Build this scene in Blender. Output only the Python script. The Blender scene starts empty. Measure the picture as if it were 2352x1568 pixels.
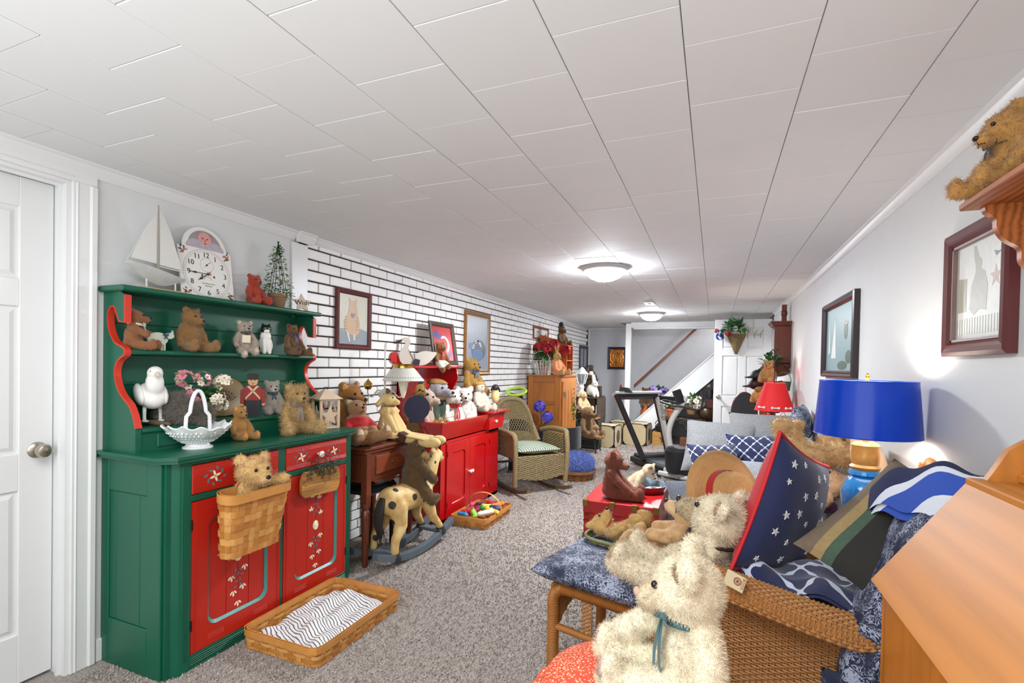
import bpy, math, random
import numpy as np
from mathutils import Matrix, Vector, Euler
random.seed(7); RNG = np.random.default_rng(7)
SC = bpy.context.scene; COL = SC.collection
PI = math.pi
# ---------------------------------------------------------------- camera, world, lights, exposure
YAW, PIT, ROL = 0.388263644, -0.0137543331, 0.0186101509
cam = bpy.data.objects.new('camera', bpy.data.cameras.new('camera')); COL.objects.link(cam)
R = Matrix.Rotation(YAW, 3, 'Z') @ Matrix.Rotation(PIT, 3, 'X') @ Matrix.Rotation(-ROL, 3, 'Y')
rt, fw, up = R @ Vector((1, 0, 0)), R @ Vector((0, 1, 0)), R @ Vector((0, 0, 1))
M4 = Matrix.Identity(4)
for i in range(3):
    M4[i][0], M4[i][1], M4[i][2] = rt[i], up[i], -fw[i]
M4[2][3] = 1.33
cam.matrix_world = M4
cam.data.sensor_width = 36; cam.data.lens = 36 * 1135.924 / 2352; cam.data.shift_y = 72.2 / 2352
cam.data.clip_start = 0.02
SC.camera = cam
wld = bpy.data.worlds.new('world'); SC.world = wld; wld.use_nodes = True
wld.node_tree.nodes['Background'].inputs[0].default_value = (1, 1, 1, 1)
wld.node_tree.nodes['Background'].inputs[1].default_value = 0.35
SC.view_settings.view_transform = 'Standard'; SC.view_settings.look = 'None'
SC.view_settings.exposure = 0.56; SC.view_settings.gamma = 1.0; SC.view_settings.use_curve_mapping = False

def lamp(name, kind, loc, power, size=0.1, col=(1, 1, 1), rot=(0, 0, 0), sy=None):
    l = bpy.data.lights.new(name, kind); l.energy = power; l.color = col
    if kind == 'AREA':
        l.size = size
        if sy: l.shape = 'RECTANGLE'; l.size_y = sy
    else: l.shadow_soft_size = size
    o = bpy.data.objects.new(name, l); o.location = loc; o.rotation_euler = rot; COL.objects.link(o)
    return o
# fill lights added behind and above the camera; flash_bounce stands for bounced flash
lamp('rear_fill', 'AREA', (-0.85, -1.35, 1.35), 25, 3.0, (.94, .99, .985), (PI / 2, 0, 0), 1.5)  # added soft frontal fill
lamp('overhead_fill', 'AREA', (-0.85, 0.3, 2.13), 24, 1.2, (.94, .99, .985), (0, 0, 0))  # added downward fill out of view, without a lamp fixture
lamp('flash_bounce', 'AREA', (-0.85, -0.6, 0.9), 22, 1.6, (.94, .99, .985), (PI, 0, 0))
lamp('ceiling_bulb_near', 'AREA', (-0.85, 4.05, 2.02), 30, 0.2, (.94, .99, .985))
lamp('ceiling_bulb_far', 'AREA', (-0.88, 7.55, 2.02), 30, 0.2, (.94, .99, .985))
lamp('stairwell_light', 'POINT', (0.9, 9.75, 2.3), 40, 0.15, (1, .985, .96))  # unseen point light in the stairwell, no fixture built
lamp('blue_lamp_bulb', 'POINT', (0.575, 2.4, 1.2), 4.0, 0.035, (1, .96, .92))
lamp('red_lamp_bulb', 'POINT', (0.575, 5.7, 1.07), 9, 0.03, (1, .9, .76))
# ---------------------------------------------------------------- helpers
def lin(c):
    if isinstance(c, str):
        c = c.lstrip('#'); c = [int(c[i:i + 2], 16) / 255 for i in (0, 2, 4)]
    return tuple(x / 12.92 if x <= .04045 else ((x + .055) / 1.055) ** 2.4 for x in c) + (1.0,)
_mc = {}
class NT:
    def __init__(s, name):
        s.m = bpy.data.materials.new(name); s.m.use_nodes = True; s.t = s.m.node_tree; s.p = s.t.nodes['Principled BSDF']
    def n(s, typ, **kw):
        nd = s.t.nodes.new(typ)
        for k, v in kw.items():
            if k.startswith('i_'):
                key = k[2:]; nd.inputs[int(key) if key.isdigit() else key.replace('_', ' ')].default_value = v
            else: setattr(nd, k, v)
        return nd
    def l(s, a, b): s.t.links.new(a, b)
    def obj(s): return s.n('ShaderNodeTexCoord').outputs['Object']
    def math(s, op, a, b=None, c=None):
        m = s.n('ShaderNodeMath', operation=op)
        for i, x in enumerate((a, b, c)):
            if x is None: continue
            if isinstance(x, (int, float)): m.inputs[i].default_value = x
            else: s.l(x, m.inputs[i])
        return m.outputs[0]
    def ramp(s, fac, stops, interp='LINEAR'):
        r = s.n('ShaderNodeValToRGB'); r.color_ramp.interpolation = interp
        e = r.color_ramp.elements
        while len(e) < len(stops): e.new(0.5)
        for i, (p, c) in enumerate(stops): e[i].position = p; e[i].color = lin(c) if not isinstance(c, tuple) else c
        s.l(fac, r.inputs[0]); return r.outputs[0]
    def mix(s, fac, a, b):
        m = s.n('ShaderNodeMix', data_type='RGBA')
        for i, x in ((0, fac), (6, a), (7, b)):
            if isinstance(x, (int, float)): m.inputs[i].default_value = x
            elif isinstance(x, str): m.inputs[i].default_value = lin(x)
            elif isinstance(x, tuple): m.inputs[i].default_value = x
            else: s.l(x, m.inputs[i])
        return m.outputs[2]
    def noise(s, vec, scale, detail=3, rough=.55):
        nd = s.n('ShaderNodeTexNoise', i_Scale=scale, i_Detail=detail, i_Roughness=rough); s.l(vec, nd.inputs['Vector']); return nd.outputs[0]
    def bump(s, h, strength=.3, dist=.002):
        b = s.n('ShaderNodeBump', i_Strength=strength, i_Distance=dist); s.l(h, b.inputs['Height']); s.l(b.outputs[0], s.p.inputs['Normal'])
    def map(s, vec, scale=(1, 1, 1), rot=(0, 0, 0), loc=(0, 0, 0)):
        m = s.n('ShaderNodeMapping'); m.inputs['Scale'].default_value = scale; m.inputs['Rotation'].default_value = rot; m.inputs['Location'].default_value = loc
        s.l(vec, m.inputs[0]); return m.outputs[0]

def shade(c, k):
    c = lin(c) if isinstance(c, str) else c
    return tuple(min(1, x * k) for x in c[:3]) + (1.0,)

def mk(name, col, rough=.5, metal=0., var=.12, nscale=8., bump=0., bscale=60., kind='paint', emit=0, spec=None, coat=0, alpha=1, trans=0):
    key = (name, str(col), rough, metal, var, nscale, bump, bscale, kind, emit, coat, alpha, trans)
    if key in _mc: return _mc[key]
    t = NT(name); p = t.p
    p.inputs['Roughness'].default_value = rough; p.inputs['Metallic'].default_value = metal
    if spec is not None: p.inputs['Specular IOR Level'].default_value = spec
    if coat: p.inputs['Coat Weight'].default_value = coat; p.inputs['Coat Roughness'].default_value = .12
    if trans: p.inputs['Transmission Weight'].default_value = trans
    o = t.obj()
    if kind == 'paint':
        c = t.mix(t.noise(o, nscale), shade(col, 1 - var), shade(col, 1 + var))
        if bump: t.bump(t.noise(o, bscale), bump)
    elif kind == 'fur':
        n1 = t.noise(o, nscale * 4, 4, .7)
        c = t.ramp(n1, [(.25, shade(col, .62)), (.5, shade(col, .98)), (.75, shade(col, 1.22))])
        t.bump(t.noise(o, 300, 2), .9, .004)
        p.inputs['Sheen Weight'].default_value = .25
    elif kind == 'wood':
        v = t.map(o, (1, 1, 1) if bscale == 60. else (bscale, 1, 1))
        w = t.n('ShaderNodeTexWave', wave_type='BANDS', bands_direction='X', i_Scale=nscale, i_Distortion=6., i_Detail=3., i_Detail_Scale=.6)
        t.l(t.map(o, (6, .6, 6)), w.inputs['Vector'])
        w2 = t.noise(t.map(o, (40, 2.5, 40)), 3, 4)
        f = t.math('ADD', t.math('MULTIPLY', w.outputs['Fac'], .45), t.math('MULTIPLY', w2, .55))
        c = t.ramp(f, [(.2, shade(col, 1 - var * 2)), (.55, shade(col, 1.)), (.85, shade(col, 1 + var))])
        t.bump(f, .08)
    elif kind == 'woodz':
        w2 = t.noise(t.map(o, (40, 40, 2.5)), 3, 4); w = t.noise(t.map(o, (5, 5, .7)), 3, 3)
        f = t.math('ADD', t.math('MULTIPLY', w, .5), t.math('MULTIPLY', w2, .5))
        c = t.ramp(f, [(.3, shade(col, 1 - var * 2)), (.5, shade(col, 1.)), (.7, shade(col, 1 + var))])
        t.bump(f, .08)
    elif kind == 'cloth':
        c = t.mix(t.noise(o, nscale), shade(col, 1 - var), shade(col, 1 + var))
        t.bump(t.noise(o, 420, 2), .5, .002); p.inputs['Sheen Weight'].default_value = .2
    elif kind == 'heather':
        c = t.ramp(t.noise(t.map(o, (1, 1, 1)), 170, 3, .8), [(.3, shade(col, .5)), (.5, shade(col, 1.)), (.68, shade(col, 1.6))])
        t.bump(t.noise(o, 400, 2), .6, .002)
    t.l(c, p.inputs['Base Color'])
    if emit:
        t.l(c, p.inputs['Emission Color']); p.inputs['Emission Strength'].default_value = emit
    _mc[key] = t.m
    return t.m

def T(loc=(0, 0, 0), rz=0, ry=0, rx=0, s=1):
    m = Matrix.Translation(loc) @ Matrix.Rotation(rz, 4, 'Z') @ Matrix.Rotation(ry, 4, 'Y') @ Matrix.Rotation(rx, 4, 'X')
    m = np.array(m); 
    m[:3, :3] *= s if not hasattr(s, '__len__') else np.array(s)[None, :]
    return m
def apply(m, v):
    v = np.asarray(v, float); return v @ m[:3, :3].T + m[:3, 3]

class G:
    """collects polygons of one part; obj() links them as one mesh object"""
    def __init__(s, m=None): s.v = []; s.f = []; s.mi = []; s.n = 0; s.cur = 0; s.m = m
    def add(s, v, f, mat=None):
        v = np.asarray(v, float).reshape(-1, 3)
        if s.m is not None: v = apply(s.m, v)
        s.v.append(v); n = s.n
        s.f += [tuple(n + i for i in q) for q in f]; s.mi += [s.cur if mat is None else mat] * len(f)
        s.n += len(v); return s
    def box(s, x0, x1, y0, y1, z0, z1, b=0., mat=None, m=None):
        if b <= 0:
            v = [(x, y, z) for x in (x0, x1) for y in (y0, y1) for z in (z0, z1)]
            f = [(0, 1, 3, 2), (4, 6, 7, 5), (0, 4, 5, 1), (2, 3, 7, 6), (0, 2, 6, 4), (1, 5, 7, 3)]
        else:
            c = np.array([(x0 + x1) / 2, (y0 + y1) / 2, (z0 + z1) / 2]); h = np.array([x1 - x0, y1 - y0, z1 - z0]) / 2
            b = min(b, h.min() * .98); v = []; ix = {}
            for sx in (-1, 1):
                for sy in (-1, 1):
                    for sz in (-1, 1):
                        for a in range(3):
                            d = np.array([h[0] - b, h[1] - b, h[2] - b]); d[a] = h[a]
                            ix[(sx, sy, sz, a)] = len(v); v.append(c + d * (sx, sy, sz))
            f = []
            for a in range(3):
                o1, o2 = [i for i in range(3) if i != a]
                for sg in (-1, 1):
                    q = []
                    for (p, r) in ((-1, -1), (1, -1), (1, 1), (-1, 1)):
                        k = [0, 0, 0]; k[a] = sg; k[o1] = p; k[o2] = r; q.append(ix[(*k, a)])
                    if (sg > 0) == (a == 1): q = q[::-1]
                    f.append(tuple(q))
                for p in (-1, 1):
                    for r in (-1, 1):
                        q = []
                        for (e, ax) in ((-1, o1), (-1, o2), (1, o2), (1, o1)):
                            k = [0, 0, 0]; k[a] = e; k[o1] = p; k[o2] = r; q.append(ix[(*k, ax)])
                        if (p * r > 0) == (a != 1): q = q[::-1]
                        f.append(tuple(q))
            for sx in (-1, 1):
                for sy in (-1, 1):
                    for sz in (-1, 1):
                        q = [ix[(sx, sy, sz, a)] for a in range(3)]
                        if sx * sy * sz < 0: q = q[::-1]
                        f.append(tuple(q))
        if m is not None: v = apply(m, v)
        return s.add(v, f, mat)
    def grid(s, P, closeu=False, closev=False, mat=None, flip=False):
        P = np.asarray(P, float); nu, nv = P.shape[:2]; f = []
        for i in range(nu if closeu else nu - 1):
            for j in range(nv if closev else nv - 1):
                a, b, c, d = i * nv + j, ((i + 1) % nu) * nv + j, ((i + 1) % nu) * nv + (j + 1) % nv, i * nv + (j + 1) % nv
                f.append((a, d, c, b) if flip else (a, b, c, d))
        return s.add(P.reshape(-1, 3), f, mat)
    def lathe(s, prof, n=20, c=(0, 0, 0), axis='z', mat=None, m=None, cap=True):
        P = []
        for k in range(n):
            a = 2 * PI * k / n; ca, sa = math.cos(a), math.sin(a)
            for r, z in prof: P.append((r * ca, r * sa, z) if axis == 'z' else ((z, r * ca, r * sa) if axis == 'x' else (r * sa, z, r * ca)))
        P = np.array(P).reshape(n, len(prof), 3) + np.array(c)
        if m is not None: P = apply(m, P.reshape(-1, 3)).reshape(P.shape)
        n0 = s.n; s.grid(P, closeu=True, mat=mat); L = len(prof)
        if cap:
            mm = s.cur if mat is None else mat
            if prof[0][0] > 1e-6: s.f.append(tuple(n0 + k * L for k in range(n))[::-1]); s.mi.append(mm)
            if prof[-1][0] > 1e-6: s.f.append(tuple(n0 + k * L + L - 1 for k in range(n))); s.mi.append(mm)
        return s
    def cyl(s, p0, p1, r0, r1=None, n=12, mat=None): return s.tube([p0, p1], [r0, r0 if r1 is None else r1], n, mat=mat)
    def tube(s, pts, r, n=8, closed=False, mat=None, flat=None):
        P = np.asarray(pts, float); K = len(P); r = np.broadcast_to(np.asarray(r, float), (K,))
        tg = np.roll(P, -1, 0) - np.roll(P, 1, 0) if closed else np.gradient(P, axis=0)
        tg /= np.linalg.norm(tg, axis=1)[:, None] + 1e-12
        a = np.array([0, 0, 1.]) if abs(tg[0][2]) < .9 else np.array([1., 0, 0])
        u = np.cross(tg[0], a); u /= np.linalg.norm(u); rings = []
        for i in range(K):
            u = u - tg[i] * (u @ tg[i]); u /= np.linalg.norm(u) + 1e-12; w = np.cross(tg[i], u)
            ang = np.arange(n) * 2 * PI / n; fl = 1 if flat is None else flat
            rings.append(P[i] + r[i] * (np.cos(ang)[:, None] * u + fl * np.sin(ang)[:, None] * w))
        n0 = s.n; s.grid(np.array(rings), closeu=closed, closev=True, mat=mat, flip=True)
        if not closed:
            mm = s.cur if mat is None else mat
            s.f.append(tuple(n0 + k for k in range(n))); s.f.append(tuple(n0 + (K - 1) * n + k for k in range(n))[::-1]); s.mi += [mm, mm]
        return s
    def ell(s, c, r, m=None, nu=14, nv=9, mat=None):
        P = []
        r = (r, r, r) if not hasattr(r, '__len__') else r
        for i in range(nu):
            a = 2 * PI * i / nu
            for j in range(nv):
                t = PI * (j / (nv - 1) - .5); t = max(-PI / 2 + .02, min(PI / 2 - .02, t))
                P.append((math.cos(t) * math.cos(a) * r[0], math.cos(t) * math.sin(a) * r[1], math.sin(t) * r[2]))
        P = np.array(P)
        if m is not None: P = apply(m, P)
        return s.grid((P + np.array(c)).reshape(nu, nv, 3), closeu=True, mat=mat)
    def prism(s, poly, d0, d1, axis='y', mat=None, m=None):
        """polygon (a,b) extruded along axis: y -> (a,d,b); x -> (d,a,b); z -> (a,b,d)"""
        k = len(poly)
        A = sum(poly[i][0] * poly[(i + 1) % k][1] - poly[(i + 1) % k][0] * poly[i][1] for i in range(k))
        if A < 0: poly = poly[::-1]
        mp = {'y': lambda a, b, d: (a, d, b), 'x': lambda a, b, d: (d, a, b), 'z': lambda a, b, d: (a, b, d)}[axis]
        v = [mp(a, b, d0) for a, b in poly] + [mp(a, b, d1) for a, b in poly]
        f = [tuple(range(k))[::-1], tuple(range(k, 2 * k))] + [(i, (i + 1) % k, k + (i + 1) % k, k + i) for i in range(k)]
        if axis == 'y': f = [q[::-1] for q in f]
        if d1 < d0: f = [q[::-1] for q in f]
        if m is not None: v = apply(m, v)
        return s.add(v, f, mat)
    def mesh(s, name, mats, smooth=True, ang=40):
        me = bpy.data.meshes.new(name); V = np.concatenate(s.v) if s.v else np.zeros((0, 3))
        me.from_pydata(V.tolist(), [], s.f)
        mats = mats if isinstance(mats, (list, tuple)) else [mats]
        for m in mats: me.materials.append(m)
        if len(mats) > 1: me.polygons.foreach_set('material_index', s.mi)
        if smooth:
            me.polygons.foreach_set('use_smooth', [True] * len(me.polygons))
            if ang < 180: me.set_sharp_from_angle(angle=math.radians(ang))
        me.update(); return me
    def obj(s, name, mats, parent=None, smooth=True, ang=40, local=False, label=None):
        """geometry is in world coordinates unless local; parented without moving it"""
        if parent is not None and not local:
            inv = np.array(WM[parent.name].inverted()); s.v = [apply(inv, v) for v in s.v]
        o = bpy.data.objects.new(name, s.mesh(name, mats, smooth, ang)); COL.objects.link(o)
        if parent is not None: o.parent = parent; WM[o.name] = WM[parent.name]
        else: WM[o.name] = Matrix.Identity(4)
        if label: o['label'] = label
        return o
WM = {}
def thing(name, label, cat, loc=(0, 0, 0), rz=0., group=None, rx=0., ry=0., kind=None):
    o = bpy.data.objects.new(name, None); COL.objects.link(o); o.empty_display_size = .05
    o.location = loc; o.rotation_euler = (rx, ry, rz)
    WM[o.name] = Matrix.Translation(loc) @ Euler((rx, ry, rz)).to_matrix().to_4x4()
    o['label'] = label; o['category'] = cat
    if group: o['group'] = group
    return o
def tag(o, label=None, cat=None, group=None, kind=None):
    for k, v in (('label', label), ('category', cat), ('group', group), ('kind', kind)):
        if v: o[k] = v
    return o
def struct(g, name, mats, parent=None, **kw):
    o = g.obj(name, mats, parent, **kw)
    if parent is None: o['kind'] = 'structure'
    return o
def share(me, name, parent, loc):
    """a piece that shares mesh data with its alike, placed in the parent's frame"""
    o = bpy.data.objects.new(name, me); COL.objects.link(o); o.location = loc
    if parent is not None: o.parent = parent
    return o
def text(body, size, mat, parent, m, name='lettering', ext=.0006, align='CENTER'):
    cu = bpy.data.curves.new(name, 'FONT'); cu.body = body; cu.size = size; cu.extrude = ext; cu.align_x = align; cu.align_y = 'CENTER'
    o = bpy.data.objects.new(name, cu); COL.objects.link(o)
    me = bpy.data.meshes.new_from_object(o.evaluated_get(bpy.context.evaluated_depsgraph_get())); bpy.data.objects.remove(o)
    me.materials.clear(); me.materials.append(mat)
    W = Matrix(m.tolist()) if not isinstance(m, Matrix) else m
    me.transform(WM[parent.name].inverted() @ W); o = bpy.data.objects.new(name, me); COL.objects.link(o); o.parent = parent
    if len(body) > 2: o['kind'] = 'stuff'
    return o

# ---- rounded organic bodies: a union of ellipsoids and capsules grown into one continuous surface
def E_(c, r, mat=0, rot=None): return ('e', np.array(c, float), np.array(r if hasattr(r, '__len__') else (r,) * 3, float), mat, np.eye(3) if rot is None else np.array(rot)[:3, :3])
def C_(p0, p1, r0, r1, mat=0): return ('c', np.array(p0, float), np.array(p1, float), r0, r1, mat)
def blob(prims, voxel, smooth=6):
    g = G()
    for p in prims:
        if p[0] == 'e': g.ell(p[1], p[2], m=np.block([[p[4], np.zeros((3, 1))], [np.zeros((1, 3)), np.ones((1, 1))]]), nu=20, nv=13)
        else:
            _, a, b, r0, r1, _m = p
            d = b - a; L = np.linalg.norm(d); d = d / (L + 1e-9); pts = []; rr = []
            for k in range(5):
                t = PI / 2 * (1 - k / 4) * .97; pts.append(a - d * r0 * math.sin(t)); rr.append(r0 * math.cos(t))
            for k in range(5):
                t = PI / 2 * k / 4 * .97; pts.append(b + d * r1 * math.sin(t)); rr.append(r1 * math.cos(t))
            g.tube(pts, rr, 14)
    me = g.mesh('tmp', [], smooth=True, ang=180); o = bpy.data.objects.new('tmp', me); COL.objects.link(o)
    md = o.modifiers.new('r', 'REMESH'); md.mode = 'VOXEL'; md.voxel_size = voxel; md.use_smooth_shade = True
    ms = o.modifiers.new('s', 'SMOOTH'); ms.factor = .5; ms.iterations = smooth
    dg = bpy.context.evaluated_depsgraph_get(); ev = o.evaluated_get(dg)
    out = bpy.data.meshes.new_from_object(ev); bpy.data.objects.remove(o); bpy.data.meshes.remove(me)
    nf = len(out.polygons); cen = np.empty(nf * 3); out.polygons.foreach_get('center', cen); cen = cen.reshape(-1, 3)
    best = np.full(nf, 1e9); mi = np.zeros(nf, int)
    for p in prims:
        if p[0] == 'e': q = (cen - p[1]) @ p[4]; d = np.linalg.norm(q / p[2], axis=1) - 1; d = d * p[2].min(); m = p[3]
        else:
            _, a, b, r0, r1, m = p
            ab = b - a; t = np.clip(((cen - a) @ ab) / (ab @ ab), 0, 1); d = np.linalg.norm(cen - a - t[:, None] * ab, axis=1) - (r0 + (r1 - r0) * t)
        k = d < best; best[k] = d[k]; mi[k] = m
    out.polygons.foreach_set('material_index', mi); out.polygons.foreach_set('use_smooth', [True] * nf)
    return out, mi
def place_mesh(me, name, mats, parent, label=None):
    mi = np.empty(len(me.polygons), int); me.polygons.foreach_get('material_index', mi); me.materials.clear()
    for m in mats: me.materials.append(m)
    me.polygons.foreach_set('material_index', np.clip(mi, 0, len(mats) - 1))
    o = bpy.data.objects.new(name, me); COL.objects.link(o)
    if parent is not None: o.parent = parent; WM[o.name] = WM[parent.name]
    else: WM[o.name] = Matrix.Identity(4)
    if label: o['label'] = label
    return o
def sample(me, n, seed=0, only=None):
    rg = np.random.default_rng(seed); me.calc_loop_triangles(); nt = len(me.loop_triangles)
    tri = np.empty(nt * 3, int); me.loop_triangles.foreach_get('vertices', tri); tri = tri.reshape(-1, 3)
    pi = np.empty(nt, int); me.loop_triangles.foreach_get('polygon_index', pi)
    co = np.empty(len(me.vertices) * 3); me.vertices.foreach_get('co', co); co = co.reshape(-1, 3)
    mi = np.empty(len(me.polygons), int); me.polygons.foreach_get('material_index', mi); mi = mi[pi]
    a, b, c = co[tri[:, 0]], co[tri[:, 1]], co[tri[:, 2]]; nr = np.cross(b - a, c - a); ar = np.linalg.norm(nr, axis=1)
    w = ar.copy()
    if only is not None: w = w * np.isin(mi, only)
    k = rg.choice(nt, n, p=w / w.sum()); u = rg.random((n, 2)); fl = u.sum(1) > 1; u[fl] = 1 - u[fl]
    P = a[k] + u[:, :1] * (b[k] - a[k]) + u[:, 1:] * (c[k] - a[k])
    return P, nr[k] / (ar[k][:, None] + 1e-12), mi[k], rg
def tri_mesh(name, V, mats, mi=None):
    n = len(V) // 3; me = bpy.data.meshes.new(name); me.vertices.add(len(V)); me.vertices.foreach_set('co', V.ravel())
    me.loops.add(len(V)); me.loops.foreach_set('vertex_index', np.arange(len(V))); me.polygons.add(n)
    me.polygons.foreach_set('loop_start', np.arange(n) * 3)
    for m in mats: me.materials.append(m)
    if mi is not None: me.polygons.foreach_set('material_index', mi)
    me.polygons.foreach_set('use_smooth', [True] * n); me.update(); me.validate(); return me
def hairs(me, n, length, width, mats, parent, droop=.3, mess=.5, only=None, seed=0, name='fur'):
    P, N, mi, rg = sample(me, n, seed, only)
    d = N + rg.normal(0, mess, (n, 3)) + np.array([0, 0, -droop]); d /= np.linalg.norm(d, axis=1)[:, None]
    s = np.cross(d, rg.normal(0, 1, (n, 3))); s /= np.linalg.norm(s, axis=1)[:, None] + 1e-9
    L = length * (.6 + .8 * rg.random((n, 1))); w = width
    V = np.stack([P - N * .002 - s * w, P - N * .002 + s * w, P + d * L], 1).reshape(-1, 3)
    m = tri_mesh(name, V, mats, np.clip(mi, 0, len(mats) - 1))
    o = bpy.data.objects.new(name, m); COL.objects.link(o); o.parent = parent; o['kind'] = 'stuff'; return o
def spline(pts, n=24, closed=False):
    P = np.asarray(pts, float); K = len(P); out = []
    seg = K if closed else K - 1
    for i in range(n if closed else n + 1):
        t = i * seg / n; k = min(int(t), seg - 1); t -= k
        g = lambda j: P[j % K] if closed else P[max(0, min(K - 1, j))]
        a, b, c, d = g(k - 1), g(k), g(k + 1), g(k + 2)
        out.append(.5 * ((2 * b) + (c - a) * t + (2 * a - 5 * b + 4 * c - d) * t * t + (3 * b - a - 3 * c + d) * t ** 3))
    return np.array(out)
def star_poly(r, k=.42, n=5, a0=PI / 2): return [((r if i % 2 == 0 else r * k) * math.cos(a0 + i * PI / n), (r if i % 2 == 0 else r * k) * math.sin(a0 + i * PI / n)) for i in range(2 * n)]
def ellipse(a, b, n=24, c=(0, 0)): return [(c[0] + a * math.cos(2 * PI * i / n), c[1] + b * math.sin(2 * PI * i / n)) for i in range(n)]
def rrect(w, h, r, n=4, c=(0, 0)):
    o = []
    for (sx, sy, a) in ((1, 1, 0), (-1, 1, 90), (-1, -1, 180), (1, -1, 270)):
        for i in range(n + 1):
            t = math.radians(a + 90 * i / n); o.append((c[0] + sx * (w / 2 - r) + r * math.cos(t), c[1] + sy * (h / 2 - r) + r * math.sin(t)))
    return o
# ---------------------------------------------------------------- room shell
XL, XR, H, YB, YF = -2.485, .785, 2.16, -1.5, 10.3
m_wall = mk('wall_paint', '#d8d9da', .6, var=.03, bump=.08, bscale=40)
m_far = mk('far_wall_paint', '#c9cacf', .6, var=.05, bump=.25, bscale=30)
m_white = mk('white_trim_paint', '#e3e3e4', .35, var=.02)
m_tile = mk('ceiling_tile_board', '#dededf', .75, var=.025, nscale=3, bump=.12, bscale=45)
m_gap = mk('ceiling_joint', '#8f8f8e', .9)
m_brick = mk('white_brick', '#f1f0f0', .42, var=.03, nscale=12, bump=.15, bscale=30)
m_mortar = mk('dark_mortar', '#4a3d35', .95, var=.25, nscale=20, bump=.4, bscale=80)
def carpet_mat(k=1.):
    t = NT('carpet_wool'); o = t.obj()
    n1 = t.noise(o, 150, 3, .75); n2 = t.noise(o, 2.2, 3)
    c = t.ramp(n1, [(.3, shade('#665954', k)), (.46, shade('#a0948d', k)), (.6, shade('#c6bdb7', k)), (.75, shade('#e2dbd6', k))])
    c = t.mix(t.math('MULTIPLY', n2, .35), c, '#a89d97'); t.l(c, t.p.inputs['Base Color'])
    t.p.inputs['Roughness'].default_value = 1; t.bump(t.noise(o, 110, 3, .7), 1., .012); return t.m
m_carpet = carpet_mat()
g = G(); g.box(-2.7, 2.2, YB, 10.5, -.06, 0); floor = struct(g, 'floor', m_carpet)
# carpet tufts where the carpet is near enough to see its pile
gg = G(); gg.grid([[(-2.12, .9, 0), (-2.12, 4.6, 0)], [(0, .9, 0), (0, 4.6, 0)]]); me = gg.mesh('tmp', [m_carpet])
def carpet_tufts():
    rg = np.random.default_rng(3); n = 200000
    y = .9 + 9.2 * rg.random(n) ** 2.2; x = -2.4 + 3.1 * rg.random(n); P = np.stack([x, y, 0 * x], 1)
    d = np.stack([rg.normal(0, .5, n), rg.normal(0, .5, n), np.ones(n)], 1); d /= np.linalg.norm(d, axis=1)[:, None]
    a = rg.random(n) * PI; s = np.stack([np.cos(a), np.sin(a), 0 * a], 1) * (.003 + .0008 * y[:, None]); L = (.006 + .008 * rg.random((n, 1)))
    V = np.stack([P - s, P + s, P + d * L], 1).reshape(-1, 3)
    o = bpy.data.objects.new('carpet_pile', tri_mesh('carpet_pile', V, [carpet_mat(1.35)])); COL.objects.link(o); o.parent = floor; o['kind'] = 'stuff'
carpet_tufts()
# left wall: painted with the door opening, then the brick stretch; door from y .30 to 1.115
g = G(); D0, D1, DH = .395, 1.215, 2.07
g.box(XL - .12, XL, YB, D0, 0, H); g.box(XL - .12, XL, D1, 2.42, 0, H); g.box(XL - .12, XL, D0, D1, DH, H)
wall_left = struct(g, 'wall_left', m_wall)
g = G(); g.box(XL - .12, XL - .012, 2.42, YF, 0, H); wall_brick = struct(g, 'wall_left_brick', m_mortar)
gp = G(); gp.box(XL - .012, XL + .012, 2.36, 2.492, 0, 2.09, .003); struct(gp, 'trim_1', m_white)
# bricks: running bond, courses 71.5 mm, 215 mm pitch, each one an object
CZ, LP = .0715, .215
gb = G(); gb.box(-.014, .0, .005, LP - .005, .0, CZ - .011, .003); me_b = gb.mesh('brick', [m_brick])
gb = G(); gb.box(-.014, .0, .005, LP / 2 - .005, .0, CZ - .011, .003); me_h = gb.mesh('brick_half', [m_brick])
bricks = []
for r in range(-1, 29):
    z = 2.087 - (r + 1) * CZ
    y0 = 2.600 if r % 2 else 2.706
    ys = [(y0 - LP + k * LP) for k in range(37)]
    for y in ys:
        if y < 2.49 - .11 or y + LP > YF + .02: continue
        bricks.append((y, z, y < 2.49))
def seen(b):
    y, z, _ = b
    if z < .0: return 0
    k = 1 / (y * y)
    lim = 1.2 if y < 2.6 else 1.0 if y < 3.0 else 1.25 if y < 4.6 else 1.0 if y < 6.7 else 1.3
    return k if z > lim - .3 else k * .02
bricks.sort(key=lambda b: -seen(b))
rest = G()
for i, (y, z, half) in enumerate(bricks):
    if z < 0 and z > -.04: z = .0
    if z < 0: continue
    dx = RNG.normal(0, .0012)
    if i < 300:
        share(me_h if half else me_b, 'brick', wall_brick, (XL + dx, y + (LP / 2 if half else 0), z))
    else:
        rest.box(XL - .014 + dx, XL + dx, y + .005 + (LP / 2 if half else 0), y + LP - .005, z, z + CZ - .011)
o = rest.obj('far_bricks', m_brick, wall_brick, smooth=False); o['kind'] = 'stuff'
# right wall, far wall, wall behind the stairs, rear
g = G(); g.box(XR, XR + .12, YB, 7.93, 0, H); struct(g, 'wall_right', m_wall)
g = G(); g.box(-2.7, 2.2, YF, YF + .12, 0, 3.2); wall_far = struct(g, 'wall_far', m_far)
g = G(); g.box(2.0, 2.12, 7.93, YF, 0, 3.2); g.box(XR + .12, 2.1, 7.81, 7.93, 0, 3.2); struct(g, 'wall_stair_side', m_far)
g = G(); g.box(-1.35, 2.1, YF - .0, YF + .1, 3.1, 3.2); g.box(-1.4, 2.1, 9.12, YF, 3.1, 3.2); g.box(-1.43, -1.35, 9.12, YF, 2.16, 3.15); struct(g, 'ceiling_stairwell', m_wall)
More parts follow.
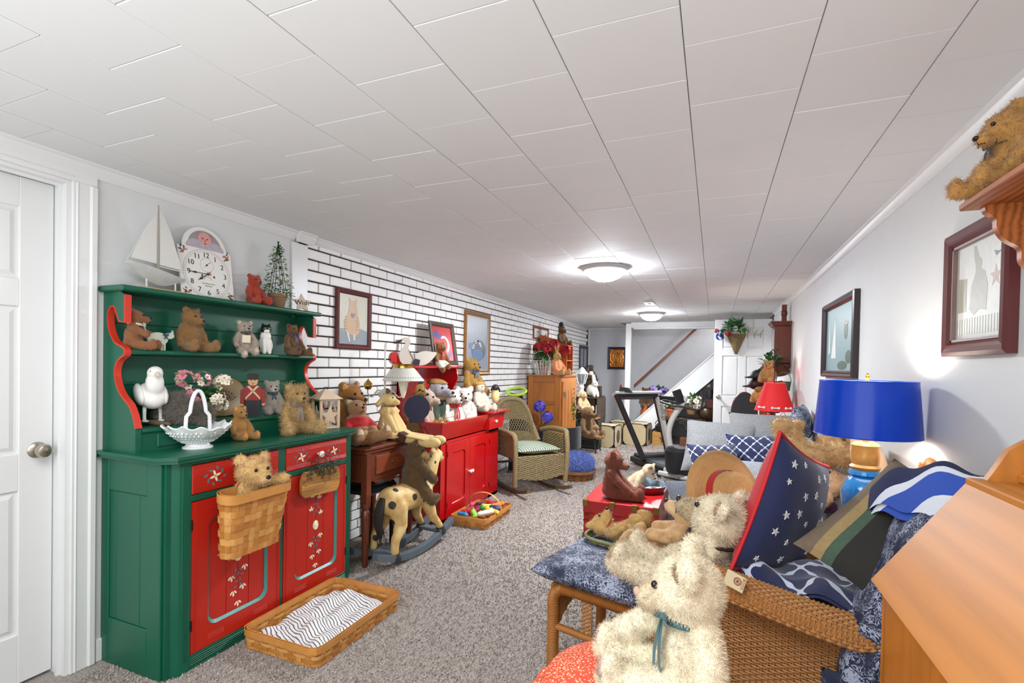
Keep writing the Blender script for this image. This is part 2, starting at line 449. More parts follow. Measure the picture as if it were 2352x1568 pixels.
# ceiling: board plus single tiles, 305 mm, staggered
g = G(); g.box(-2.62, XR + .12, YB, 9.1, H, H + .1); g.box(-2.62, -1.4, 9.1, YF, H, H + .1); g.box(XR + .12, 2.1, 7.9, 9.1, H, H + .1)
ceiling = struct(g, 'ceiling', m_gap)
W, X0, WY = .3055, -1.9235, .3095
tm = G(); tm.box(.0012, W - .0012, .0012, WY - .0012, -.006, .001, .0016); me_t = tm.mesh('ceiling_tile', [m_tile])
rest = G(); n_t = 0; cand = []
for k in range(-2, 9):
    off = .83 if k % 2 else .33
    for n in range(-6, 34):
        x, y = X0 + k * W, (n + off) * WY
        x0, x1 = max(x, XL), min(x + W, XR); y1 = min(y + WY, YF if x + W < -1.35 else 9.1)
        if y < YB or y1 - y < .05: continue
        vis = y + WY > .35 and (x - .4 * 0) > -2.3 - 3 * y
        cand.append((0 if (vis and abs(x1 - x0 - W) < .01 and abs(y1 - y - WY) < .01) else 1, y, x, x0, x1, y1))
cand.sort()
for i, (bad, y, x, x0, x1, y1) in enumerate(cand):
    if not bad and n_t < 300: share(me_t, 'ceiling_tile', ceiling, (x, y, H + RNG.normal(0, .0006))); n_t += 1
    else: rest.box(x0 + .0012, x1 - .0012, y + .0012, y1 - .0012, H - .006, H + .001)
o = rest.obj('edge_ceiling_tiles', m_tile, ceiling, smooth=False); o['kind'] = 'stuff'
# crown mouldings
def crown(name, y0, y1, xw, sgn, zd=.055, out=.048):
    prof = [(0, H - .006), (out, H - .006), (out, H - .014), (out - .012, H - .018), (out - .02, H - .034), (.014, H - zd + .006), (.008, H - zd), (0, H - zd)]
    g = G(); g.prism([(xw + sgn * a, b) for a, b in prof], y0, y1, 'y'); return struct(g, name, m_white, ang=30)
crown('trim_2', YB, 2.38, XL, 1, .06); crown('trim_3', 2.38, 2.52, XL + .022, 1, .066); crown('trim_4', 2.52, YF, XL - .004, 1, .05)
crown('trim_5', YB, 7.9, XR, -1, .058, .036)
g = G(); g.box(-2.485, -1.45, YF - .03, YF, H - .035, H, .006); struct(g, 'trim_6', m_white)
g = G(); g.box(XL, XL + .03, YF - .03, YF, 0, H, .004); struct(g, 'trim_7', m_white)
g = G(); g.box(XL, XL + .014, D1 + .09, 1.34, 0, .1, .004); struct(g, 'baseboard_left', m_white)
g = G(); g.box(-2.48, -1.5, YF - .016, YF, 0, .1, .004); struct(g, 'baseboard_far', m_white)
# stair: post, beam, stringer, steps, handrail
g = G(); g.box(-1.5, -1.405, 9.06, 9.16, 0, H - .02, .006); struct(g, 'trim_8', m_white)
g = G(); g.box(-1.405, 2.0, 9.06, 9.14, 2.06, H, .004); g.box(-1.36, 2.0, 9.03, 9.16, 2.03, 2.065, .006); struct(g, 'trim_9', m_white)
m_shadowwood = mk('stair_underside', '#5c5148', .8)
stair = thing('staircase', 'white boxed-in staircase climbing behind the open white door', 'stairs', (-.5, 9.6, 0)); stair['kind'] = 'structure'
sl = (1.606 - .395) / 1.274
zt = lambda x: .395 + sl * (x + 1.279)
g = G(); g.prism([(-1.46, zt(-1.46)), (1.1, zt(1.1)), (1.1, zt(1.1) - .415), (-1.02, zt(-1.02) - .415), (-1.1, .0), (-1.46, 0)], 9.1, 9.14, 'y'); g.obj('stringer', m_white, stair)
g = G(); g.prism([(-1.46, zt(-1.46) + .0), (1.1, zt(1.1) + .0), (1.1, zt(1.1) + .028), (-1.46, zt(-1.46) + .028)], 9.085, 9.155, 'y'); g.obj('cap_rail', m_white, stair)
m_step = mk('stair_carpet', '#8f857c', .95, var=.2, nscale=60)
for i in range(10):
    x = -1.36 + i * .21; g = G(); g.box(x, x + .25, 9.141, 10.26, .2 * i + .03, .2 * i + .2, .008); g.obj('step', m_step, stair)
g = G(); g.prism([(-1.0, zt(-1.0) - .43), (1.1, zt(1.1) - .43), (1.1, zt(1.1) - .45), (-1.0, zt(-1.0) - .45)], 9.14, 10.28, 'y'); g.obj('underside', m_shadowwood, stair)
m_rail = mk('handrail_wood', '#7d4227', .4, var=.2, nscale=3, kind='woodz')
r = thing('handrail', 'brown wooden handrail running up the stair wall', 'handrail', (-.9, 10.24, 1.5))
g = G(); g.prism([(-1.5, .945), (-.22, 2.215), (-.22, 2.275), (-1.5, 1.005)], 10.19, 10.23, 'y'); g.obj('rail', m_rail, r)
for x in (-1.35, -.35): g = G(); g.cyl((x, 10.21, .98 + (x + 1.5)), (x, 10.29, .95 + (x + 1.5)), .012); g.obj('bracket', mk('brass', '#b08d4a', .3, 1), r)
# doors
def six_panel(name, w, h, m, parent, th=.035):
    """door leaf in local x(0..w) z(0..h), front at y=0; panels recessed with raised centres"""
    st = .115 * w / .8; xs = [(st, w / 2 - st * .45), (w / 2 + st * .45, w - st)]; zs = [(.2, .78), (.93, 1.52), (1.63, h - .12)]
    g = G(m); g.box(0, w, .012, th, 0, h)
    g.box(0, st, 0, th, 0, h, .003); g.box(w - st, w, 0, th, 0, h, .003); g.box(w / 2 - st * .45, w / 2 + st * .45, 0, th, 0, h, .003)
    for a, b in ((0, .2), (.78, .93), (1.52, 1.63), (h - .12, h)): g.box(st - .002, w - st + .002, .0006, th, a, b, .003)
    leaf = g.obj(name, m_white, parent)
    for a, b in xs:
        for c, d in zs:
            gp = G(m); B = [(a, .012, c), (b, .012, c), (b, .012, d), (a, .012, d)]; q = .028
            I1 = [(a + .012, .011, c + .012), (b - .012, .011, c + .012), (b - .012, .011, d - .012), (a + .012, .011, d - .012)]
            I2 = [(a + q, .003, c + q), (b - q, .003, c + q), (b - q, .003, d - q), (a + q, .003, d - q)]
            gp.add(B + I1 + I2, [(i, (i + 1) % 4, 4 + (i + 1) % 4, 4 + i) for i in range(4)] + [(4 + i, 4 + (i + 1) % 4, 8 + (i + 1) % 4, 8 + i) for i in range(4)] + [(8, 9, 10, 11)])
            gp.obj('door_panel', m_white, leaf if parent is None else parent, smooth=False)
    return leaf
m_nickel = mk('brushed_nickel', '#b9b2a6', .28, 1, var=.05)
def knob(m, parent):
    g = G(m); g.lathe([(.0, -.001), (.033, -.001), (.033, .004), (.028, .009), (.013, .012), (.012, .03), (.017, .034), (.026, .042), (.0275, .056), (.024, .066), (.016, .07), (.0, .071)][::1], 24, axis='y', m=T(rz=PI)); return g.obj('door_knob', m_nickel, parent)
# left door: leaf set back in its frame, faces +x
d = thing('door_1', 'white six-panel door with a satin metal knob, in the wall by the green dresser', 'door', (XL - .09, D1 - .02, 0)); d['kind'] = 'structure'
mm = T((XL - .085, D0 + .022, .012), rz=PI / 2) 
six_panel('door_leaf', D1 - D0 - .044, DH - .034, mm, d)
knob(T((XL - .085, D1 - .075, .95), rz=PI / 2), d)
g = G(); cw = .085
g.box(XL - .12, XL - .0004, D1 - .02, D1 - .0004, 0, DH - .0201); g.box(XL - .12, XL - .0004, D0 + .0004, D0 + .02, 0, DH - .0201); g.box(XL - .12, XL - .0004, D0 + .0004, D1 - .0004, DH - .02, DH - .0004)
g.box(XL - .045, XL - .03, D1 - .032, D1 - .0201, 0, DH - .0322); g.box(XL - .045, XL - .03, D0 + .021, D1 - .021, DH - .032, DH - .0201)
for (a, b, c, e) in ((D1 - .006, D1 + cw, 0, DH - .006), (D0 - cw, D0 + .006, 0, DH - .006), (D0 - cw, D1 + cw, DH - .006, DH + cw)):
    g.box(XL, XL + .014, a, b, c, e, .003)
    if e - c > 1: g.box(XL, XL + .022, (b - .03) if a > .5 else a, b if a > .5 else a + .03, c, e, .006); g.box(XL, XL + .018, a + .012 if a > .5 else b - .022, a + .022 if a > .5 else b - .012, c, e - .001, .004)
    else: g.box(XL, XL + .022, a, b, e - .03, e, .006); g.box(XL, XL + .018, a + cw, b - cw, c + .012, c + .022, .004)
g.obj('door_casing', m_white, d)
# far door standing open into the room, parallel to the far wall
d2 = thing('door_2', 'white six-panel door standing open before the stairs, flower cone hung on it', 'door', (.74, 7.9, 0)); d2['kind'] = 'structure'
six_panel('door_leaf', .75, 2.05, T((-.005, 7.9, .02)), d2)
knob(T((.062, 7.9, .935)), d2)
g = G(); g.box(-.009, -.004, 7.903, 7.93, .9, .97); g.obj('latch_plate', m_nickel, d2)
g = G()
for z in (.3, 1.75): g.box(.742, .752, 7.885, 7.9, z, z + .1)
g.obj('hinge', m_nickel, d2)
g = G(); g.box(XR - .02, XR + .0, 7.84, 7.93, 0, 2.1, .003); struct(g, 'trim_10', m_white)
# ceiling lamps
m_dome = mk('lit_glass', '#eef5fd', .4, var=0, emit=100); m_rim = mk('lamp_rim', '#c4c4c4', .4, .3)
def dome_lamp(x, y, r, lab):
    t = thing('ceiling_light', lab, 'ceiling lamp', (x, y, H - .006), group='dome ceiling lamps')
    g = G(); g.lathe([(r * 1.17, 0), (r * 1.19, -.012), (r * 1.1, -.03), (r * .96, -.036), (r * .94, -.02)], 40, (x, y, H - .006)); g.obj('rim', m_rim, t)
    g = G(); g.lathe([(r * .96, -.028), (r * .9, -.05), (r * .72, -.085), (r * .4, -.108), (r * .06, -.115)], 40, (x, y, H - .006)); g.obj('glass_dome', m_dome, t)
    g = G(); g.lathe([(.0, -.128), (.007, -.124), (.009, -.117), (.005, -.112)], 12, (x, y, H - .006)); g.obj('finial', m_rim, t)
dome_lamp(-.85, 4.05, .165, 'larger-looking frosted dome ceiling lamp over the wicker rocking chair')
dome_lamp(-.88, 7.55, .165, 'frosted dome ceiling lamp next to the stairs, beyond the first dome lamp')
v = thing('ceiling_vent', 'small white ceiling vent with a dark slot before the far dome lamp', 'vent', (-.77, 6.4, H - .006))
g = G(); g.box(-.83, -.715, 6.28, 6.52, H - .016, H - .006, .004); g.obj('vent_frame', m_white, v)
g = G(); g.box(-.795, -.75, 6.34, 6.46, H - .0175, H - .015); g.obj('vent_slot', mk('vent_dark', '#77777a', .6), v)
# ---------------------------------------------------------------- stuffed bears
m_black = mk('black_plastic', '#120f10', .25, var=0); m_eye = mk('glass_eye', '#1a0d08', .08, var=0)
def rotm(yaw=0, pitch=0, roll=0): return np.array((Matrix.Rotation(yaw, 3, 'Z') @ Matrix.Rotation(pitch, 3, 'Y') @ Matrix.Rotation(roll, 3, 'X')))
def ribbon(parent, P, r, h, col, name='neck_ribbon', bow=True, rot=None, tails=.16, w=.028, n=(1, 0, 0)):
    """neck band with a bow in front; P centre of neck, in the parent's frame"""
    m = mk('ribbon_' + str(col), col, .45, var=.1, kind='cloth'); g = G()
    pts = [(P[0] + r * math.cos(a), P[1] + r * math.sin(a), P[2] - .02 * h * math.cos(a)) for a in np.linspace(0, 2 * PI, 20, endpoint=False)]
    P2 = np.array(pts); g.grid(np.stack([P2 + (0, 0, -w * h), P2 * 1. + (0, 0, w * h)], 1), closeu=True); g.grid(np.stack([(P2 - P) * .96 + P + (0, 0, -w * h), (P2 - P) * .96 + P + (0, 0, w * h)], 1), closeu=True, flip=True)
    if bow:
        c = np.array([P[0] + r + .01 * h, P[1], P[2] - .03 * h])
        for sg in (-1, 1):
            loop = [c, c + h * np.array((.03, sg * .05, .03)), c + h * np.array((.025, sg * .1, .035)), c + h * np.array((.02, sg * .1, -.015)), c + h * np.array((.012, sg * .05, -.02)), c]
            L = spline(loop, 14); d = np.array((.0, 0, 1.)) * h * .028
            g.grid(np.stack([L - d * (.5 + abs(np.linspace(-1, 1, 15)[:, None]) * -.0), L + d], 1))
            tl = spline([c, c + h * np.array((.035, sg * .03, -tails * .5)), c + h * np.array((.03, sg * .05, -tails))], 8); dd = np.array((0., .022, 0)) * h
            g.grid(np.stack([tl - dd, tl + dd], 1))
        g.ell(c, .02 * h, nu=8, nv=6)
    return g.obj(name, m, parent, local=True)
def bear(name, label, loc, rz, h, col, pad=None, muz=None, head=(0, 0, 0), arms=None, legs=None, fur=(3500, .035), ears='bear', rx=0, ry=0, cat='teddy bear',
         fat=1., snout=1., hs=1., inner=None, nose='#120f10', group=None, hy=0., roughv=.055, eyes=True, mess=.55, arm_r=1., leg_r=1., droop=.25, tail=False, es=1.):
    t = thing(name, label, cat, loc, rz, group, rx, ry)
    pad = pad or col; muz = muz or col; inner = inner or pad
    mats = [mk('fur_' + str(c), c, .95, kind='fur') for c in (col, muz, pad, inner)]
    Hc = np.array([.03, hy, .745]) ; Rh = rotm(*head)
    def hp(p): return Hc + Rh @ (np.array(p, float) * hs)
    def hr(q=None): return Rh if q is None else Rh @ q
    A = arms or [(.17, .27, .24), (.17, -.27, .24)]; Lg = legs or [(.47, .2, .1), (.47, -.2, .1)]
    b = [E_((0, 0, .3), (.19 * fat, .205 * fat, .3)), E_((-.01, 0, .16), (.2 * fat, .22 * fat, .16)), E_((0, 0, .55), (.13, .17, .1)),
         E_(hp((0, 0, 0)), np.array((.18, .195, .185)) * hs, 0, hr()), C_(hp((.1, 0, -.045)), hp((.1 + .12 * snout, 0, -.06)), .1 * hs, .075 * hs, 1)]
    for sg, a in zip((1, -1), A):
        sh = np.array((.01, sg * .16, .53)); a = np.array(a); mid = (sh + a) / 2 + np.array((-.02, sg * .035, .0))
        b += [C_(sh, mid, .088 * arm_r, .08 * arm_r), C_(mid, a, .08 * arm_r, .072 * arm_r), E_(a, .08 * arm_r, 0)]
    for sg, a in zip((1, -1), Lg):
        a = np.array(a); hip = np.array((.06, sg * .11 * fat, .11)); d = a - hip; d /= np.linalg.norm(d)
        b += [C_(hip, a, .12 * leg_r, .092 * leg_r)]
        up_ = np.array((-d[2], 0, d[0])); up_ = up_ / (np.linalg.norm(up_) + 1e-6); sd = np.cross(up_, d); Rf = np.stack([d, sd, up_], 1)
        b += [E_(a + up_ * .045, (.075 * leg_r, .088 * leg_r, .135 * leg_r), 0, Rf), E_(a + up_ * .045 + d * .035, (.05 * leg_r, .07 * leg_r, .11 * leg_r), 2, Rf)]
    for sg in (1, -1):
        if ears == 'bear':
            q = rotm(sg * .35, 0, -sg * .5); b += [E_(hp((-.02, sg * .155, .15)), np.array((.045, .078, .08)) * hs * es, 0, hr(q)), E_(hp((.012, sg * .152, .145)), np.array((.026, .05, .052)) * hs * es, 3, hr(q))]
        elif ears == 'dog':
            q = rotm(0, 0, sg * .25); b += [E_(hp((-.03, sg * .19, .0)), np.array((.06, .035, .13)) * hs, 0, hr(q))]
        elif ears == 'rabbit':
            q = rotm(0, -.15, -sg * .15); b += [E_(hp((-.04, sg * .07, .32)), np.array((.03, .05, .2)) * hs, 0, hr(q)), E_(hp((-.016, sg * .07, .32)), np.array((.018, .03, .15)) * hs, 3, hr(q))]
        elif ears == 'flop':
            b += [C_(hp((-.02, sg * .12, .14)), hp((-.06, sg * .24, -.05)), .035 * hs, .05 * hs)]
        elif ears == 'cat':
            b += [C_(hp((0, sg * .1, .12)), hp((0, sg * .135, .22)), .06 * hs, .015 * hs)]
    if tail: b.append(E_((-.2, 0, .1), .07))
    sc = []
    for p in b:
        sc.append(('e', p[1] * h, p[2] * h, p[3], p[4]) if p[0] == 'e' else ('c', p[1] * h, p[2] * h, p[3] * h, p[4] * h, p[5]))
    me, mi = blob(sc, h * (.021 if h > .3 else .027), 5)
    place_mesh(me, 'body', mats, t)
    if fur and fur[0]: hairs(me, fur[0], fur[1] * h, .0042 * h * (5000 / max(fur[0], 1500)) ** .3, mats, t, droop, mess, seed=int(h * 1e4) % 97)
    mn = m_black if nose == '#120f10' else mk('nose_' + nose, nose, .6)
    tip = hp((.1 + .12 * snout + .07, 0, -.035)) * h
    g = G(); g.ell(tip, np.array((.022, .034, .026)) * h * hs, m=None, nu=10, nv=7); g.obj('nose', mn, t, local=True)
    if eyes:
        for sg in (1, -1):
            g = G(); g.ell(hp((.165, sg * .078, .045)) * h, .021 * h * hs, nu=10, nv=7); g.obj('eye', m_eye, t, local=True)
        g = G(); c0 = hp((.1 + .12 * snout + .066, 0, -.06)) * h
        for sg in (1, -1): g.tube([c0, hp((.1 + .12 * snout + .06, 0, -.1)) * h, hp((.1 + .12 * snout + .035, sg * .045, -.125)) * h], .005 * h, 5)
        g.obj('mouth', mn, t, local=True)
    t['h_'] = h; HP[t.name] = lambda p, h=h: hp(p) * h
    return t
HP = {}
def neck(t, col, **kw):
    h = t['h_']; return ribbon(t, np.array((.02, 0, .605)) * h, .155 * h * kw.pop('rk', 1.), h, col, **kw)
def wear(t, name, prims, col, kind='cloth', voxel=.03, smooth=4, label=None, cols=None):
    """clothing grown around the body, in units of the bear's height"""
    h = t['h_']; sc = [('e', p[1] * h, p[2] * h, p[3], p[4]) if p[0] == 'e' else ('c', p[1] * h, p[2] * h, p[3] * h, p[4] * h, p[5]) for p in prims]
    me, _ = blob(sc, voxel * h, smooth); return place_mesh(me, name, [mk('cloth_' + str(c), c, .85, kind=kind) for c in (cols or [col])], t, label)
del_keys = ['h_']
# ---------------------------------------------------------------- green and red painted dresser
m_green = mk('green_paint', '#0d5a43', .36, var=.14, nscale=5, bump=.05, bscale=25)
m_teal = mk('teal_edge_paint', '#3c8f86', .4, var=.12)
m_red = mk('red_paint', '#b8200f', .42, var=.1, nscale=6)
m_redge = mk('red_edge_paint', '#c8341f', .4, var=.08)
m_cream = mk('cream_paint', '#efe4c4', .6, var=.05); m_leafblue = mk('painted_leaf_blue', '#55727e', .6, var=.15); m_vine = mk('painted_vine', '#5e1a17', .6)
dr = thing('dresser', 'tall green painted dresser with red drawers and doors and an open plate rack', 'dresser', (-2.26, 1.9, 0))
g = G(); FX = -2.05
g.box(-2.482, FX - .02, 1.337, 1.357, .0, .9); g.box(-2.482, FX - .02, 2.425, 2.445, 0, .9)     # side boards
g.box(-2.482, FX - .03, 1.35, 2.43, .04, .06); g.box(-2.482, -2.465, 1.35, 2.43, .05, .9)
for a, b in ((.0, .066), (.724, .752), (.882, .902)): g.box(FX - .02, FX - .0005, 1.43, 2.388, a, b, .003)
for a, b in ((1.898, 1.92),): g.box(FX - .02, FX - .001, a, b, .05, .9, .003)
g.box(FX - .02, FX - .0015, 1.886, 1.93, .75, .9, .002)
for y0, y1, sg in ((1.337, 1.43, 1), (2.387, 2.445, -1)):        # chamfered corner posts with flutes
    e, f = (y0, y1) if sg > 0 else (y1, y0)
    g.prism([(FX - .06, e), (FX - .04, e), (FX - .004, e + sg * .04), (FX, e + sg * .046), (FX, f), (FX - .06, f)], 0, .9015, 'z')
    for k in range(4): g.cyl((FX + .0, f - sg * (.012 + .008 * k), .05), (FX + .0, f - sg * (.012 + .008 * k), .88), .0028, n=6)
for k in range(4): g.box(FX - .001, FX + .003, 1.43, 2.387, .02 + .009 * k, .025 + .009 * k, .002)
g.obj('carcass', m_green, dr)
for y0, y1 in ((1.4, 1.405),): pass
g = G()  # near side: framed panel of three boards
for a, b, c, e in ((-2.482, -2.43, 0, .9), (-2.17, -2.085, 0, .9), (-2.43, -2.17, 0, .2), (-2.43, -2.17, .76, .9)): g.box(a, b, 1.325, 1.338, c, e, .003)
g.obj('side_frame', m_green, dr)
for a, b in ((-2.43, -2.385), (-2.383, -2.225), (-2.223, -2.17)): g = G(); g.box(a, b, 1.331, 1.339, .2, .76, .003); g.obj('side_board', m_green, dr)
g = G(); g.prism([(-2.484, 1.305), (-2.085, 1.305), (-2.025, 1.355), (-2.025, 2.43), (-2.07, 2.468), (-2.484, 2.468)], .902, .918, 'z')
g.prism([(-2.484, 1.298), (-2.08, 1.298), (-2.018, 1.35), (-2.018, 2.434), (-2.065, 2.475), (-2.484, 2.475)], .916, .93, 'z'); g.obj('counter_top', m_green, dr)
def flower_cluster(g, y, z, s, x=FX + .0035):
    for k in range(4):
        a = k * PI / 2 + .3; petal(g, y + .013 * s * math.cos(a), z + .013 * s * math.sin(a), .011 * s, .0045 * s, a, 0, x)
    for k in range(8):
        a = k * PI / 4 + .6; d = (.034 + .006 * (k % 2)) * s; petal(g, y + d * math.cos(a), z + d * .8 * math.sin(a), .009 * s, .0042 * s, a + .6, 1, x)
        yy, zz = y + d * math.cos(a), z + d * .8 * math.sin(a); g.add([(x - .0002, y - .001, z), (x - .0002, yy, zz - .0008), (x - .0002, yy, zz + .0008)], [(0, 1, 2)], 2)
def petal(g, y, z, a, b, ang, mat, x):
    P = [(a * math.cos(t), b * math.sin(t) * (1 - .25 * math.cos(t))) for t in np.linspace(0, 2 * PI, 10, endpoint=False)]; c, s = math.cos(ang), math.sin(ang)
    v = [(x, y + p * c - q * s, z + p * s + q * c) for p, q in P]; v2 = [(x - .001, q[1], q[2]) for q in v]
    g.add(v + v2, [tuple(range(10))] + [(i, 10 + i, 10 + (i + 1) % 10, (i + 1) % 10) for i in range(10)], mat)
def spray(g, y, z0, up_, x=FX - .0075):
    """painted flower spray growing up or down from a medallion"""
    g.add([(x - .0002, y - .0012, z0), (x - .0002, y + .0012, z0), (x - .0002, y, z0 + up_ * .2)], [(0, 1, 2)], 2)
    for k, (dy, dz) in enumerate(((-.012, .03), (.014, .035), (-.02, .055), (.022, .06), (0, .05), (-.008, .085), (.01, .08), (-.013, .11), (.015, .105))):
        petal(g, y + dy, z0 + up_ * dz, .0095, .004, 1. + k * 1.7, 1, x)
    for dy, dz in ((-.034, .062), (.036, .03), (-.024, .135), (.026, .12), (.0, .19)):
        for q in (-.5, .5): petal(g, y + dy + q * .02, z0 + up_ * (dz - .002), .0105, .004, PI / 2 - up_ * q * 1.5, 0, x)
        petal(g, y + dy, z0 + up_ * (dz + .006), .011, .0045, PI / 2, 0, x)
def panel_door(y0, y1, z0, z1, flip):
    d = None; g = G(); cy, cz, w, h = (y0 + y1) / 2, (z0 + z1) / 2, y1 - y0, z1 - z0
    iw, ih, r, n = w - .15, h - .17, .045, 6
    inner = rrect(iw, ih, r, n); outer = []
    for (sx, sy) in ((1, 1), (-1, 1), (-1, -1), (1, -1)):
        for i in range(n + 1):
            t = i / n; first = (sx * w / 2, sy * (ih / 2 - r)); corner = (sx * w / 2, sy * h / 2); last = (sx * (iw / 2 - r), sy * h / 2)
            if sx * sy < 0: first, last = last, first
            a, b, q = (first, corner, t * 2) if t <= .5 else (corner, last, t * 2 - 1); outer.append((a[0] + (b[0] - a[0]) * q, a[1] + (b[1] - a[1]) * q))
    # arcs run counter-clockwise only in quadrants 1 and 3 when mirrored, so order both loops by angle
    o = sorted(range(len(inner)), key=lambda k: math.atan2(inner[k][1], inner[k][0])); inner = [inner[k] for k in o]; outer = sorted(outer, key=lambda p: math.atan2(p[1] / h, p[0] / w))
    L = lambda pts, x: [(x, cy + a, cz + b) for a, b in pts]; k = len(inner)
    ring = lambda o1, o2: [(o1 + i, o1 + (i + 1) % k, o2 + (i + 1) % k, o2 + i) for i in range(k)]
    g.add(L(outer, FX - .012) + L(outer, FX + .002) + L(inner, FX + .002) + L(inner, FX - .012), ring(0, k) + ring(k, 2 * k) + ring(2 * k, 3 * k))
    for yy in (y0 + .012, y0 + .02, y1 - .012, y1 - .02): g.cyl((FX + .002, yy, z0 + .005), (FX + .002, yy, z1 - .005), .0018, n=5)
    for yy in (cy - iw / 2 - .0, cy + iw / 2 - .08):
        for q in range(3): g.cyl((FX + .002, yy, z0 + .03 + q * .009), (FX + .002, yy + .08, z0 + .03 + q * .009), .0016, n=5); g.cyl((FX + .002, yy, z1 - .03 - q * .009), (FX + .002, yy + .08, z1 - .03 - q * .009), .0016, n=5)
    d = g.obj('cupboard_door', m_red, dr, ang=30)
    g = G(); sm = [(a * (1 - .022 / iw * 2 * .5), b * (1 - .022 / ih)) for a, b in inner]
    g.add(L(inner, FX + .0025) + L(sm, FX - .0085), ring(0, k)); g.obj('panel_edge', m_teal if True else m_red, d)
    for i in range(3): g = G(); g.box(FX - .02, FX - .009, y0 + .055 + (w - .11) * i / 3 + .001, y0 + .055 + (w - .11) * (i + 1) / 3 - .001, z0 + .06, z1 - .06, .002); g.obj('door_board', m_red, d)
    for z in (z0 + .1, z1 - .12): g = G(); g.cyl((FX + .002, (y0 if flip else y1), z), (FX + .002, (y0 if flip else y1), z + .045), .004, n=6); g.obj('hinge', m_black, d)
    g = G(); my = cy + .0; mz = cz + .02
    spray(g, my, mz - .035, -1); spray(g, my, mz + .035, 1); g.obj('painted_flowers', [m_cream, m_leafblue, m_vine], d, smooth=False)['kind'] = 'stuff'
    g = G(); g.lathe([(.024, 0), (.024, .002), (.02, .005), (.018, .0035), (.014, .006), (.011, .0045), (.006, .007), (0, .0068)], 24, axis='x', m=T((FX - .009, my, mz), s=(1, .85, 1.1))); g.obj('medallion', m_cream, d)
panel_door(1.432, 1.897, .069, .722, True); panel_door(1.921, 2.386, .069, .722, False)
m_china = mk('white_china', '#f3f1ee', .12, var=0, coat=.6)
for y0, y1 in ((1.432, 1.884), (1.932, 2.386)):
    g = G(); g.box(FX - .2, FX + .002, y0, y1, .755, .88, .003)
    for z in (.766, .773, .78, .855, .862, .869): g.cyl((FX + .002, y0 + .003, z), (FX + .002, y1 - .003, z), .0017, n=5)
    d = g.obj('drawer', m_red, dr); g = G()
    for yy in (y0 + .105, y1 - .105): flower_cluster(g, yy, .8175, 1.15)
    g.obj('painted_flowers', [m_cream, m_leafblue, m_vine], d, smooth=False)['kind'] = 'stuff'
    g = G(); yy = (y0 + y1) / 2; g.lathe([(0, 0), (.009, .0), (.008, .012), (.017, .02), (.018, .028), (.012, .034), (0, .036)], 18, (FX, yy, .8175), axis='x'); g.obj('drawer_knob', m_china, d)
# plate rack
P = [(-2.48, .93), (-2.255, .93), (-2.255, 1.035), (-2.275, 1.09), (-2.30, 1.13), (-2.345, 1.165), (-2.378, 1.2), (-2.4, 1.25), (-2.4, 1.29), (-2.383, 1.32), (-2.355, 1.338), (-2.335, 1.35), (-2.335, 1.37), (-2.36, 1.385), (-2.40, 1.4), (-2.432, 1.435), (-2.45, 1.48), (-2.452, 1.525), (-2.436, 1.552), (-2.41, 1.556), (-2.395, 1.53), (-2.375, 1.492), (-2.335, 1.485), (-2.335, 1.605), (-2.36, 1.62), (-2.48, 1.62)]
for y0, y1 in ((1.328, 1.352), (2.398, 2.42)):
    g = G(); g.prism(P, y0, y1, 'y'); b = g.obj('side_plate', m_green, dr, smooth=False)
    g = G(); Q = [(x + .0016, z) for x, z in P[2:24]]
    Q = [Q[0]] + [tuple(q) for q in spline(Q[1:20], 50)] + Q[20:]
    A = np.array([(x, y0 - .0006, z) for x, z in Q]); B = np.array([(x, y1 + .0006, z) for x, z in Q]); N = np.gradient(A, axis=0); N = np.stack([-N[:, 2], 0 * N[:, 0], N[:, 0]], 1); N /= np.linalg.norm(N, axis=1)[:, None] + 1e-9
    sg = 1 if N[:, 0].mean() > 0 else -1
    A2, B2 = A + sg * N * .004, B + sg * N * .004; A, B = A - sg * N * .004, B - sg * N * .004
    g.grid(np.stack([A2, A, B, B2], 1), closev=True); g.obj('red_edge', m_redge, b, ang=60)
g = G()
for i in range(5):
    z = .93 + i * .14; g = G(); g.box(-2.482, -2.47, 1.35, 2.4, z + .001, z + .139, .003); g.obj('back_board', m_green, dr)
for z0, z1, xf, y0, y1, nm in ((1.62, 1.645, -2.315, 1.305, 2.44, 'top_board'), (1.35, 1.372, -2.335, 1.352, 2.398, 'shelf'), (1.01, 1.032, -2.262, 1.352, 2.398, 'shelf')):
    g = G(); g.box(-2.482, xf, y0, y1, z0, z1, .006); g.cyl((xf, y0 + .002, (z0 + z1) / 2), (xf, y1 - .002, (z0 + z1) / 2), (z1 - z0) / 2, n=10); g.obj(nm, m_green, dr)
g = G(); g.box(-2.275, -2.262, 1.352, 2.398, .93, 1.012); g.obj('kick_board', m_green, dr)
g = G(); g.box(-2.268, -2.256, 1.42, 1.9, .945, 1.005, .003); g.obj('kick_panel', m_green, dr)
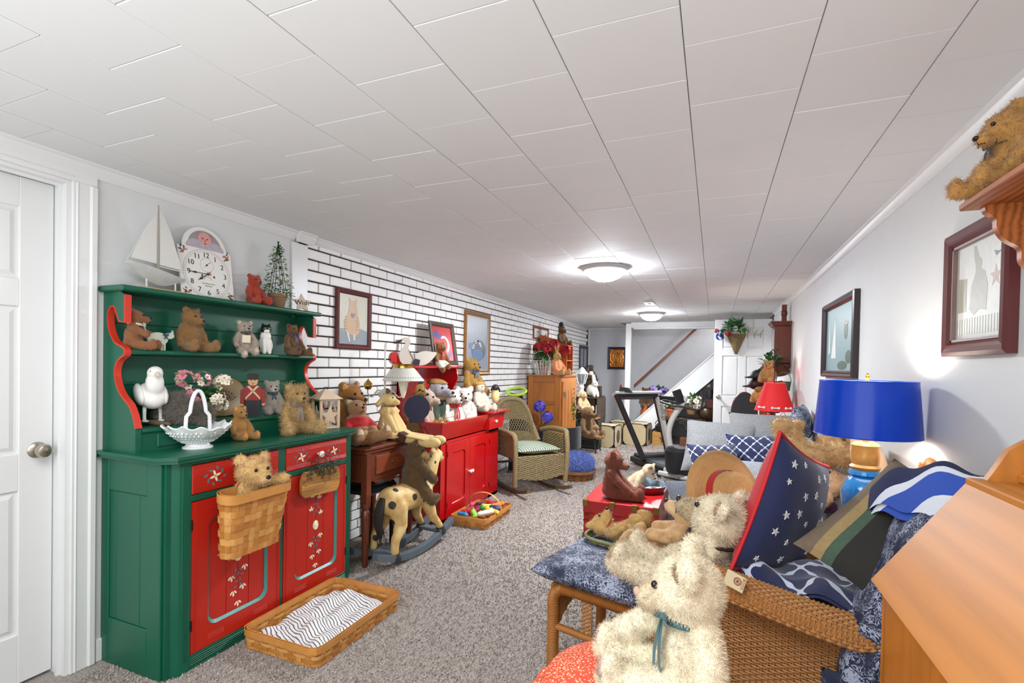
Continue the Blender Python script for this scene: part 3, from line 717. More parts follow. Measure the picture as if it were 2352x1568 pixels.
# ---------------------------------------------------------------- small builders: flowers, weaving, cut-outs
def leaf(g, c, d, L, w, mat=0, droop=.2):
    c = np.array(c, float); d = np.array(d, float); d /= np.linalg.norm(d) + 1e-9; s = np.cross(d, (0, 0, 1.)); s /= np.linalg.norm(s) + 1e-6; n = np.cross(s, d)
    v = [c, c + d * L * .35 + s * w, c + d * L * .4 - n * w * .3, c + d * L * .35 - s * w, c + d * L - n * L * droop]
    g.add(v, [(0, 1, 2), (0, 2, 3), (1, 4, 2), (2, 4, 3)], mat)
def bloom(g, c, r, mat=0, cm=None, n=5, d=(1, 0, .3)):
    c = np.array(c, float); d = np.array(d, float); d /= np.linalg.norm(d); u = np.cross(d, (.3, .2, 1.)); u /= np.linalg.norm(u); w = np.cross(d, u)
    for k in range(n):
        a = 2 * PI * k / n; e = u * math.cos(a) + w * math.sin(a); f = np.cross(d, e)
        g.add([c, c + e * r * .6 + f * r * .42 + d * r * .1, c + e * r + d * r * .25, c + e * r * .6 - f * r * .42 + d * r * .1], [(0, 1, 2), (0, 2, 3)], mat)
    if cm is not None: g.ell(c + d * r * .1, r * .22, nu=6, nv=5, mat=cm)
def puff(g, c, r, n, mats, rg, rb=.35, cm=None):
    for k in range(n):
        d = rg.normal(0, 1, 3); d[2] = d[2] * .8 + .3; d /= np.linalg.norm(d); bloom(g, np.array(c) + d * r * (.75 + .3 * rg.random()), r * rb, mats[k % len(mats)], cm, 5, d)
M_LEAF = mk('leaf_green', '#3f7a35', .6, var=.35, nscale=30); M_DLEAF = mk('dark_leaf_green', '#2c5a33', .6, var=.3, nscale=30)
def pot(parent, c, r, h, mat, name='pot', lip=.1):
    g = G(); g.lathe([(r * .7, 0), (r * .72, .004), (r * .95, h * .75), (r * 1.06, h * .76), (r * 1.08, h), (r * .96, h), (r * .9, h * .85), (0, h * .84)], 24, c); return g.obj(name, mat, parent)
def soil_leaves(name, parent, c, r, n, L, w, mats, rg, zs=.8, up=.2):
    g = G()
    for k in range(n):
        d = rg.normal(0, 1, 3); d[2] = abs(d[2]) * zs + up; d /= np.linalg.norm(d); leaf(g, np.array(c) + d * r * rg.random() ** .5, d + rg.normal(0, .4, 3), L * (.7 + .6 * rg.random()), w, k % len(mats))
    o = g.obj(name, mats, parent, ang=180); o['kind'] = 'stuff'; return o
def splint(parent, loop, rows, stakes, mats, d=.004, sw=.7, hh=.46, lo=0., hi=1., seg=4, stakemat=0, rim=None, th=.0012):
    """woven splint wall: loop(u, v) gives a point; weavers pass in front of and behind upright stakes"""
    def nrm(u, v):
        a, b = loop(u + .004, v), loop(u - .004, v); t = a - b; n = np.cross(t, loop(u, min(v + .02, 1.)) - loop(u, max(v - .02, 0.))); return n / (np.linalg.norm(n) + 1e-9)
    N = stakes * seg
    for j in range(rows):
        v0 = lo + (hi - lo) * (j + .5 - hh) / rows; v1 = lo + (hi - lo) * (j + .5 + hh) / rows; R = []
        for i in range(N):
            u = i / N; o = math.sin(PI * (i / seg) + j * PI) if stakes % 2 else math.cos(2 * PI * (i / seg) / 2 + j * PI)
            n = nrm(u % 1, (v0 + v1) / 2); a, b = loop(u % 1, v0) + n * d * o, loop(u % 1, v1) + n * d * o
            R.append([a, b, b - n * th, a - n * th])
        g = G(); g.grid(np.array(R), closeu=True, closev=True); g.obj('weaver', mats[j % len(mats)], parent, ang=60)
    w = sw / stakes / 2
    for i in range(stakes):
        u = (i + .5) / stakes if stakes % 2 else i / stakes; R = []
        for k in range(rows + 1):
            v = lo + (hi - lo) * k / rows; n = nrm(u % 1, min(max(v, .03), .97)); o = 0
            a, b = loop((u - w) % 1, v), loop((u + w) % 1, v); R.append([a, b, b - n * th, a - n * th])
        g = G(); g.grid(np.array(R), closev=True); g.obj('stake', mats[(i + stakemat) % len(mats)], parent)
    if rim is not None:
        P = np.array([loop(u, 1.) for u in np.linspace(0, 1, 61)[:-1]]); g = G()
        Nn = np.array([nrm(u, .98) for u in np.linspace(0, 1, 61)[:-1]]); z = np.array((0, 0, rim)); o = d + .003
        g.grid(np.stack([P + Nn * d - z, P + Nn * o - z, P + Nn * o + z * .25, P + Nn * d + z * .25], 1), closeu=True, closev=True); g.grid(np.stack([P - Nn * o - z, P - Nn * d - z, P - Nn * d + z * .25, P - Nn * o + z * .25], 1), closeu=True, closev=True)
        g.obj('rim', mats[0], parent)
def rloop(cx, cy, z0, z1, w0, h0, w1, h1, r, tilt=None):
    def base(u, w, h):
        rr = min(r, w / 2 * .99, h / 2 * .99); Ls = [h - 2 * rr, PI * rr / 2, w - 2 * rr, PI * rr / 2] * 2; s = u * sum(Ls); k = 0
        while s > Ls[k] and k < 7: s -= Ls[k]; k += 1
        X, Y, a = w / 2, h / 2, w / 2 - rr; b = h / 2 - rr
        if k == 0: return (X, -b + s)
        if k == 1: t = s / rr; return (a + rr * math.cos(t), b + rr * math.sin(t))
        if k == 2: return (a - s, Y)
        if k == 3: t = PI / 2 + s / rr; return (-a + rr * math.cos(t), b + rr * math.sin(t))
        if k == 4: return (-X, b - s)
        if k == 5: t = PI + s / rr; return (-a + rr * math.cos(t), -b + rr * math.sin(t))
        if k == 6: return (-a + s, -Y)
        t = 1.5 * PI + s / rr; return (a + rr * math.cos(t), -b + rr * math.sin(t))
    def f(u, v):
        x, y = base(u % 1., w0 + (w1 - w0) * v, h0 + (h1 - h0) * v); p = np.array((cx + x, cy + y, z0 + (z1 - z0) * v))
        return p if tilt is None else apply(tilt, p[None])[0]
    return f
M_SPL = [mk('splint_honey', '#c98a45', .5, var=.25, nscale=14), mk('splint_amber', '#bd7a38', .5, var=.25, nscale=14), mk('splint_straw', '#d59d58', .5, var=.25, nscale=14)]
def stripes(name, c1, c2, scale, axis=1, rough=.9, duty=.5, wav=.0, rot=0.):
    t = NT(name); o = t.map(t.obj(), (1, 1, 1), (0, 0, rot)); sp = t.n('ShaderNodeSeparateXYZ'); t.l(o, sp.inputs[0]); x = sp.outputs[axis]
    if wav: x = t.math('ADD', x, t.math('MULTIPLY', t.noise(o, 9, 2), wav))
    f = t.math('LESS_THAN', t.math('FRACT', t.math('MULTIPLY', x, scale)), duty); t.l(t.mix(f, c1, c2), t.p.inputs['Base Color']); t.p.inputs['Roughness'].default_value = rough
    t.bump(t.noise(o, 300), .4, .002); return t.m
def facing(x, y, extra=0.): return math.atan2(-y, -x) + math.radians(extra)
# ---------------------------------------------------------------- things on top of the dresser
Z1 = 1.645
m_boat = mk('whitewashed_wood', '#dcd9d3', .6, var=.1, nscale=14, bump=.1); m_sail = mk('sail_cloth', '#d8d6d2', .8, var=.04)
m_boathull = mk('worn_grey_hull', '#b9b8b6', .6, var=.25, nscale=22)
t = thing('model_sailboat', 'whitewashed wooden model sailboat on a stand on top of the dresser', 'sailboat', (-2.4, 1.5, Z1))
g = G(); g.box(-2.43, -2.37, 1.42, 1.63, Z1, Z1 + .012, .003); g.obj('stand', mk('pale_pine', '#c8a777', .6, var=.12, kind='wood'), t)
for y in (1.455, 1.585): g = G(); g.cyl((-2.4, y, Z1 + .01), (-2.4, y, Z1 + .075), .0035); g.obj('stand_pin', m_boat, t)
S = []
for k in range(15):
    s = k / 14; y = 1.362 + .27 * s; w = .034 * math.sin(PI * (.06 + .94 * s) ** .8) ** .7 if 0 < s < 1 else .001; top = Z1 + .108 - .02 * s + .01 * math.cos(PI * s); bot = top - .012 - .055 * math.sin(PI * min(1, s * 1.0)) ** 1.3
    S.append([(-2.4 - w, y, top), (-2.4 - w * .75, y, (top + bot) / 2), (-2.4, y, bot), (-2.4 + w * .75, y, (top + bot) / 2), (-2.4 + w, y, top), (-2.4, y, top + .002)])
g = G(); g.grid(np.array(S), closev=True); g.obj('hull', m_boathull, t)
g = G(); g.cyl((-2.4, 1.505, Z1 + .09), (-2.4, 1.505, Z1 + .4), .0045, .003); g.obj('mast', mk('grey_mast', '#9d978c', .6), t)
for nm, poly in (('mainsail', [(1.512, Z1 + .385), (1.512, Z1 + .125), (1.615, Z1 + .118), (1.6, Z1 + .17), (1.56, Z1 + .29)]), ('jib', [(1.498, Z1 + .365), (1.498, Z1 + .128), (1.39, Z1 + .135), (1.41, Z1 + .19), (1.455, Z1 + .29)])):
    g = G(); g.prism(poly, -2.4015, -2.3985, 'x'); g.obj(nm, m_sail, t)
g = G(); g.tube([(-2.4, 1.505, Z1 + .39), (-2.4, 1.372, Z1 + .12)], .0009, 4); g.tube([(-2.4, 1.505, Z1 + .395), (-2.4, 1.62, Z1 + .11)], .0009, 4); g.cyl((-2.4, 1.51, Z1 + .118), (-2.4, 1.62, Z1 + .112), .003); g.obj('rigging', m_boat, t)
# clock dial leaning on the wall
m_dial = mk('dial_white', '#e9e6e2', .35, var=.02); m_ink = mk('dial_ink', '#16141a', .4, var=0)
t = thing('clock_dial', 'large painted clock dial with a moon face arch leaning on the wall above the dresser', 'clock', (-2.415, 1.765, Z1), 0, None, 0, -.14)
L = lambda g, nm, m: g.obj(nm, m, t, local=True)
def disc(g, y, z, a, b, x, th=.001, mat=None): g.prism(ellipse(a, b, 28, (y, z)), x, x + th, 'x', mat=mat)
g = G(); arch = [(-.142, 0), (.142, 0), (.142, .255), (.118, .255)] + [(.118 * math.cos(a), .255 + .118 * math.sin(a)) for a in np.linspace(.05, PI - .05, 22)] + [(-.118, .255), (-.142, .255)]
g.prism(arch, 0, .008, 'x'); L(g, 'dial_plate', m_dial)
ar = lambda r, z0, a0=0.: [(r * math.cos(a), z0 + r * math.sin(a)) for a in np.linspace(a0, PI - a0, 24)]
g = G(); g.prism(ar(.092, .262), .008, .009, 'x'); L(g, 'moon_sky', mk('moon_sky', '#9a8f92', .5, var=.3, nscale=25))
g = G(); disc(g, .0, .305, .036, .04, .009); L(g, 'moon_face', mk('moon_face', '#d99a94', .5, var=.1, nscale=30))
g = G()
for y in (-.012, .014): disc(g, y, .312, .005, .0025, .0101)
g.prism([(.0, .31), (.004, .298), (-.001, .297)], .0101, .0106, 'x'); disc(g, .001, .287, .007, .002, .0101); L(g, 'moon_features', m_ink)
g = G()
for y in (-.052, .052): g.prism([(y + .05 * math.cos(a), .258 + .044 * math.sin(a)) for a in np.linspace(0, PI, 16)], .0092, .0102, 'x')
L(g, 'hemisphere_map', mk('map_lilac', '#b3aab4', .5, var=.2, nscale=60))
g = G(); ri = lambda r, w, z, n=48: g.grid(np.array([[(.0086, (r - w) * math.cos(a), z + (r - w) * math.sin(a)), (.0086, r * math.cos(a), z + r * math.sin(a))] for a in np.linspace(0, 2 * PI, n, endpoint=False)]), closeu=True)
ri(.128, .0012, .128); ri(.117, .001, .128); ri(.036, .001, .175)
for k in range(60): a = k * PI / 30; g.prism(ellipse(.0012, .0012, 6, (.1225 * math.cos(a), .128 + .1225 * math.sin(a))), .0082, .0088, 'x')
L(g, 'minute_track', mk('dial_grey_line', '#6b6a70', .6, var=0))
for k in range(12):
    a = PI / 2 - (k + 1) * PI / 6; mm = np.array(WM[t.name]) @ T((.0085, .098 * math.cos(a), .128 + .098 * math.sin(a)), rz=PI / 2) @ T(rx=PI / 2)
    text(str(k + 1), .036, m_ink, t, mm, 'numeral')
def hand(L_, ang, w, nm):
    g = G(); c, s = math.cos(ang), math.sin(ang); q = lambda u, v: (u * c - v * s, .128 + u * s + v * c)
    g.prism([q(-.02, -w * .6), q(-.02, w * .6), q(L_ * .55, w * .6), q(L_ * .62, w * 2.4), q(L_ * .74, w * 1.1), q(L_, 0), q(L_ * .74, -w * 1.1), q(L_ * .62, -w * 2.4), q(L_ * .55, -w * .6)], .0105, .012, 'x'); L(g, nm, m_ink)
hand(.105, PI, .0022, 'minute_hand'); hand(.068, PI + .62, .003, 'hour_hand')
g = G(); disc(g, 0, .128, .007, .007, .012, .002); L(g, 'hand_boss', mk('boss_red', '#7a2320', .4))
g = G(); g.prism([(-.014, .163), (-.012, .166), (.022, .196), (.02, .192)], .0088, .0096, 'x'); disc(g, 0, .175, .004, .005, .0088); disc(g, -.03, .118, .004, .006, .0088); disc(g, .035, .118, .004, .006, .0088); L(g, 'seconds_hand', m_ink)
g = G(); g.prism([(.022 * math.cos(a), .1 + .02 * math.sin(a)) for a in np.linspace(0, PI, 12)] + [(-.016 * math.cos(a), .097 + .014 * math.sin(a)) for a in np.linspace(0, PI, 12)], .0083, .0088, 'x'); L(g, 'date_arc', mk('date_arc', '#d8cfae', .5))
for k, (wd, w) in enumerate((('Tom Warner & Co', .009), ('West Street', .008))): text(wd, w, mk('dial_grey_line', '#6b6a70', .6, var=0), t, np.array(WM[t.name]) @ T((.0085, 0, .078 - k * .012), rz=PI / 2) @ T(rx=PI / 2), 'maker_lettering')
g = G(); rg = np.random.default_rng(5)
for cy, cz in ((-.118, .235), (.118, .235), (-.118, .025), (.118, .025)):
    for k in range(14): petal(g, cy + rg.normal(0, .011), cz + rg.normal(0, .012), .007, .0035, rg.random() * 6, k % 3, .0092)
o = g.obj('corner_flowers', [mk('peach_petal', '#dd8f6a', .6), mk('plum_petal', '#5b4058', .6), mk('sage_petal', '#56684f', .6)], t, local=True); o['kind'] = 'stuff'
# rust-red bear, wire topiary, star
bear('teddy_bear', 'small rust-red teddy bear sitting on the dresser top beside the clock dial', (-2.4, 2.02, Z1), facing(-2.4, 2.02, 38), .178, '#a8361a', fur=(1500, .04))
t = thing('topiary', 'ivy trained on a black wire cone in a terracotta pot on the dresser top', 'topiary', (-2.4, 2.185, Z1))
pot(t, (-2.4, 2.185, Z1), .05, .085, mk('terracotta_dark', '#8a6a50', .8, var=.25, nscale=15))
m_wire = mk('black_wire', '#15191a', .5); g = G(); tp = np.array((-2.4, 2.185, 2.035))
for k in range(6): a = k * PI / 3; g.tube([(-2.4 + .052 * math.cos(a), 2.185 + .052 * math.sin(a), Z1 + .08), tp], .0016, 5)
hx = [(-2.4 + .054 * (1 - s) * math.cos(s * 26), 2.185 + .054 * (1 - s) * math.sin(s * 26), Z1 + .085 + s * .29) for s in np.linspace(0, .93, 70)]; g.tube(hx, .0014, 5); g.ell(tp, .006, nu=8, nv=6); g.obj('wire_cone', m_wire, t)
g = G(); rg = np.random.default_rng(11)
for k in range(330):
    s = rg.random() ** 1.5; a = rg.random() * 6.28; r = .062 * (1 - s) + .008 + .022 * rg.random() * (rg.random() < .3); c = (-2.4 + r * math.cos(a), 2.185 + r * math.sin(a), Z1 + .08 + s * .29)
    leaf(g, c, (math.cos(a), math.sin(a), rg.normal(0, .6)), .021, .008, k % 3)
for k in range(26): s = k / 26; leaf(g, (-2.345 + .02 * math.sin(k), 2.2 + .045 * s + .012 * math.sin(k * 2.1), Z1 + .07 - .14 * s), (math.cos(k), math.sin(k), -.3), .014, .005, k % 3)
o = g.obj('ivy_leaves', [M_LEAF, M_DLEAF, mk('yellow_leaf', '#8fb463', .6)], t, ang=180); o['kind'] = 'stuff'
t = thing('wooden_star', 'pale wooden star lettered with a wish, leaning at the end of the dresser top', 'star', (-2.37, 2.345, Z1), -.35, None, 0, -.2)
g = G(); g.prism([(a, b + .05) for a, b in star_poly(.062, .5)], 0, .008, 'x'); g.obj('star', mk('star_wood', '#d6c2ae', .7, var=.08), t, local=True)
text('Wish', .042, m_ink, t, np.array(WM[t.name]) @ T((.0083, 0, .052), rz=PI / 2) @ T(rx=PI / 2), 'star_lettering')
# ---------------------------------------------------------------- middle shelf of the dresser
Z2 = 1.372
b = bear('teddy_bear', 'brown bear with a cream neck ribbon and a wooden sheep on the dresser shelf', (-2.385, 1.395, Z2), facing(-2.38, 1.4, 75), .19, '#875430', fur=(1800, .035), arms=[(.3, .15, .36), (.3, -.2, .36)], legs=[(.42, .16, .09), (.42, -.2, .09)], head=(.1, -.1, 0))
neck(b, '#e8dcc0')
t = thing('wooden_sheep', 'pale wooden cut-out sheep with a navy bow in front of the brown bear', 'sheep', (-2.352, 1.475, Z2), facing(-2.35, 1.475, 25))
g = G(); g.prism(ellipse(.042, .03, 22, (0, .052)), -.006, .006, 'x'); g.prism(ellipse(.02, .014, 14, (.048, .068)), -.006, .006, 'x'); g.prism([(.055, .08), (.062, .095), (.066, .078)], -.005, .005, 'x')
for y in (-.026, -.012, .016, .028): g.box(-.005, .005, y - .004, y + .004, 0, .035)
g.obj('sheep', mk('sheep_paint', '#b9bdab', .6, var=.1), t, local=True); ribbon(t, np.array((-.012, .03, .075)), .018, .12, '#27305a')
bear('teddy_bear', 'golden brown bear with a long snout slumped in the middle of the dresser shelf', (-2.39, 1.655, Z2), facing(-2.39, 1.65, 32), .225, '#8e6638', fur=(2200, .04), arms=[(.08, .27, .2), (.1, -.26, .17)], legs=[(.5, .24, .1), (.42, -.17, .1)], snout=1.25, head=(.25, .15, 0))
b = bear('teddy_bear', 'silver-grey teddy bear with a hang tag and dangling legs on the dresser shelf', (-2.375, 1.945, Z2 + .002), facing(-2.37, 1.94, 20), .185, '#b7a898', fur=(2000, .05), legs=[(.4, .17, .02), (.36, -.13, -.06)], pad='#d8c7b2')
neck(b, '#4a3a32', tails=.2)
g = G(); g.box(.26 * .185, .27 * .185, -.03, .012, .3 * .185, .52 * .185); g.obj('hang_tag', mk('tag_card', '#e9ddc6', .7), b, local=True)
t = thing('cat_figure', 'black and white cat figure sitting on the dresser shelf', 'cat', (-2.37, 2.075, Z2), facing(-2.37, 2.07, 15))
pr = [E_((0, 0, .05), (.036, .04, .052)), E_((.005, 0, .1), (.026, .03, .034)), E_((.012, 0, .142), (.025, .029, .025), 1), C_((.012, .016, .155), (.012, .02, .176), .009, .003, 1), C_((.012, -.016, .155), (.012, -.02, .176), .009, .003, 1), C_((.03, .014, .08), (.035, .014, .008), .011, .01), C_((.03, -.014, .08), (.035, -.014, .008), .011, .01), E_((-.01, -.03, .04), (.03, .018, .03), 1), E_((-.02, .028, .09), (.02, .014, .025), 1), E_((.027, 0, .13), (.014, .015, .012)), C_((-.02, -.04, .012), (.025, -.05, .01), .01, .008, 1)]
me, _ = blob(pr, .004, 3); place_mesh(me, 'body', [mk('cat_white', '#e8e6e2', .4, var=.03), mk('cat_black', '#1d1d1f', .4, var=.1)], t)
g = G()
for y in (.01, -.01): g.ell((.036, y, .146), .004, nu=8, nv=6)
g.obj('eyes', mk('cat_eye', '#9aa05a', .2), t, local=True)
b = bear('teddy_bear', 'dark tan bear with a navy ribbon at the brick wall end of the dresser shelf', (-2.37, 2.265, Z2), facing(-2.37, 2.26, 42), .2, '#74502f', fur=(1800, .03), pad='#54351f', legs=[(.56, .16, .08), (.5, -.2, .09)], hs=.88)
neck(b, '#242a4c', tails=.28)
# ---------------------------------------------------------------- lower deck of the dresser
Z3 = 1.032
m_gull = mk('gull_white', '#e4e1dd', .45, var=.04)
t = thing('seagull_figure', 'white carved seagull standing on driftwood on the dresser', 'seagull', (-2.345, 1.452, Z3), facing(-2.34, 1.45, 12))
pr = [E_((-.02, 0, .135), (.085, .058, .055), 0, rotm(0, .42, 0)), E_((.035, 0, .19), (.036, .036, .055)), E_((.04, 0, .238), (.036, .031, .031)), C_((-.08, 0, .11), (-.125, 0, .085), .028, .01)]
me, _ = blob(pr, .006, 5); place_mesh(me, 'body', [m_gull], t)
for sg in (1, -1):
    g = G(); g.ell((-.035, sg * .043, .14), (.085, .018, .042), m=T(ry=.35), nu=14, nv=8); g.v = [v + np.array((-.05 * 0, 0, 0)) for v in g.v]; g.obj('wing', m_gull, t, local=True)
    g = G(); g.tube([(-.005, sg * .028, .1), (0, sg * .03, .05), (.002, sg * .03, .024)], [.009, .007, .007], 8); g.ell((.015, sg * .03, .023), (.022, .014, .006), nu=10, nv=6); g.obj('leg', m_gull, t, local=True)
    g = G(); g.ell((.06, sg * .02, .245), .004, nu=8, nv=6); g.obj('eye', m_eye, t, local=True)
g = G(); g.tube([(.065, 0, .236), (.085, 0, .232), (.1, 0, .224)], [.012, .009, .004], 10); g.obj('beak', mk('gull_beak', '#cfc6b8', .5), t, local=True)
g = G(); g.tube([(-.07, -.03, .012), (-.02, 0, .012), (.04, .02, .011), (.075, .05, .01)], [.008, .013, .012, .006], 10); g.obj('driftwood', mk('driftwood', '#6e5b46', .8, var=.3, kind='wood'), t, local=True)
m_gfur = [mk('fur_grey_brown', '#8a7f75', .95, kind='fur')]
for nm, lab, c, s in (('furry_hedgehog', 'shaggy grey furry hedgehog toy on the dresser behind the milk glass basket', (-2.34, 1.565, Z3), 1.), ('furry_tail', 'shaggy grey furry mouse toy lying just behind the rim of the milk glass basket', (-2.262, 1.62, Z3), .62)):
    t = thing(nm.replace('furry_tail', 'furry_mouse'), lab, 'stuffed toy', c, facing(c[0], c[1], 20))
    me, _ = blob([E_((0, 0, .065 * s), (.06 * s, .07 * s, .062 * s)), E_((.045 * s, 0, .05 * s), (.035 * s, .04 * s, .035 * s)), C_((.06 * s, 0, .045 * s), (.095 * s, 0, .04 * s), .02 * s, .01 * s)], .007 * s, 4); place_mesh(me, 'body', m_gfur, t); hairs(me, 6500, .042 * s, .0009, m_gfur, t, .3, .5)
    g = G(); g.ell((.105 * s, 0, .04 * s), .008 * s, nu=8, nv=6)
    g.obj('nose', m_black, t, local=True)
    for sg in (1, -1): g = G(); g.ell((.03 * s, sg * .03 * s, .095 * s), (.006, .016 * s, .016 * s), nu=10, nv=7); g.obj('ear', mk('ear_tan', '#b99a78', .8), t, local=True)
t = thing('flower_pot', 'pink and white geraniums in a blue patterned pot on the dresser', 'flowers', (-2.37, 1.7, Z3)); rg = np.random.default_rng(2)
pot(t, (-2.37, 1.72, Z3), .04, .07, mk('blue_china', '#7d8fae', .3, var=.5, nscale=60))
soil_leaves('foliage', t, (-2.36, 1.73, Z3 + .09), .06, 90, .04, .016, [M_LEAF, M_DLEAF], rg)
mp, mw = mk('pink_petal', '#e58ba6', .6, var=.2, nscale=40), mk('white_petal', '#f4ead8', .6, var=.05)
for c, r, ms in (((-2.35, 1.60, 1.235), .042, (0, 0, 1)), ((-2.34, 1.685, 1.235), .036, (0, 1)), ((-2.33, 1.785, 1.215), .04, (1,)), ((-2.33, 1.63, 1.155), .038, (0, 0)), ((-2.32, 1.74, 1.14), .038, (1,)), ((-2.31, 1.765, 1.105), .03, (1,))):
    g = G(); g.tube(spline([(-2.37, 1.72, Z3 + .06), ((-2.37 + c[0]) / 2, (1.72 + c[1]) / 2, (Z3 + c[2]) / 2 + .03), c], 8), .0018, 5, mat=2); puff(g, c, r, 16, ms, rg, .5, 3); g.obj('flower_head', [mp, mw, M_LEAF, mk('flower_eye', '#b08a3a', .6)], t)
t = thing('plate', 'round brown plate with a willow berry design propped up at the back of the dresser', 'plate', (-2.43, 1.87, Z3), facing(-2.43, 1.87, 8), None, 0, -.14)
g = G(); g.lathe([(0, -.004), (.06, -.004), (.1, .004), (.108, .01), (.106, .013), (.098, .008), (.06, .0), (0, .0)], 40, (0, 0, .108), axis='x'); g.obj('dish', mk('plate_tan', '#a58a5f', .35, var=.25, nscale=10), t, local=True)
g = G(); g.lathe([(.1, .0055), (.108, .0115), (.109, .0135), (.1, .0065)], 40, (0, 0, .108), axis='x', cap=False); g.obj('rim', mk('plate_dark_rim', '#3b2f22', .4), t, local=True)
g = G(); rg = np.random.default_rng(4)
for k in range(13):
    a = PI * (.15 + .7 * k / 12); P = [(.003, .0, .06), (.003, .03 * math.cos(a), .06 + .04 * math.sin(a)), (.005, .075 * math.cos(a + .2), .07 + .08 * math.sin(a))]; g.tube(P, .0008, 4)
    for q in range(4): s = .35 + .2 * q; g.ell((.0035, .07 * s * math.cos(a + .15) + rg.normal(0, .006), .066 + .08 * s * math.sin(a) + rg.normal(0, .005)), .0028, nu=6, nv=5)
g.obj('painted_berries', mk('berry_dark', '#43201c', .6), t, local=True)
t = thing('toy_soldier', 'flat wooden toy soldier in a red coat and black cap on the dresser', 'toy soldier', (-2.345, 1.975, Z3), facing(-2.34, 1.975, 4))
ms = mk('soldier_red', '#9c2420', .5), mk('soldier_navy', '#20222f', .5), mk('soldier_skin', '#d9a878', .5), m_black, mk('soldier_cream', '#dcc9a0', .5)
for nm, poly, mi, th in (('trousers', [(-.034, 0), (.034, 0), (.036, .085), (-.036, .085)], 1, .009), ('coat', [(-.04, .085), (.04, .085), (.043, .135), (.04, .158), (.022, .166), (-.022, .166), (-.04, .158), (-.043, .135)], 0, .011), ('face', ellipse(.025, .03, 20, (0, .192)), 2, .009), ('cap', [(-.026, .198), (.026, .198), (.03, .222), (.02, .23), (-.02, .23), (-.03, .222)], 3, .0115)):
    g = G(); g.prism(poly, -th, th, 'x'); g.obj(nm, ms[mi], t, local=True)
for sg in (1, -1):
    g = G(); g.prism([(sg * .038, .152), (sg * .058, .14), (sg * .06, .068), (sg * .043, .064), (sg * .041, .12)], -.008, .008, 'x'); g.obj('arm', ms[0], t, local=True)
    g = G(); g.prism(ellipse(.009, .008, 12, (sg * .052, .062)), -.0075, .0075, 'x'); g.obj('hand', ms[2], t, local=True)
    g = G(); g.prism([(sg * .03, .162), (sg * .018, .164), (-sg * .036, .1), (-sg * .036, .088)], .0112, .013, 'x'); g.obj('cross_belt', ms[4], t, local=True)
    g = G(); g.ell((.0095, sg * .009, .196), .003, nu=8, nv=6); g.obj('eye', m_black, t, local=True)
g = G(); g.prism([(-.008, .178), (.008, .178), (.0, .174)], .009, .0105, 'x'); g.obj('mouth', ms[0], t, local=True)
b = bear('teddy_bear', 'small ash-grey teddy bear with a dark teal ribbon beside the toy soldier', (-2.35, 2.105, Z3), facing(-2.35, 2.1, 18), .2, '#a69c92', fur=(1800, .035), muz='#c9bfb4', arms=[(.16, .24, .2), (.16, -.24, .2)], legs=[(.36, .15, .08), (.36, -.15, .08)]); neck(b, '#31474c')
# ---------------------------------------------------------------- on the counter
ZC = .93
m_milk = mk('milk_glass', '#f0f1f3', .12, var=0, coat=.7)
t = thing('milk_glass_basket', 'white hobnail milk glass basket with ruffled rim and tall handle on the dresser counter', 'glass basket', (-2.19, 1.555, ZC))
g = G(); R_ = []
for k in range(72):
    a = 2 * PI * k / 72; ru = math.sin(a * 12); row = []
    for r, z in ((.0, .028), (.055, .03), (.085, .045), (.112, .07), (.13, .09)):
        f = max(0, (r - .085) / .045); row.append((-2.19 + (r + .006 * ru * f) * math.cos(a) * (1 if True else 1), 1.555 + (r + .006 * ru * f) * 1.08 * math.sin(a), ZC + z + .007 * math.sin(a * 12 + 1.) * f + .016 * f * abs(math.sin(a))))
    row2 = [(x + (-2.19 - x) * .035, y + (1.555 - y) * .035, z + .004) for x, y, z in row[::-1]]; R_.append(row + row2)
g.grid(np.array(R_), closeu=True); g.lathe([(.062, 0), (.062, .006), (.05, .012), (.045, .03), (0, .03)], 30, (-2.19, 1.555, ZC)); g.obj('bowl', m_milk, t)
g = G(); rg = np.random.default_rng(1)
for j in range(5):
    for k in range(40):
        a = 2 * PI * (k + .5 * (j % 2)) / 40; r = .06 + .013 * j; z = .0305 + .009 * j + .0006 * j * j; g.ell((-2.19 + r * math.cos(a), 1.555 + r * 1.08 * math.sin(a), ZC + z), .0046, nu=6, nv=5)
o = g.obj('hobnails', m_milk, t); o['kind'] = 'stuff'
g = G(); ha = [(-2.19, 1.555 + .036 * math.cos(a) * (1.6 if math.sin(a) < .35 else 1.15), ZC + .06 + .2 * max(0, math.sin(a)) ** .75) for a in np.linspace(0, PI, 30)]; g.tube(ha, .0085, 10); g.obj('handle', m_milk, t)
bear('teddy_bear', 'little gold mohair bear with orange paw pads just behind the milk glass basket', (-2.235, 1.805, ZC), facing(-2.23, 1.8, 35), .18, '#a9793a', fur=(1800, .035), pad='#d98a3a', legs=[(.46, .22, .1), (.44, -.14, .1)], hs=.95)
b = bear('teddy_bear', 'large curly blond teddy bear with a gingham bow sitting on the dresser counter', (-2.2, 2.14, ZC), facing(-2.2, 2.14, 22), .285, '#c7a36b', fur=(9000, .085), pad='#c2a172', mess=.9, legs=[(.46, .3, .1), (.42, -.3, .1)], arms=[(.26, .26, .13), (.24, -.26, .13)], head=(.1, .05, 0))
neck(b, '#8d8378', tails=.34, w=.05)
t = thing('lantern', 'square cream wooden candle lantern with cut-out stars at the end of the counter', 'lantern', (-2.2, 2.372, ZC), facing(-2.2, 2.37, 25))
m_lan = mk('lantern_cream', '#dcc3a8', .6, var=.08, nscale=16); s = .062
g = G(); g.box(-s, s, -s, s, 0, .012, .003); g.box(-s, s, -s, s, .168, .18, .003)
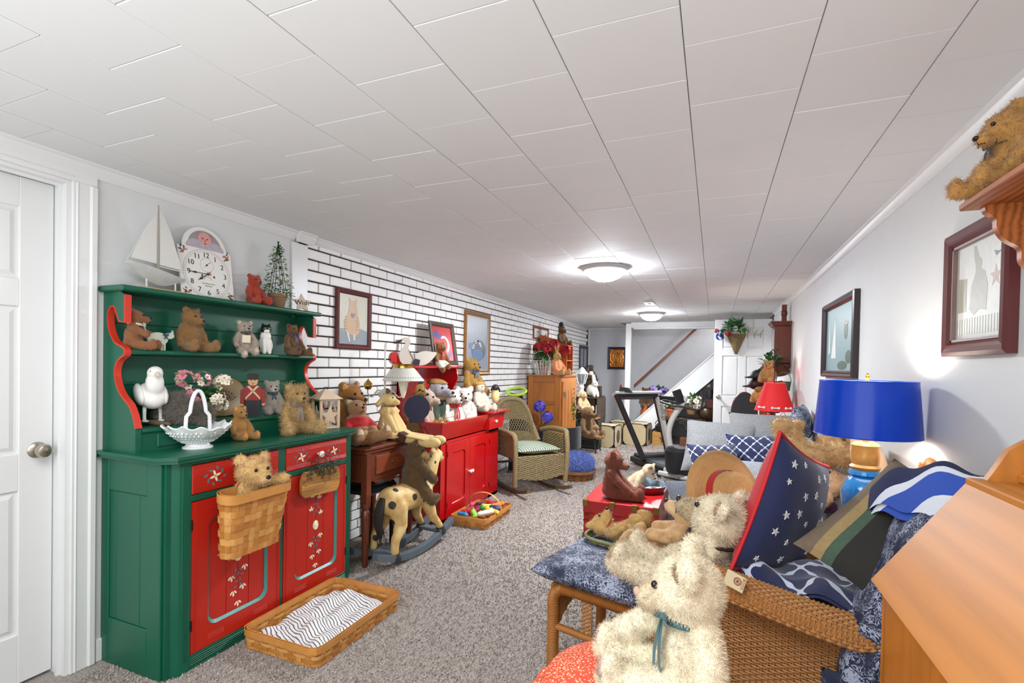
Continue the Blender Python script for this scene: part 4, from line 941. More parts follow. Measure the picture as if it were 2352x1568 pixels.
for a in (-1, 1):
    for b_ in (-1, 1): g.box(a * (s - .007) - .007, a * (s - .007) + .007, b_ * (s - .007) - .007, b_ * (s - .007) + .007, .01, .17)
g.obj('frame', m_lan, t, local=True)
g = G(); e = s + .014; g.add([(-e, -e, .18), (e, -e, .18), (e, e, .18), (-e, e, .18), (-.012, -.012, .235), (.012, -.012, .235), (.012, .012, .235), (-.012, .012, .235)], [(0, 1, 5, 4), (1, 2, 6, 5), (2, 3, 7, 6), (3, 0, 4, 7), (4, 5, 6, 7), (3, 2, 1, 0)]); g.obj('roof', m_lan, t, smooth=False, local=True)
for k in range(4):
    g = G(T(rz=k * PI / 2)); g.prism([(y, z + .078) for y, z in star_poly(.062, .45)], s - .006, s - .002, 'x'); g.obj('star', m_lan, t, local=True)
g = G(); g.tube([(0, -.012, .232), (0, -.01, .25), (0, .01, .25), (0, .012, .232)], .002, 6); g.obj('ring', m_wire, t, local=True)
g = G(); g.lathe([(.022, .012), (.022, .09), (.003, .09)], 16); g.obj('candle', mk('candle_wax', '#e8d9b8', .5), t, local=True)
# ---------------------------------------------------------------- hanging on the dresser, and the pet bed before it
Q = T((-2.0, 1.645, .475), ry=.13)
t = thing('splint_wall_basket', 'honey-coloured woven splint basket hanging on the left dresser door with a bear inside', 'basket', (-1.99, 1.63, .475))
splint(t, rloop(.038, 0, 0, .285, .085, .28, .1, .345, .05, Q), 9, 25, M_SPL, d=.004, sw=.86, hh=.47, rim=.03)
g = G(Q); g.box(.0, .075, -.13, .13, .0, .006); g.obj('basket_base', M_SPL[1], t)
g = G(); hp_ = spline([apply(Q, [(-.012, -.07, .27)])[0], apply(Q, [(-.012, -.05, .31)])[0], apply(Q, [(-.012, .05, .31)])[0], apply(Q, [(-.012, .07, .27)])[0]], 14); g.tube(hp_, .004, 6); g.obj('hanging_loop', M_SPL[1], t)
bear('teddy_bear', 'fluffy honey bear peeking out of the splint basket with one paw over its rim', (-1.975, 1.665, .575), facing(-1.96, 1.66, 34), .33, '#d6ad70', fur=(6000, .04), hs=1.15, arms=[(.2, .36, .6), (.1, -.12, .4)], legs=[(.09, .08, .02), (.09, -.08, .02)], leg_r=.6, pad='#d9b47c', muz='#d6ae72', fat=.6, mess=.7)
t = thing('bread_board', 'oval wooden board trimmed with berry vines hanging from the white drawer knob', 'wooden board', (-2.02, 2.155, .66))
g = G(T((-2.035, 2.155, .665), rx=-.04)); 
for k in range(8): 
    z0, z1 = -.07 + k * .0175, -.07 + (k + 1) * .0175 - .0008; zc = max(abs(z0), abs(z1)); 
    w0 = lambda z: .118 + .028 * math.sqrt(max(0, 1 - (z / .07) ** 2))
    gg = G(T((-2.035, 2.155, .665), rx=-.04)); gg.prism([(-w0(z0), z0), (w0(z0), z0), (w0(z1), z1), (-w0(z1), z1)], 0, .016, 'x'); gg.obj('board_strip', mk('oak_board', '#b98442', .5, var=.2, kind='wood'), t)
g = G(); rg = np.random.default_rng(8)
for k in range(46):
    c = np.array((-2.015, 2.155 + rg.normal(0, .055), .742 + rg.normal(0, .018))); g.tube(spline([c, c + rg.normal(0, .025, 3) * (.4, 1, 1), c + rg.normal(0, .05, 3) * (.3, 1, 1) + (0, 0, .01)], 6), .0011, 4, mat=0); leaf(g, c + rg.normal(0, .012, 3), rg.normal(0, 1, 3) + (0, 0, -.4), .03, .006, 2)
    g.ell(c + rg.normal(0, .02, 3) * (.2, 1, 1), .0035, nu=6, nv=5, mat=1)
g.tube([(-2.015, 2.07, .735), (-2.012, 2.1, .79), (-2.012, 2.159, .822), (-2.012, 2.21, .79), (-2.015, 2.24, .735)], .0013, 4, mat=0); g.obj('berry_vine', [mk('vine_brown', '#4b2a22', .7), mk('berry_red', '#7a1c20', .5), M_DLEAF], t)
t = thing('splint_pet_bed', 'low oblong splint basket used as a pet bed, on the carpet before the dresser', 'basket', (-1.785, 1.955, 0))
splint(t, rloop(-1.785, 1.955, .004, .085, .45, .615, .455, .622, .045), 5, 41, M_SPL, d=.004, sw=.55, hh=.46, rim=.022)
g = G(); g.box(-2.0, -1.57, 1.66, 2.25, .002, .01); g.obj('basket_base', M_SPL[1], t)
m_tick = stripes('ticking_stripe', '#e4e1dd', '#565a70', 62, 1, duty=.3, wav=.05, rot=.35)
c = thing('ticking_cushion', 'thin navy and white ticking-striped cushion inside the low pet basket', 'cushion', (-1.785, 1.955, .012))
rg = np.random.default_rng(3); top = []; nu, nv = 44, 56
wr = [(rg.random() * 6, rg.normal(0, 18), rg.normal(0, 18), .0035 + .004 * rg.random()) for _ in range(9)]
for i in range(nu):
    row = []
    for j in range(nv):
        u, v = i / (nu - 1) * 2 - 1, j / (nv - 1) * 2 - 1; e = (1 - abs(u) ** 6) * (1 - abs(v) ** 6); x, y = -1.785 + u * .205, 1.955 + v * .285
        z = .012 + .045 * max(e, 0) ** .4 + sum(q * math.sin(a + x * b_ + y * cc) for a, b_, cc, q in wr) * max(e, 0) ** .5; row.append((x, y, z))
    top.append(row)
g = G(); g.grid(np.array(top)); g.box(-1.985, -1.585, 1.675, 2.235, .012, .014); g.obj('cushion_cover', m_tick, c, ang=180)
# ---------------------------------------------------------------- pictures on the brick wall
def picture(name, label, wall_m, w, h, fw, mfr, art=None, mmat=None, mat_w=.0, cat='picture', dep=.022, lip=None, glass=True):
    """framed picture in local y(width) z(height), facing +x, origin at its centre on the wall"""
    loc, rz = wall_m[:3], wall_m[3]; t = thing(name, label, cat, loc, rz, None, 0, wall_m[4] if len(wall_m) > 4 else 0)
    for nm, poly in (('frame_rail', [(-w / 2, -h / 2), (w / 2, -h / 2), (w / 2 - fw, -h / 2 + fw), (-w / 2 + fw, -h / 2 + fw)]), ('frame_rail', [(-w / 2, h / 2), (w / 2, h / 2), (w / 2 - fw, h / 2 - fw), (-w / 2 + fw, h / 2 - fw)]),
                     ('frame_stile', [(-w / 2, -h / 2), (-w / 2, h / 2), (-w / 2 + fw, h / 2 - fw), (-w / 2 + fw, -h / 2 + fw)]), ('frame_stile', [(w / 2, -h / 2), (w / 2, h / 2), (w / 2 - fw, h / 2 - fw), (w / 2 - fw, -h / 2 + fw)])):
        g = G(); P = np.array(poly); n = 4; out = []
        for s, x in ((0, 0), (0, dep * .8), (.25, dep), (.55, dep * .8), (.75, dep * .9), (1, dep * .45), (1, 0)): 
            q = P[[0, 1]] * (1 - s) + P[[3, 2]] * s; out.append([(x, *q[0]), (x, *q[1])])
        g.grid(np.array(out), closeu=True); g.obj(nm, mfr, t, local=True, ang=25)
    if lip: 
        g = G(); e = fw - .002; 
        for y0, y1, z0, z1 in ((-w / 2 + e, w / 2 - e, h / 2 - fw - .006, h / 2 - e), (-w / 2 + e, w / 2 - e, -h / 2 + e, -h / 2 + fw + .006), (-w / 2 + e, -w / 2 + fw + .006, -h / 2 + e, h / 2 - e), (w / 2 - fw - .006, w / 2 - e, -h / 2 + e, h / 2 - e)): g.box(.003, dep * .6, y0, y1, z0, z1)
        g.obj('frame_lip', lip, t, local=True)
    g = G(); g.box(0, .004, -w / 2 + fw * .8, w / 2 - fw * .8, -h / 2 + fw * .8, h / 2 - fw * .8); g.obj('backing', mmat or mk('mat_board', '#d9d6cd', .35, var=.03), t, local=True)
    if art: art(t, w - 2 * fw, h - 2 * fw)
    return t
def flat(t, nm, col, polys, x=.005, th=.0006):
    for k, poly in enumerate(polys): g = G(); g.prism(poly, x, x + th, 'x'); g.obj(nm, mk('print_' + col, col, .35, var=.12, nscale=40), t, local=True, smooth=False)
m_maroon = mk('maroon_frame', '#5c2424', .35, var=.15)
def art_cat(t, w, h):
    flat(t, 'print_sky', '#cfcbbb', [[(-w / 2, -h / 2), (w / 2, -h / 2), (w / 2, h / 2), (-w / 2, h / 2)]], .0045)
    flat(t, 'print_hill', '#8f97a0', [[(-w / 2, -h / 2), (w / 2, -h / 2), (w / 2, -h * .22), (w * .2, -h * .16), (-w / 2, -h * .2)]], .0052)
    b = [(-.3, -.25), (-.34, -.05), (-.2, .12), (-.16, .3), (-.17, .44), (-.1, .39), (.02, .39), (.1, .44), (.1, .3), (.14, .12), (.22, -.06), (.2, -.25), (.08, -.34), (-.1, -.3)]
    flat(t, 'printed_cat', '#c9a98a', [[(x * w, y * h) for x, y in b]], .006)
    flat(t, 'printed_heart', '#8c7f80', [[(0 - .06 * w, .02 * h), (-.12 * w, .1 * h), (-.07 * w, .14 * h), (-.03 * w, .11 * h), (.02 * w, .14 * h), (.06 * w, .1 * h)]], .0068)
    flat(t, 'cat_stripe', '#8a7058', [[(-.3 * w + k % 2 * .38 * w, (-.2 + .06 * (k // 2)) * h), (-.2 * w + k % 2 * .38 * w, (-.195 + .06 * (k // 2)) * h), (-.3 * w + k % 2 * .38 * w, (-.185 + .06 * (k // 2)) * h)] for k in range(10)], .0068)
    flat(t, 'printed_leg', '#ded6c8', [[(-.25 * w, -.26 * h), (-.17 * w, -.28 * h), (-.12 * w, -.44 * h), (-.16 * w, -.45 * h)], [(-.02 * w, -.3 * h), (.04 * w, -.3 * h), (.05 * w, -.42 * h), (0, -.42 * h)]], .0068)
picture('framed_cat_print', 'maroon framed print of a striped cat with a heart, on the white brick wall', (XL + .002, 2.945, 1.65, 0), .385, .435, .037, m_maroon, art_cat)
def art_jar(t, w, h):
    flat(t, 'print_ground', '#8d949e', [[(-w / 2, -h / 2), (w / 2, -h / 2), (w / 2, h / 2), (-w / 2, h / 2)]], .0045)
    flat(t, 'print_shadow', '#5c6068', [ellipse(.34 * w, .2 * h, 20, (.06 * w, -.12 * h))], .0052); flat(t, 'printed_vase', '#5a7aa6', [ellipse(.26 * w, .12 * h, 20, (.02 * w, -.22 * h)), ellipse(.1 * w, .06 * h, 12, (-.3 * w, -.05 * h))], .0058)
    flat(t, 'printed_blossom', '#ccd3dc', [ellipse(.05 * w, .02 * h, 8, (math.sin(k * 2.3) * .2 * w, (-.02 + .07 * math.cos(k * 1.7)) * h)) for k in range(12)], .0065)
picture('framed_flower_print', 'tall gold framed print of blue vases and flowers, on the white brick wall', (XL + .002, 5.01, 1.575, 0), .64, .70, .05, mk('gilt_oak', '#9a6a38', .35, .3, var=.25), art_jar, mk('mat_grey', '#9aa2ab', .4), lip=mk('mat_edge', '#c3c8cc', .5))
def art_hi(t, w, h):
    for s, z, p, n in (('KITTY', .1, -.22, .32), ('you', -.12, .02, .3)): text(s, h * n, mk('sampler_ink', '#43403c', .6), t, np.array(WM[t.name]) @ T((.005, p * w, z * h), rz=PI / 2) @ T(rx=PI / 2), 'sampler_lettering')
    flat(t, 'printed_cat', '#3d3b3a', [[(.28 * w, -.35 * h), (.44 * w, -.35 * h), (.42 * w, 0), (.4 * w, .2 * h), (.34 * w, .05 * h), (.3 * w, -.1 * h)], ellipse(.05 * w, .04 * h, 8, (-.34 * w, -.25 * h))])
picture('framed_sampler', 'small wide sampler in a reddish wood frame, on the brick wall above the geraniums', (XL + .002, 7.2, 1.835, 0), .70, .19, .028, mk('sampler_frame', '#8a3d28', .4, var=.15), art_hi)
def art_win(t, w, h): flat(t, 'glass_strip', '#8c8c96', [[(a * w, -.46 * h), (b * w, -.46 * h), (b * w, .46 * h), (a * w, .46 * h)] for a, b in ((-.46, -.06), (.06, .46))])
picture('dark_two_pane_frame', 'black two-pane frame on the brick wall in the far corner', (XL + .002, 9.9, 1.53, 0), .68, .49, .05, mk('black_frame', '#20242e', .4), art_win, mk('black_frame', '#20242e', .4))
def art_cop(t, w, h):
    rg = np.random.default_rng(6); g = G(); n = 40; U, V = np.meshgrid(np.linspace(-.5, .5, n), np.linspace(-.5, .5, n), indexing='ij'); R_ = np.hypot(U, V); Z = .004 * np.sin(R_ * 34 + 3 * np.arctan2(V, U)) + .002 * np.sin(U * 30) * np.cos(V * 26)
    g.grid(np.stack([.009 + Z, U * w, V * h], 2), flip=False); g.obj('copper_relief', mk('copper_sheet', '#c07a3c', .3, 1, var=.2), t, local=True, ang=180)
picture('copper_relief_picture', 'embossed copper picture in a dark blue frame on the far grey wall', (-1.87, YF - .002, 1.535, -PI / 2), .385, .46, .05, mk('navy_frame', '#23283c', .4), art_cop)
# ---------------------------------------------------------------- sewing cabinet and the things on it
m_mahog = mk('mahogany', '#6b3420', .32, var=.22, nscale=3, kind='wood', coat=.3)
t = thing('sewing_cabinet', 'reddish brown wooden sewing cabinet with a moulded top and one drawer beside the dresser', 'sewing cabinet', (-2.26, 2.88, 0))
g = G(); g.box(-2.46, -2.045, 2.565, 3.17, .762, .786, .006); g.box(-2.455, -2.055, 2.575, 3.16, .74, .762, .008); g.obj('top', m_mahog, t)
g = G(); g.box(-2.44, -2.075, 2.6, 3.14, .55, .74, .003); g.obj('case', m_mahog, t)
g = G(); g.prism([(2.68, .55), (3.06, .55), (3.02, .53), (2.96, .545), (2.87, .51), (2.78, .545), (2.72, .53)], -2.09, -2.076, 'x'); g.obj('apron', m_mahog, t)
g = G(); g.box(-2.08, -2.066, 2.7, 3.04, .59, .715, .004); d = g.obj('drawer', mk('mahogany_flame', '#7d3d24', .3, var=.35, nscale=5, kind='wood', coat=.3), t); g = G(); g.ell((-2.06, 2.87, .655), .012, nu=10, nv=7); g.obj('drawer_knob', m_mahog, d)
for x, y in ((-2.085, 2.62), (-2.085, 3.12), (-2.42, 2.62), (-2.42, 3.12)):
    g = G(); g.box(x - .024, x + .024, y - .024, y + .024, .42, .74, .003); g.lathe([(.016, 0), (.02, .03), (.027, .3), (.03, .36), (.02, .375), (.03, .39), (.03, .42)], 16, (x, y, 0)); g.obj('leg', m_mahog, t)
t = thing('stool', 'dark stool with a black padded seat tucked under the sewing cabinet', 'stool', (-2.27, 2.87, 0))
g = G(); g.box(-2.42, -2.12, 2.7, 3.03, .43, .49, .025); g.obj('seat_pad', mk('black_leather', '#26292e', .35, var=.1), t)
for x in (-2.39, -2.15):
    for y in (2.73, 3.0): g = G(); g.cyl((x, y, 0), (x, y, .43), .018, .022); g.obj('leg', mk('dark_stain', '#2b1712', .4, var=.2), t)
ZS = .786
b = bear('teddy_bear', 'big golden mohair bear in a green collar sitting behind the bear with the red scarf', (-2.33, 2.73, ZS), facing(-2.33, 2.7, 48), .43, '#9a6420', fur=(3500, .022), snout=1.25, pad='#c09a68', head=(0, .05, 0)); neck(b, '#6f8064', w=.045)
b = bear('teddy_bear', 'tan bear in a brown beret and red scarf lounging on the sewing cabinet', (-2.165, 2.655, ZS), facing(-2.16, 2.65, 24), .33, '#a67a52', pad='#d8c3a6', fur=(2200, .018), ry=-.28, legs=[(.62, .3, .12), (.5, -.2, .1)], arms=[(.2, .26, .2), (.14, -.27, .2)], ears='bear')
h = .33; wear(b, 'shirt', [E_((0, 0, .42), (.205, .225, .17)), C_((.01, .16, .5), (.1, .27, .36), .1, .09), C_((.01, -.16, .5), (.08, -.27, .36), .1, .09), E_((.1, 0, .52), (.13, .15, .06))], '#b21d22', label='red scarf and shirt')
wear(b, 'beret', [E_((-.03, -.06, .93), (.15, .16, .055), 0, rotm(0, -.2, -.3)), C_((-.03, -.06, .96), (-.03, -.07, 1.0), .015, .012)], '#3f2a24', label='brown beret')
wear(b, 'trousers', [E_((.02, 0, .16), (.225, .24, .14)), C_((.1, .13, .12), (.3, .2, .12), .145, .13), C_((.1, -.12, .11), (.28, -.16, .11), .145, .13)], '#8a6238', label='tan trousers')
t = thing('china_bunny', 'small white china sugar bowl with a bunny beside it on the sewing cabinet', 'figurine', (-2.19, 2.875, ZS), -.5)
me, _ = blob([E_((0, -.02, .04), (.045, .045, .042)), E_((0, -.02, .085), (.02, .02, .012)), E_((.01, .045, .03), (.03, .028, .032)), E_((.015, .05, .078), (.022, .022, .022)), C_((.01, .042, .09), (0, .036, .125), .009, .006), C_((.012, .06, .09), (.006, .066, .125), .009, .006)], .005, 3); place_mesh(me, 'body', [m_china], t)
t = thing('doll', 'cream bunny doll in a ruffled dress holding a book on the sewing cabinet', 'doll', (-2.19, 3.0, ZS), facing(-2.19, 3.0, 62))
me, _ = blob([E_((0, 0, .28), (.05, .058, .05)), C_((.04, 0, .27), (.065, 0, .265), .028, .022), C_((-.02, .03, .31), (-.055, .07, .26), .018, .02), C_((-.02, -.03, .31), (-.05, -.075, .25), .018, .02), C_((0, .05, .2), (.08, .075, .07), .028, .024), C_((0, -.05, .2), (.085, -.07, .07), .028, .024), C_((.05, .04, .03), (.33, .055, -.005), .035, .034), C_((.05, -.03, .03), (.33, -.04, -.01), .035, .034), E_((.37, .055, .0), (.055, .038, .036)), E_((.37, -.04, -.005), (.055, .038, .036))], .008, 4)
place_mesh(me, 'body', [mk('doll_cloth', '#d9bd80', .8, var=.06, kind='cloth')], t)
g = G(); R_ = []
for k in range(40):
    a = 2 * PI * k / 40; f = 1 + .1 * math.sin(a * 9); R_.append([(.045 * math.cos(a), .05 * math.sin(a), .235), (.07 * f * math.cos(a), .085 * f * math.sin(a), .2), (.06 * math.cos(a), .065 * math.sin(a), .17), (.02 + .1 * f * math.cos(a), .1 * f * math.sin(a), .07), (.06 + .14 * f * math.cos(a), .12 * f * math.sin(a), .016 + .02 * max(0, math.cos(a)))])
g.grid(np.array(R_), closeu=True); g.obj('dress', mk('cream_dress', '#dcb87c', .85, var=.1, kind='cloth'), t, local=True, ang=180)
g = G(); g.prism([(.1, .075), (.3, .11), (.31, -.09), (.1, -.08)], .04, .048, 'z', m=T((0, 0, .012), ry=.12)); g.obj('skirt_front', mk('cream_dress', '#dcb87c', .85, var=.1, kind='cloth'), t, local=True)
g = G(); g.box(.09, .15, -.1, -.02, .05, .11, .006, m=T(ry=.4)); g.obj('book', mk('brown_book', '#4a2a1e', .6, var=.2), t, local=True)
g = G()
for sg in (1, -1): g.ell((.04, sg * .024, .3), .006, nu=8, nv=6)
g.obj('eyes', m_black, t, local=True); g = G(); puff(g, (-.02, .0, .335), .025, 9, (0, 1), np.random.default_rng(3), .7); g.obj('bonnet_flowers', [mk('brown_ribbon', '#7a4a30', .7), mk('peach_ribbon', '#d9b492', .7)], t, local=True)
# white two-arm lamp
m_lampw = mk('lamp_enamel', '#d6d6cf', .35, var=.03); m_brass = mk('brass_poly', '#c2a04e', .18, 1, var=.05); lp = (-2.285, 3.07)
t = thing('table_lamp', 'white enamel two-armed lamp with a pierced metal shade on the sewing cabinet', 'lamp', (lp[0], lp[1], ZS))
g = G(); g.lathe([(.07, 0), (.07, .01), (.03, .02), (.026, .03), (.028, .22), (.02, .26), (.018, .28), (.045, .3), (.048, .33), (.02, .35), (.006, .36), (.0055, .66), (0, .66)], 20, (*lp, ZS)); g.obj('column', m_lampw, t)
g = G(); g.tube([(lp[0] + .0, lp[1] + .012 * math.cos(a), ZS + .678 + .018 * math.sin(a)) for a in np.linspace(0, 2 * PI, 14, endpoint=False)], .0028, 6, closed=True); g.obj('finial_ring', m_lampw, t)
u = np.array((.93, .37, 0)); c0 = np.array((*lp, ZS + .33))
for sg, L_ in ((1, .14), (-1, .125)):
    g = G(); g.tube(spline([c0, c0 + u * sg * L_ * .4 + (0, 0, .015), c0 + u * sg * L_ * .75 + (0, 0, -.035), c0 + u * sg * L_ + (0, 0, -.01), c0 + u * sg * L_ + (0, 0, .03)], 14), .0055, 8); g.obj('arm', m_lampw, t)
c1 = c0 - u * .125 + (0, 0, .045); g = G(); g.lathe([(0, -.03), (.02, -.024), (.034, 0), (.03, .02), (.018, .035), (.008, .045), (0, .055)], 18, tuple(c1)); g.obj('brass_cup', m_brass, t)
c2 = c0 + u * .14; g = G(); g.lathe([(.008, -.04), (.022, .0), (.034, .06), (.036, .075), (.05, .085), (.052, .1)], 20, tuple(c2)); g.obj('socket_cup', mk('lamp_porcelain', '#e3e2d2', .3, var=.03), t)
c3 = c2 + (0, 0, .09); g = G(); g.lathe([(.155, .0), (.156, .003), (.08, .093), (.078, .09), (.152, .0)], 40, tuple(c3), cap=False); g.obj('shade', m_lampw, t)
g = G(); g.lathe([(.072, .09), (.078, .093), (.075, .105), (.082, .125), (.06, .122), (.06, .09)], 28, tuple(c3)); g.obj('brass_gallery', m_brass, t)
g = G()
for k in range(44): a = k * 2 * PI / 44; g.ell(c3 + (.1365 * math.cos(a), .1365 * math.sin(a), .0245), .0042, nu=6, nv=5)
o = g.obj('shade_piercing', mk('pierced_dark', '#5c5b57', .6), t); o['kind'] = 'stuff'
# ---------------------------------------------------------------- red dry sink
m_sink = mk('glossy_red', '#b80d12', .25, var=.06, nscale=4, coat=.2)
t = thing('dry_sink', 'glossy red dry sink cupboard with a splayed tray, two doors and a high shelf back', 'dry sink', (-2.28, 4.15, 0))
g = G(); g.box(-2.478, -2.085, 3.56, 4.73, 0, .70, .003); g.box(-2.09, -2.078, 3.56, 3.64, 0, .7); g.box(-2.09, -2.078, 4.5, 4.73, 0, .7); g.box(-2.09, -2.078, 3.56, 4.73, .665, .7); g.box(-2.09, -2.078, 3.56, 4.73, 0, .03); g.obj('carcass', m_sink, t)
def splay(name, y0, y1, e0, e1, z0, z1, out, th=.018):
    A = [(-2.478, y0, z0), (-2.078, y0, z0), (-2.078, y1, z0), (-2.478, y1, z0)]; B = [(-2.478, y0 - e0, z1), (-2.078 + out, y0 - e0, z1), (-2.078 + out, y1 + e1, z1), (-2.478, y1 + e1, z1)]
    for i, nm in ((0, 'tray_end'), (1, 'tray_front'), (2, 'tray_end')):
        a, b, c, d = np.array(A[i]), np.array(A[i + 1]), np.array(B[i + 1]), np.array(B[i]); n = np.cross(b - a, d - a); n = n / np.linalg.norm(n) * th
        g = G(); g.add([a, b, c, d, a - n, b - n, c - n, d - n], [(0, 1, 2, 3), (7, 6, 5, 4), (0, 4, 5, 1), (1, 5, 6, 2), (2, 6, 7, 3), (3, 7, 4, 0)]); g.obj(name or nm, m_sink, t, smooth=False)
splay(None, 3.56, 4.38, .07, .0, .70, .85, .055)
g = G(); g.box(-2.478, -2.078, 3.56, 4.73, .69, .705); g.obj('tray_floor', m_sink, t)
g = G(); g.prism([(-2.478, .70), (-2.07, .70), (-2.015, .86), (-2.478, .86)], 4.38, 4.72, 'y'); g.prism([(4.4, .70), (4.73, .70), (4.79, .86), (4.4, .86)], -2.478, -2.03, 'x'); g.obj('drawer_block', m_sink, t)
g = G(); g.box(-2.48, -1.985, 4.37, 4.84, .86, .876, .004); g.obj('side_top', m_sink, t)
g = G(T((-2.045, 4.55, .78), ry=.33)); g.box(-.006, .006, -.12, .13, -.055, .055, .003); d = g.obj('drawer', m_sink, t); g = G(T((-2.04, 4.55, .78), ry=.33)); g.lathe([(.008, 0), (.008, .012), (.016, .02), (.014, .03), (0, .033)], 14, axis='x'); g.obj('drawer_knob', m_china, d)
for y0, y1, kn in ((3.643, 4.068, 4.05), (4.072, 4.497, 4.09)):
    g = G(); w, h = y1 - y0, .625; cy, cz = (y0 + y1) / 2, .345
    for a, b, c, e in ((y0, y0 + .09, .032, .66), (y1 - .09, y1, .032, .66), (y0 + .09, y1 - .09, .032, .14), (y0 + .09, y1 - .09, .575, .66)): g.box(-2.086, -2.066, a, b, c, e, .002)
    for yy, q in ((y0 + .09, 1), (y1 - .09, -1)): g.prism([(yy, .576), (yy + q * .03, .576), (yy + q * .012, .566), (yy, .54)], -2.086, -2.0665, 'x'); g.prism([(yy, .139), (yy + q * .03, .139), (yy + q * .012, .15), (yy, .17)], -2.086, -2.0665, 'x')
    d = g.obj('cupboard_door', m_sink, t); g = G(); g.box(-2.088, -2.077, y0 + .05, y1 - .05, .1, .6); g.obj('door_panel', m_sink, d)
    g = G(); g.lathe([(.008, 0), (.007, .012), (.015, .018), (.014, .028), (0, .031)], 14, (-2.066, kn, .36), axis='x'); g.obj('door_knob', m_china, d)
    for z in (.12, .55): g = G(); yy = y0 + .008 if kn < 4.06 else y1 - .008; g.box(-2.067, -2.0635, yy - .005, yy + .005, z, z + .045); g.obj('hinge', m_black, d)
g = G(); g.box(-2.482, -2.465, 3.5, 4.2, .7, 1.35, .003); g.obj('back_panel', m_sink, t)
Pq = [(-2.48, .705), (-2.2, .85), (-2.22, .93), (-2.27, .98), (-2.31, 1.02), (-2.33, 1.08), (-2.30, 1.15), (-2.275, 1.2), (-2.28, 1.26), (-2.3, 1.3), (-2.48, 1.3)]
for y in (3.5, 4.18): g = G(); g.prism([tuple(q) for q in spline(Pq[1:10], 30)] + [(-2.48, 1.3), (-2.48, .705)], y, y + .02, 'y'); g.obj('side_bracket', m_sink, t)
g = G(); g.box(-2.48, -2.26, 3.43, 4.25, 1.3, 1.318, .004); g.obj('shelf', m_sink, t)
g = G(); g.prism(ellipse(.05, .045, 20, (3.44, 1.385))[:] , -2.478, -2.462, 'x'); g.box(-2.478, -2.464, 3.44, 3.6, 1.318, 1.38); g.obj('shelf_back_scroll', m_sink, t)
# on its shelf
t = thing('swan', 'flat white wooden swan with a dark beak and bead cord on the red shelf', 'swan', (-2.36, 3.585, 1.318), facing(-2.36, 3.58, 12))
m_sw = mk('swan_white', '#d9d2c6', .6, var=.08)
body = spline([(-.135, .1), (-.13, .045), (-.09, .005), (.0, 0), (.09, .012), (.15, .06), (.185, .115), (.14, .122), (.08, .128), (.02, .11), (-.03, .105), (-.062, .135), (-.05, .175), (-.042, .205), (-.06, .235), (-.1, .235), (-.125, .215), (-.12, .2), (-.1, .205), (-.085, .195), (-.095, .165), (-.115, .135)], 90, True)
g = G(); g.prism([tuple(q) for q in body], -.009, .009, 'x'); g.obj('body', m_sw, t, local=True)
g = G(); g.prism([(-.112, .222), (-.118, .2), (-.168, .182), (-.15, .208)], -.0095, .0095, 'x'); g.obj('beak', mk('beak_black', '#2b2826', .5), t, local=True)
g = G(); g.tube([(.011, -.06, .14), (.012, -.02, .06), (.012, .0, .02)], .002, 5); g.tube([(.011, -.01, .12), (.013, .0, .02)], .002, 5); g.prism([(-.03, .0), (.03, -.01), (.04, .05), (0, .06), (-.02, .04)], .011, .018, 'x'); g.obj('bead_cord', mk('navy_bead', '#2d3447', .5), t, local=True)
def art_abs(t, w, h):
    flat(t, 'print_red', '#b3161d', [[(-w / 2, -h / 2), (w / 2, -h / 2), (w / 2, h / 2), (-w / 2, h / 2)]], .0045); c = [(.05 + .26 * math.cos(a), -.02 + .26 * math.sin(a)) for a in np.linspace(-1.2, 2.3, 16)]; c2 = [(.05 + .16 * math.cos(a), -.02 + .19 * math.sin(a)) for a in np.linspace(2.2, -1.1, 16)]
    flat(t, 'print_white_curve', '#e8e3e0', [[(x * w, y * h) for x, y in c + c2]], .0056); flat(t, 'print_blue_stroke', '#3b3f86', [[(x * w, y * h) for x, y in q] for q in ([(-.44, .3), (-.3, .4), (-.2, .28), (-.02, .25), (-.02, .17), (-.24, .13), (-.4, .18)], [(-.05, -.38), (.2, -.32), (.4, -.2), (.42, -.28), (.2, -.44)])], .0056)
picture('red_abstract_picture', 'red abstract print in a dark ribbed frame leaning on the red shelf', (-2.35, 4.03, 1.525, 0, -.16), .44, .40, .042, mk('ribbed_pewter', '#4d443c', .5, .2, var=.4, nscale=60), art_abs)
b = bear('teddy_bear', 'small brown bear in red scarf and printed trousers dangling from the red shelf', (-2.285, 3.87, 1.318), facing(-2.285, 3.87, 38), .225, '#95602f', fur=(1500, .02), legs=[(.36, .15, -.05), (.34, -.12, -.18)]); neck(b, '#b52a2c', tails=.3, w=.06)
wear(b, 'trousers', [E_((.01, 0, .15), (.23, .245, .14)), C_((.1, .12, .11), (.25, .14, .04), .14, .13), C_((.1, -.12, .11), (.24, -.12, 0), .14, .13)], '#cfd2c4', label='white printed trousers', kind='heather')
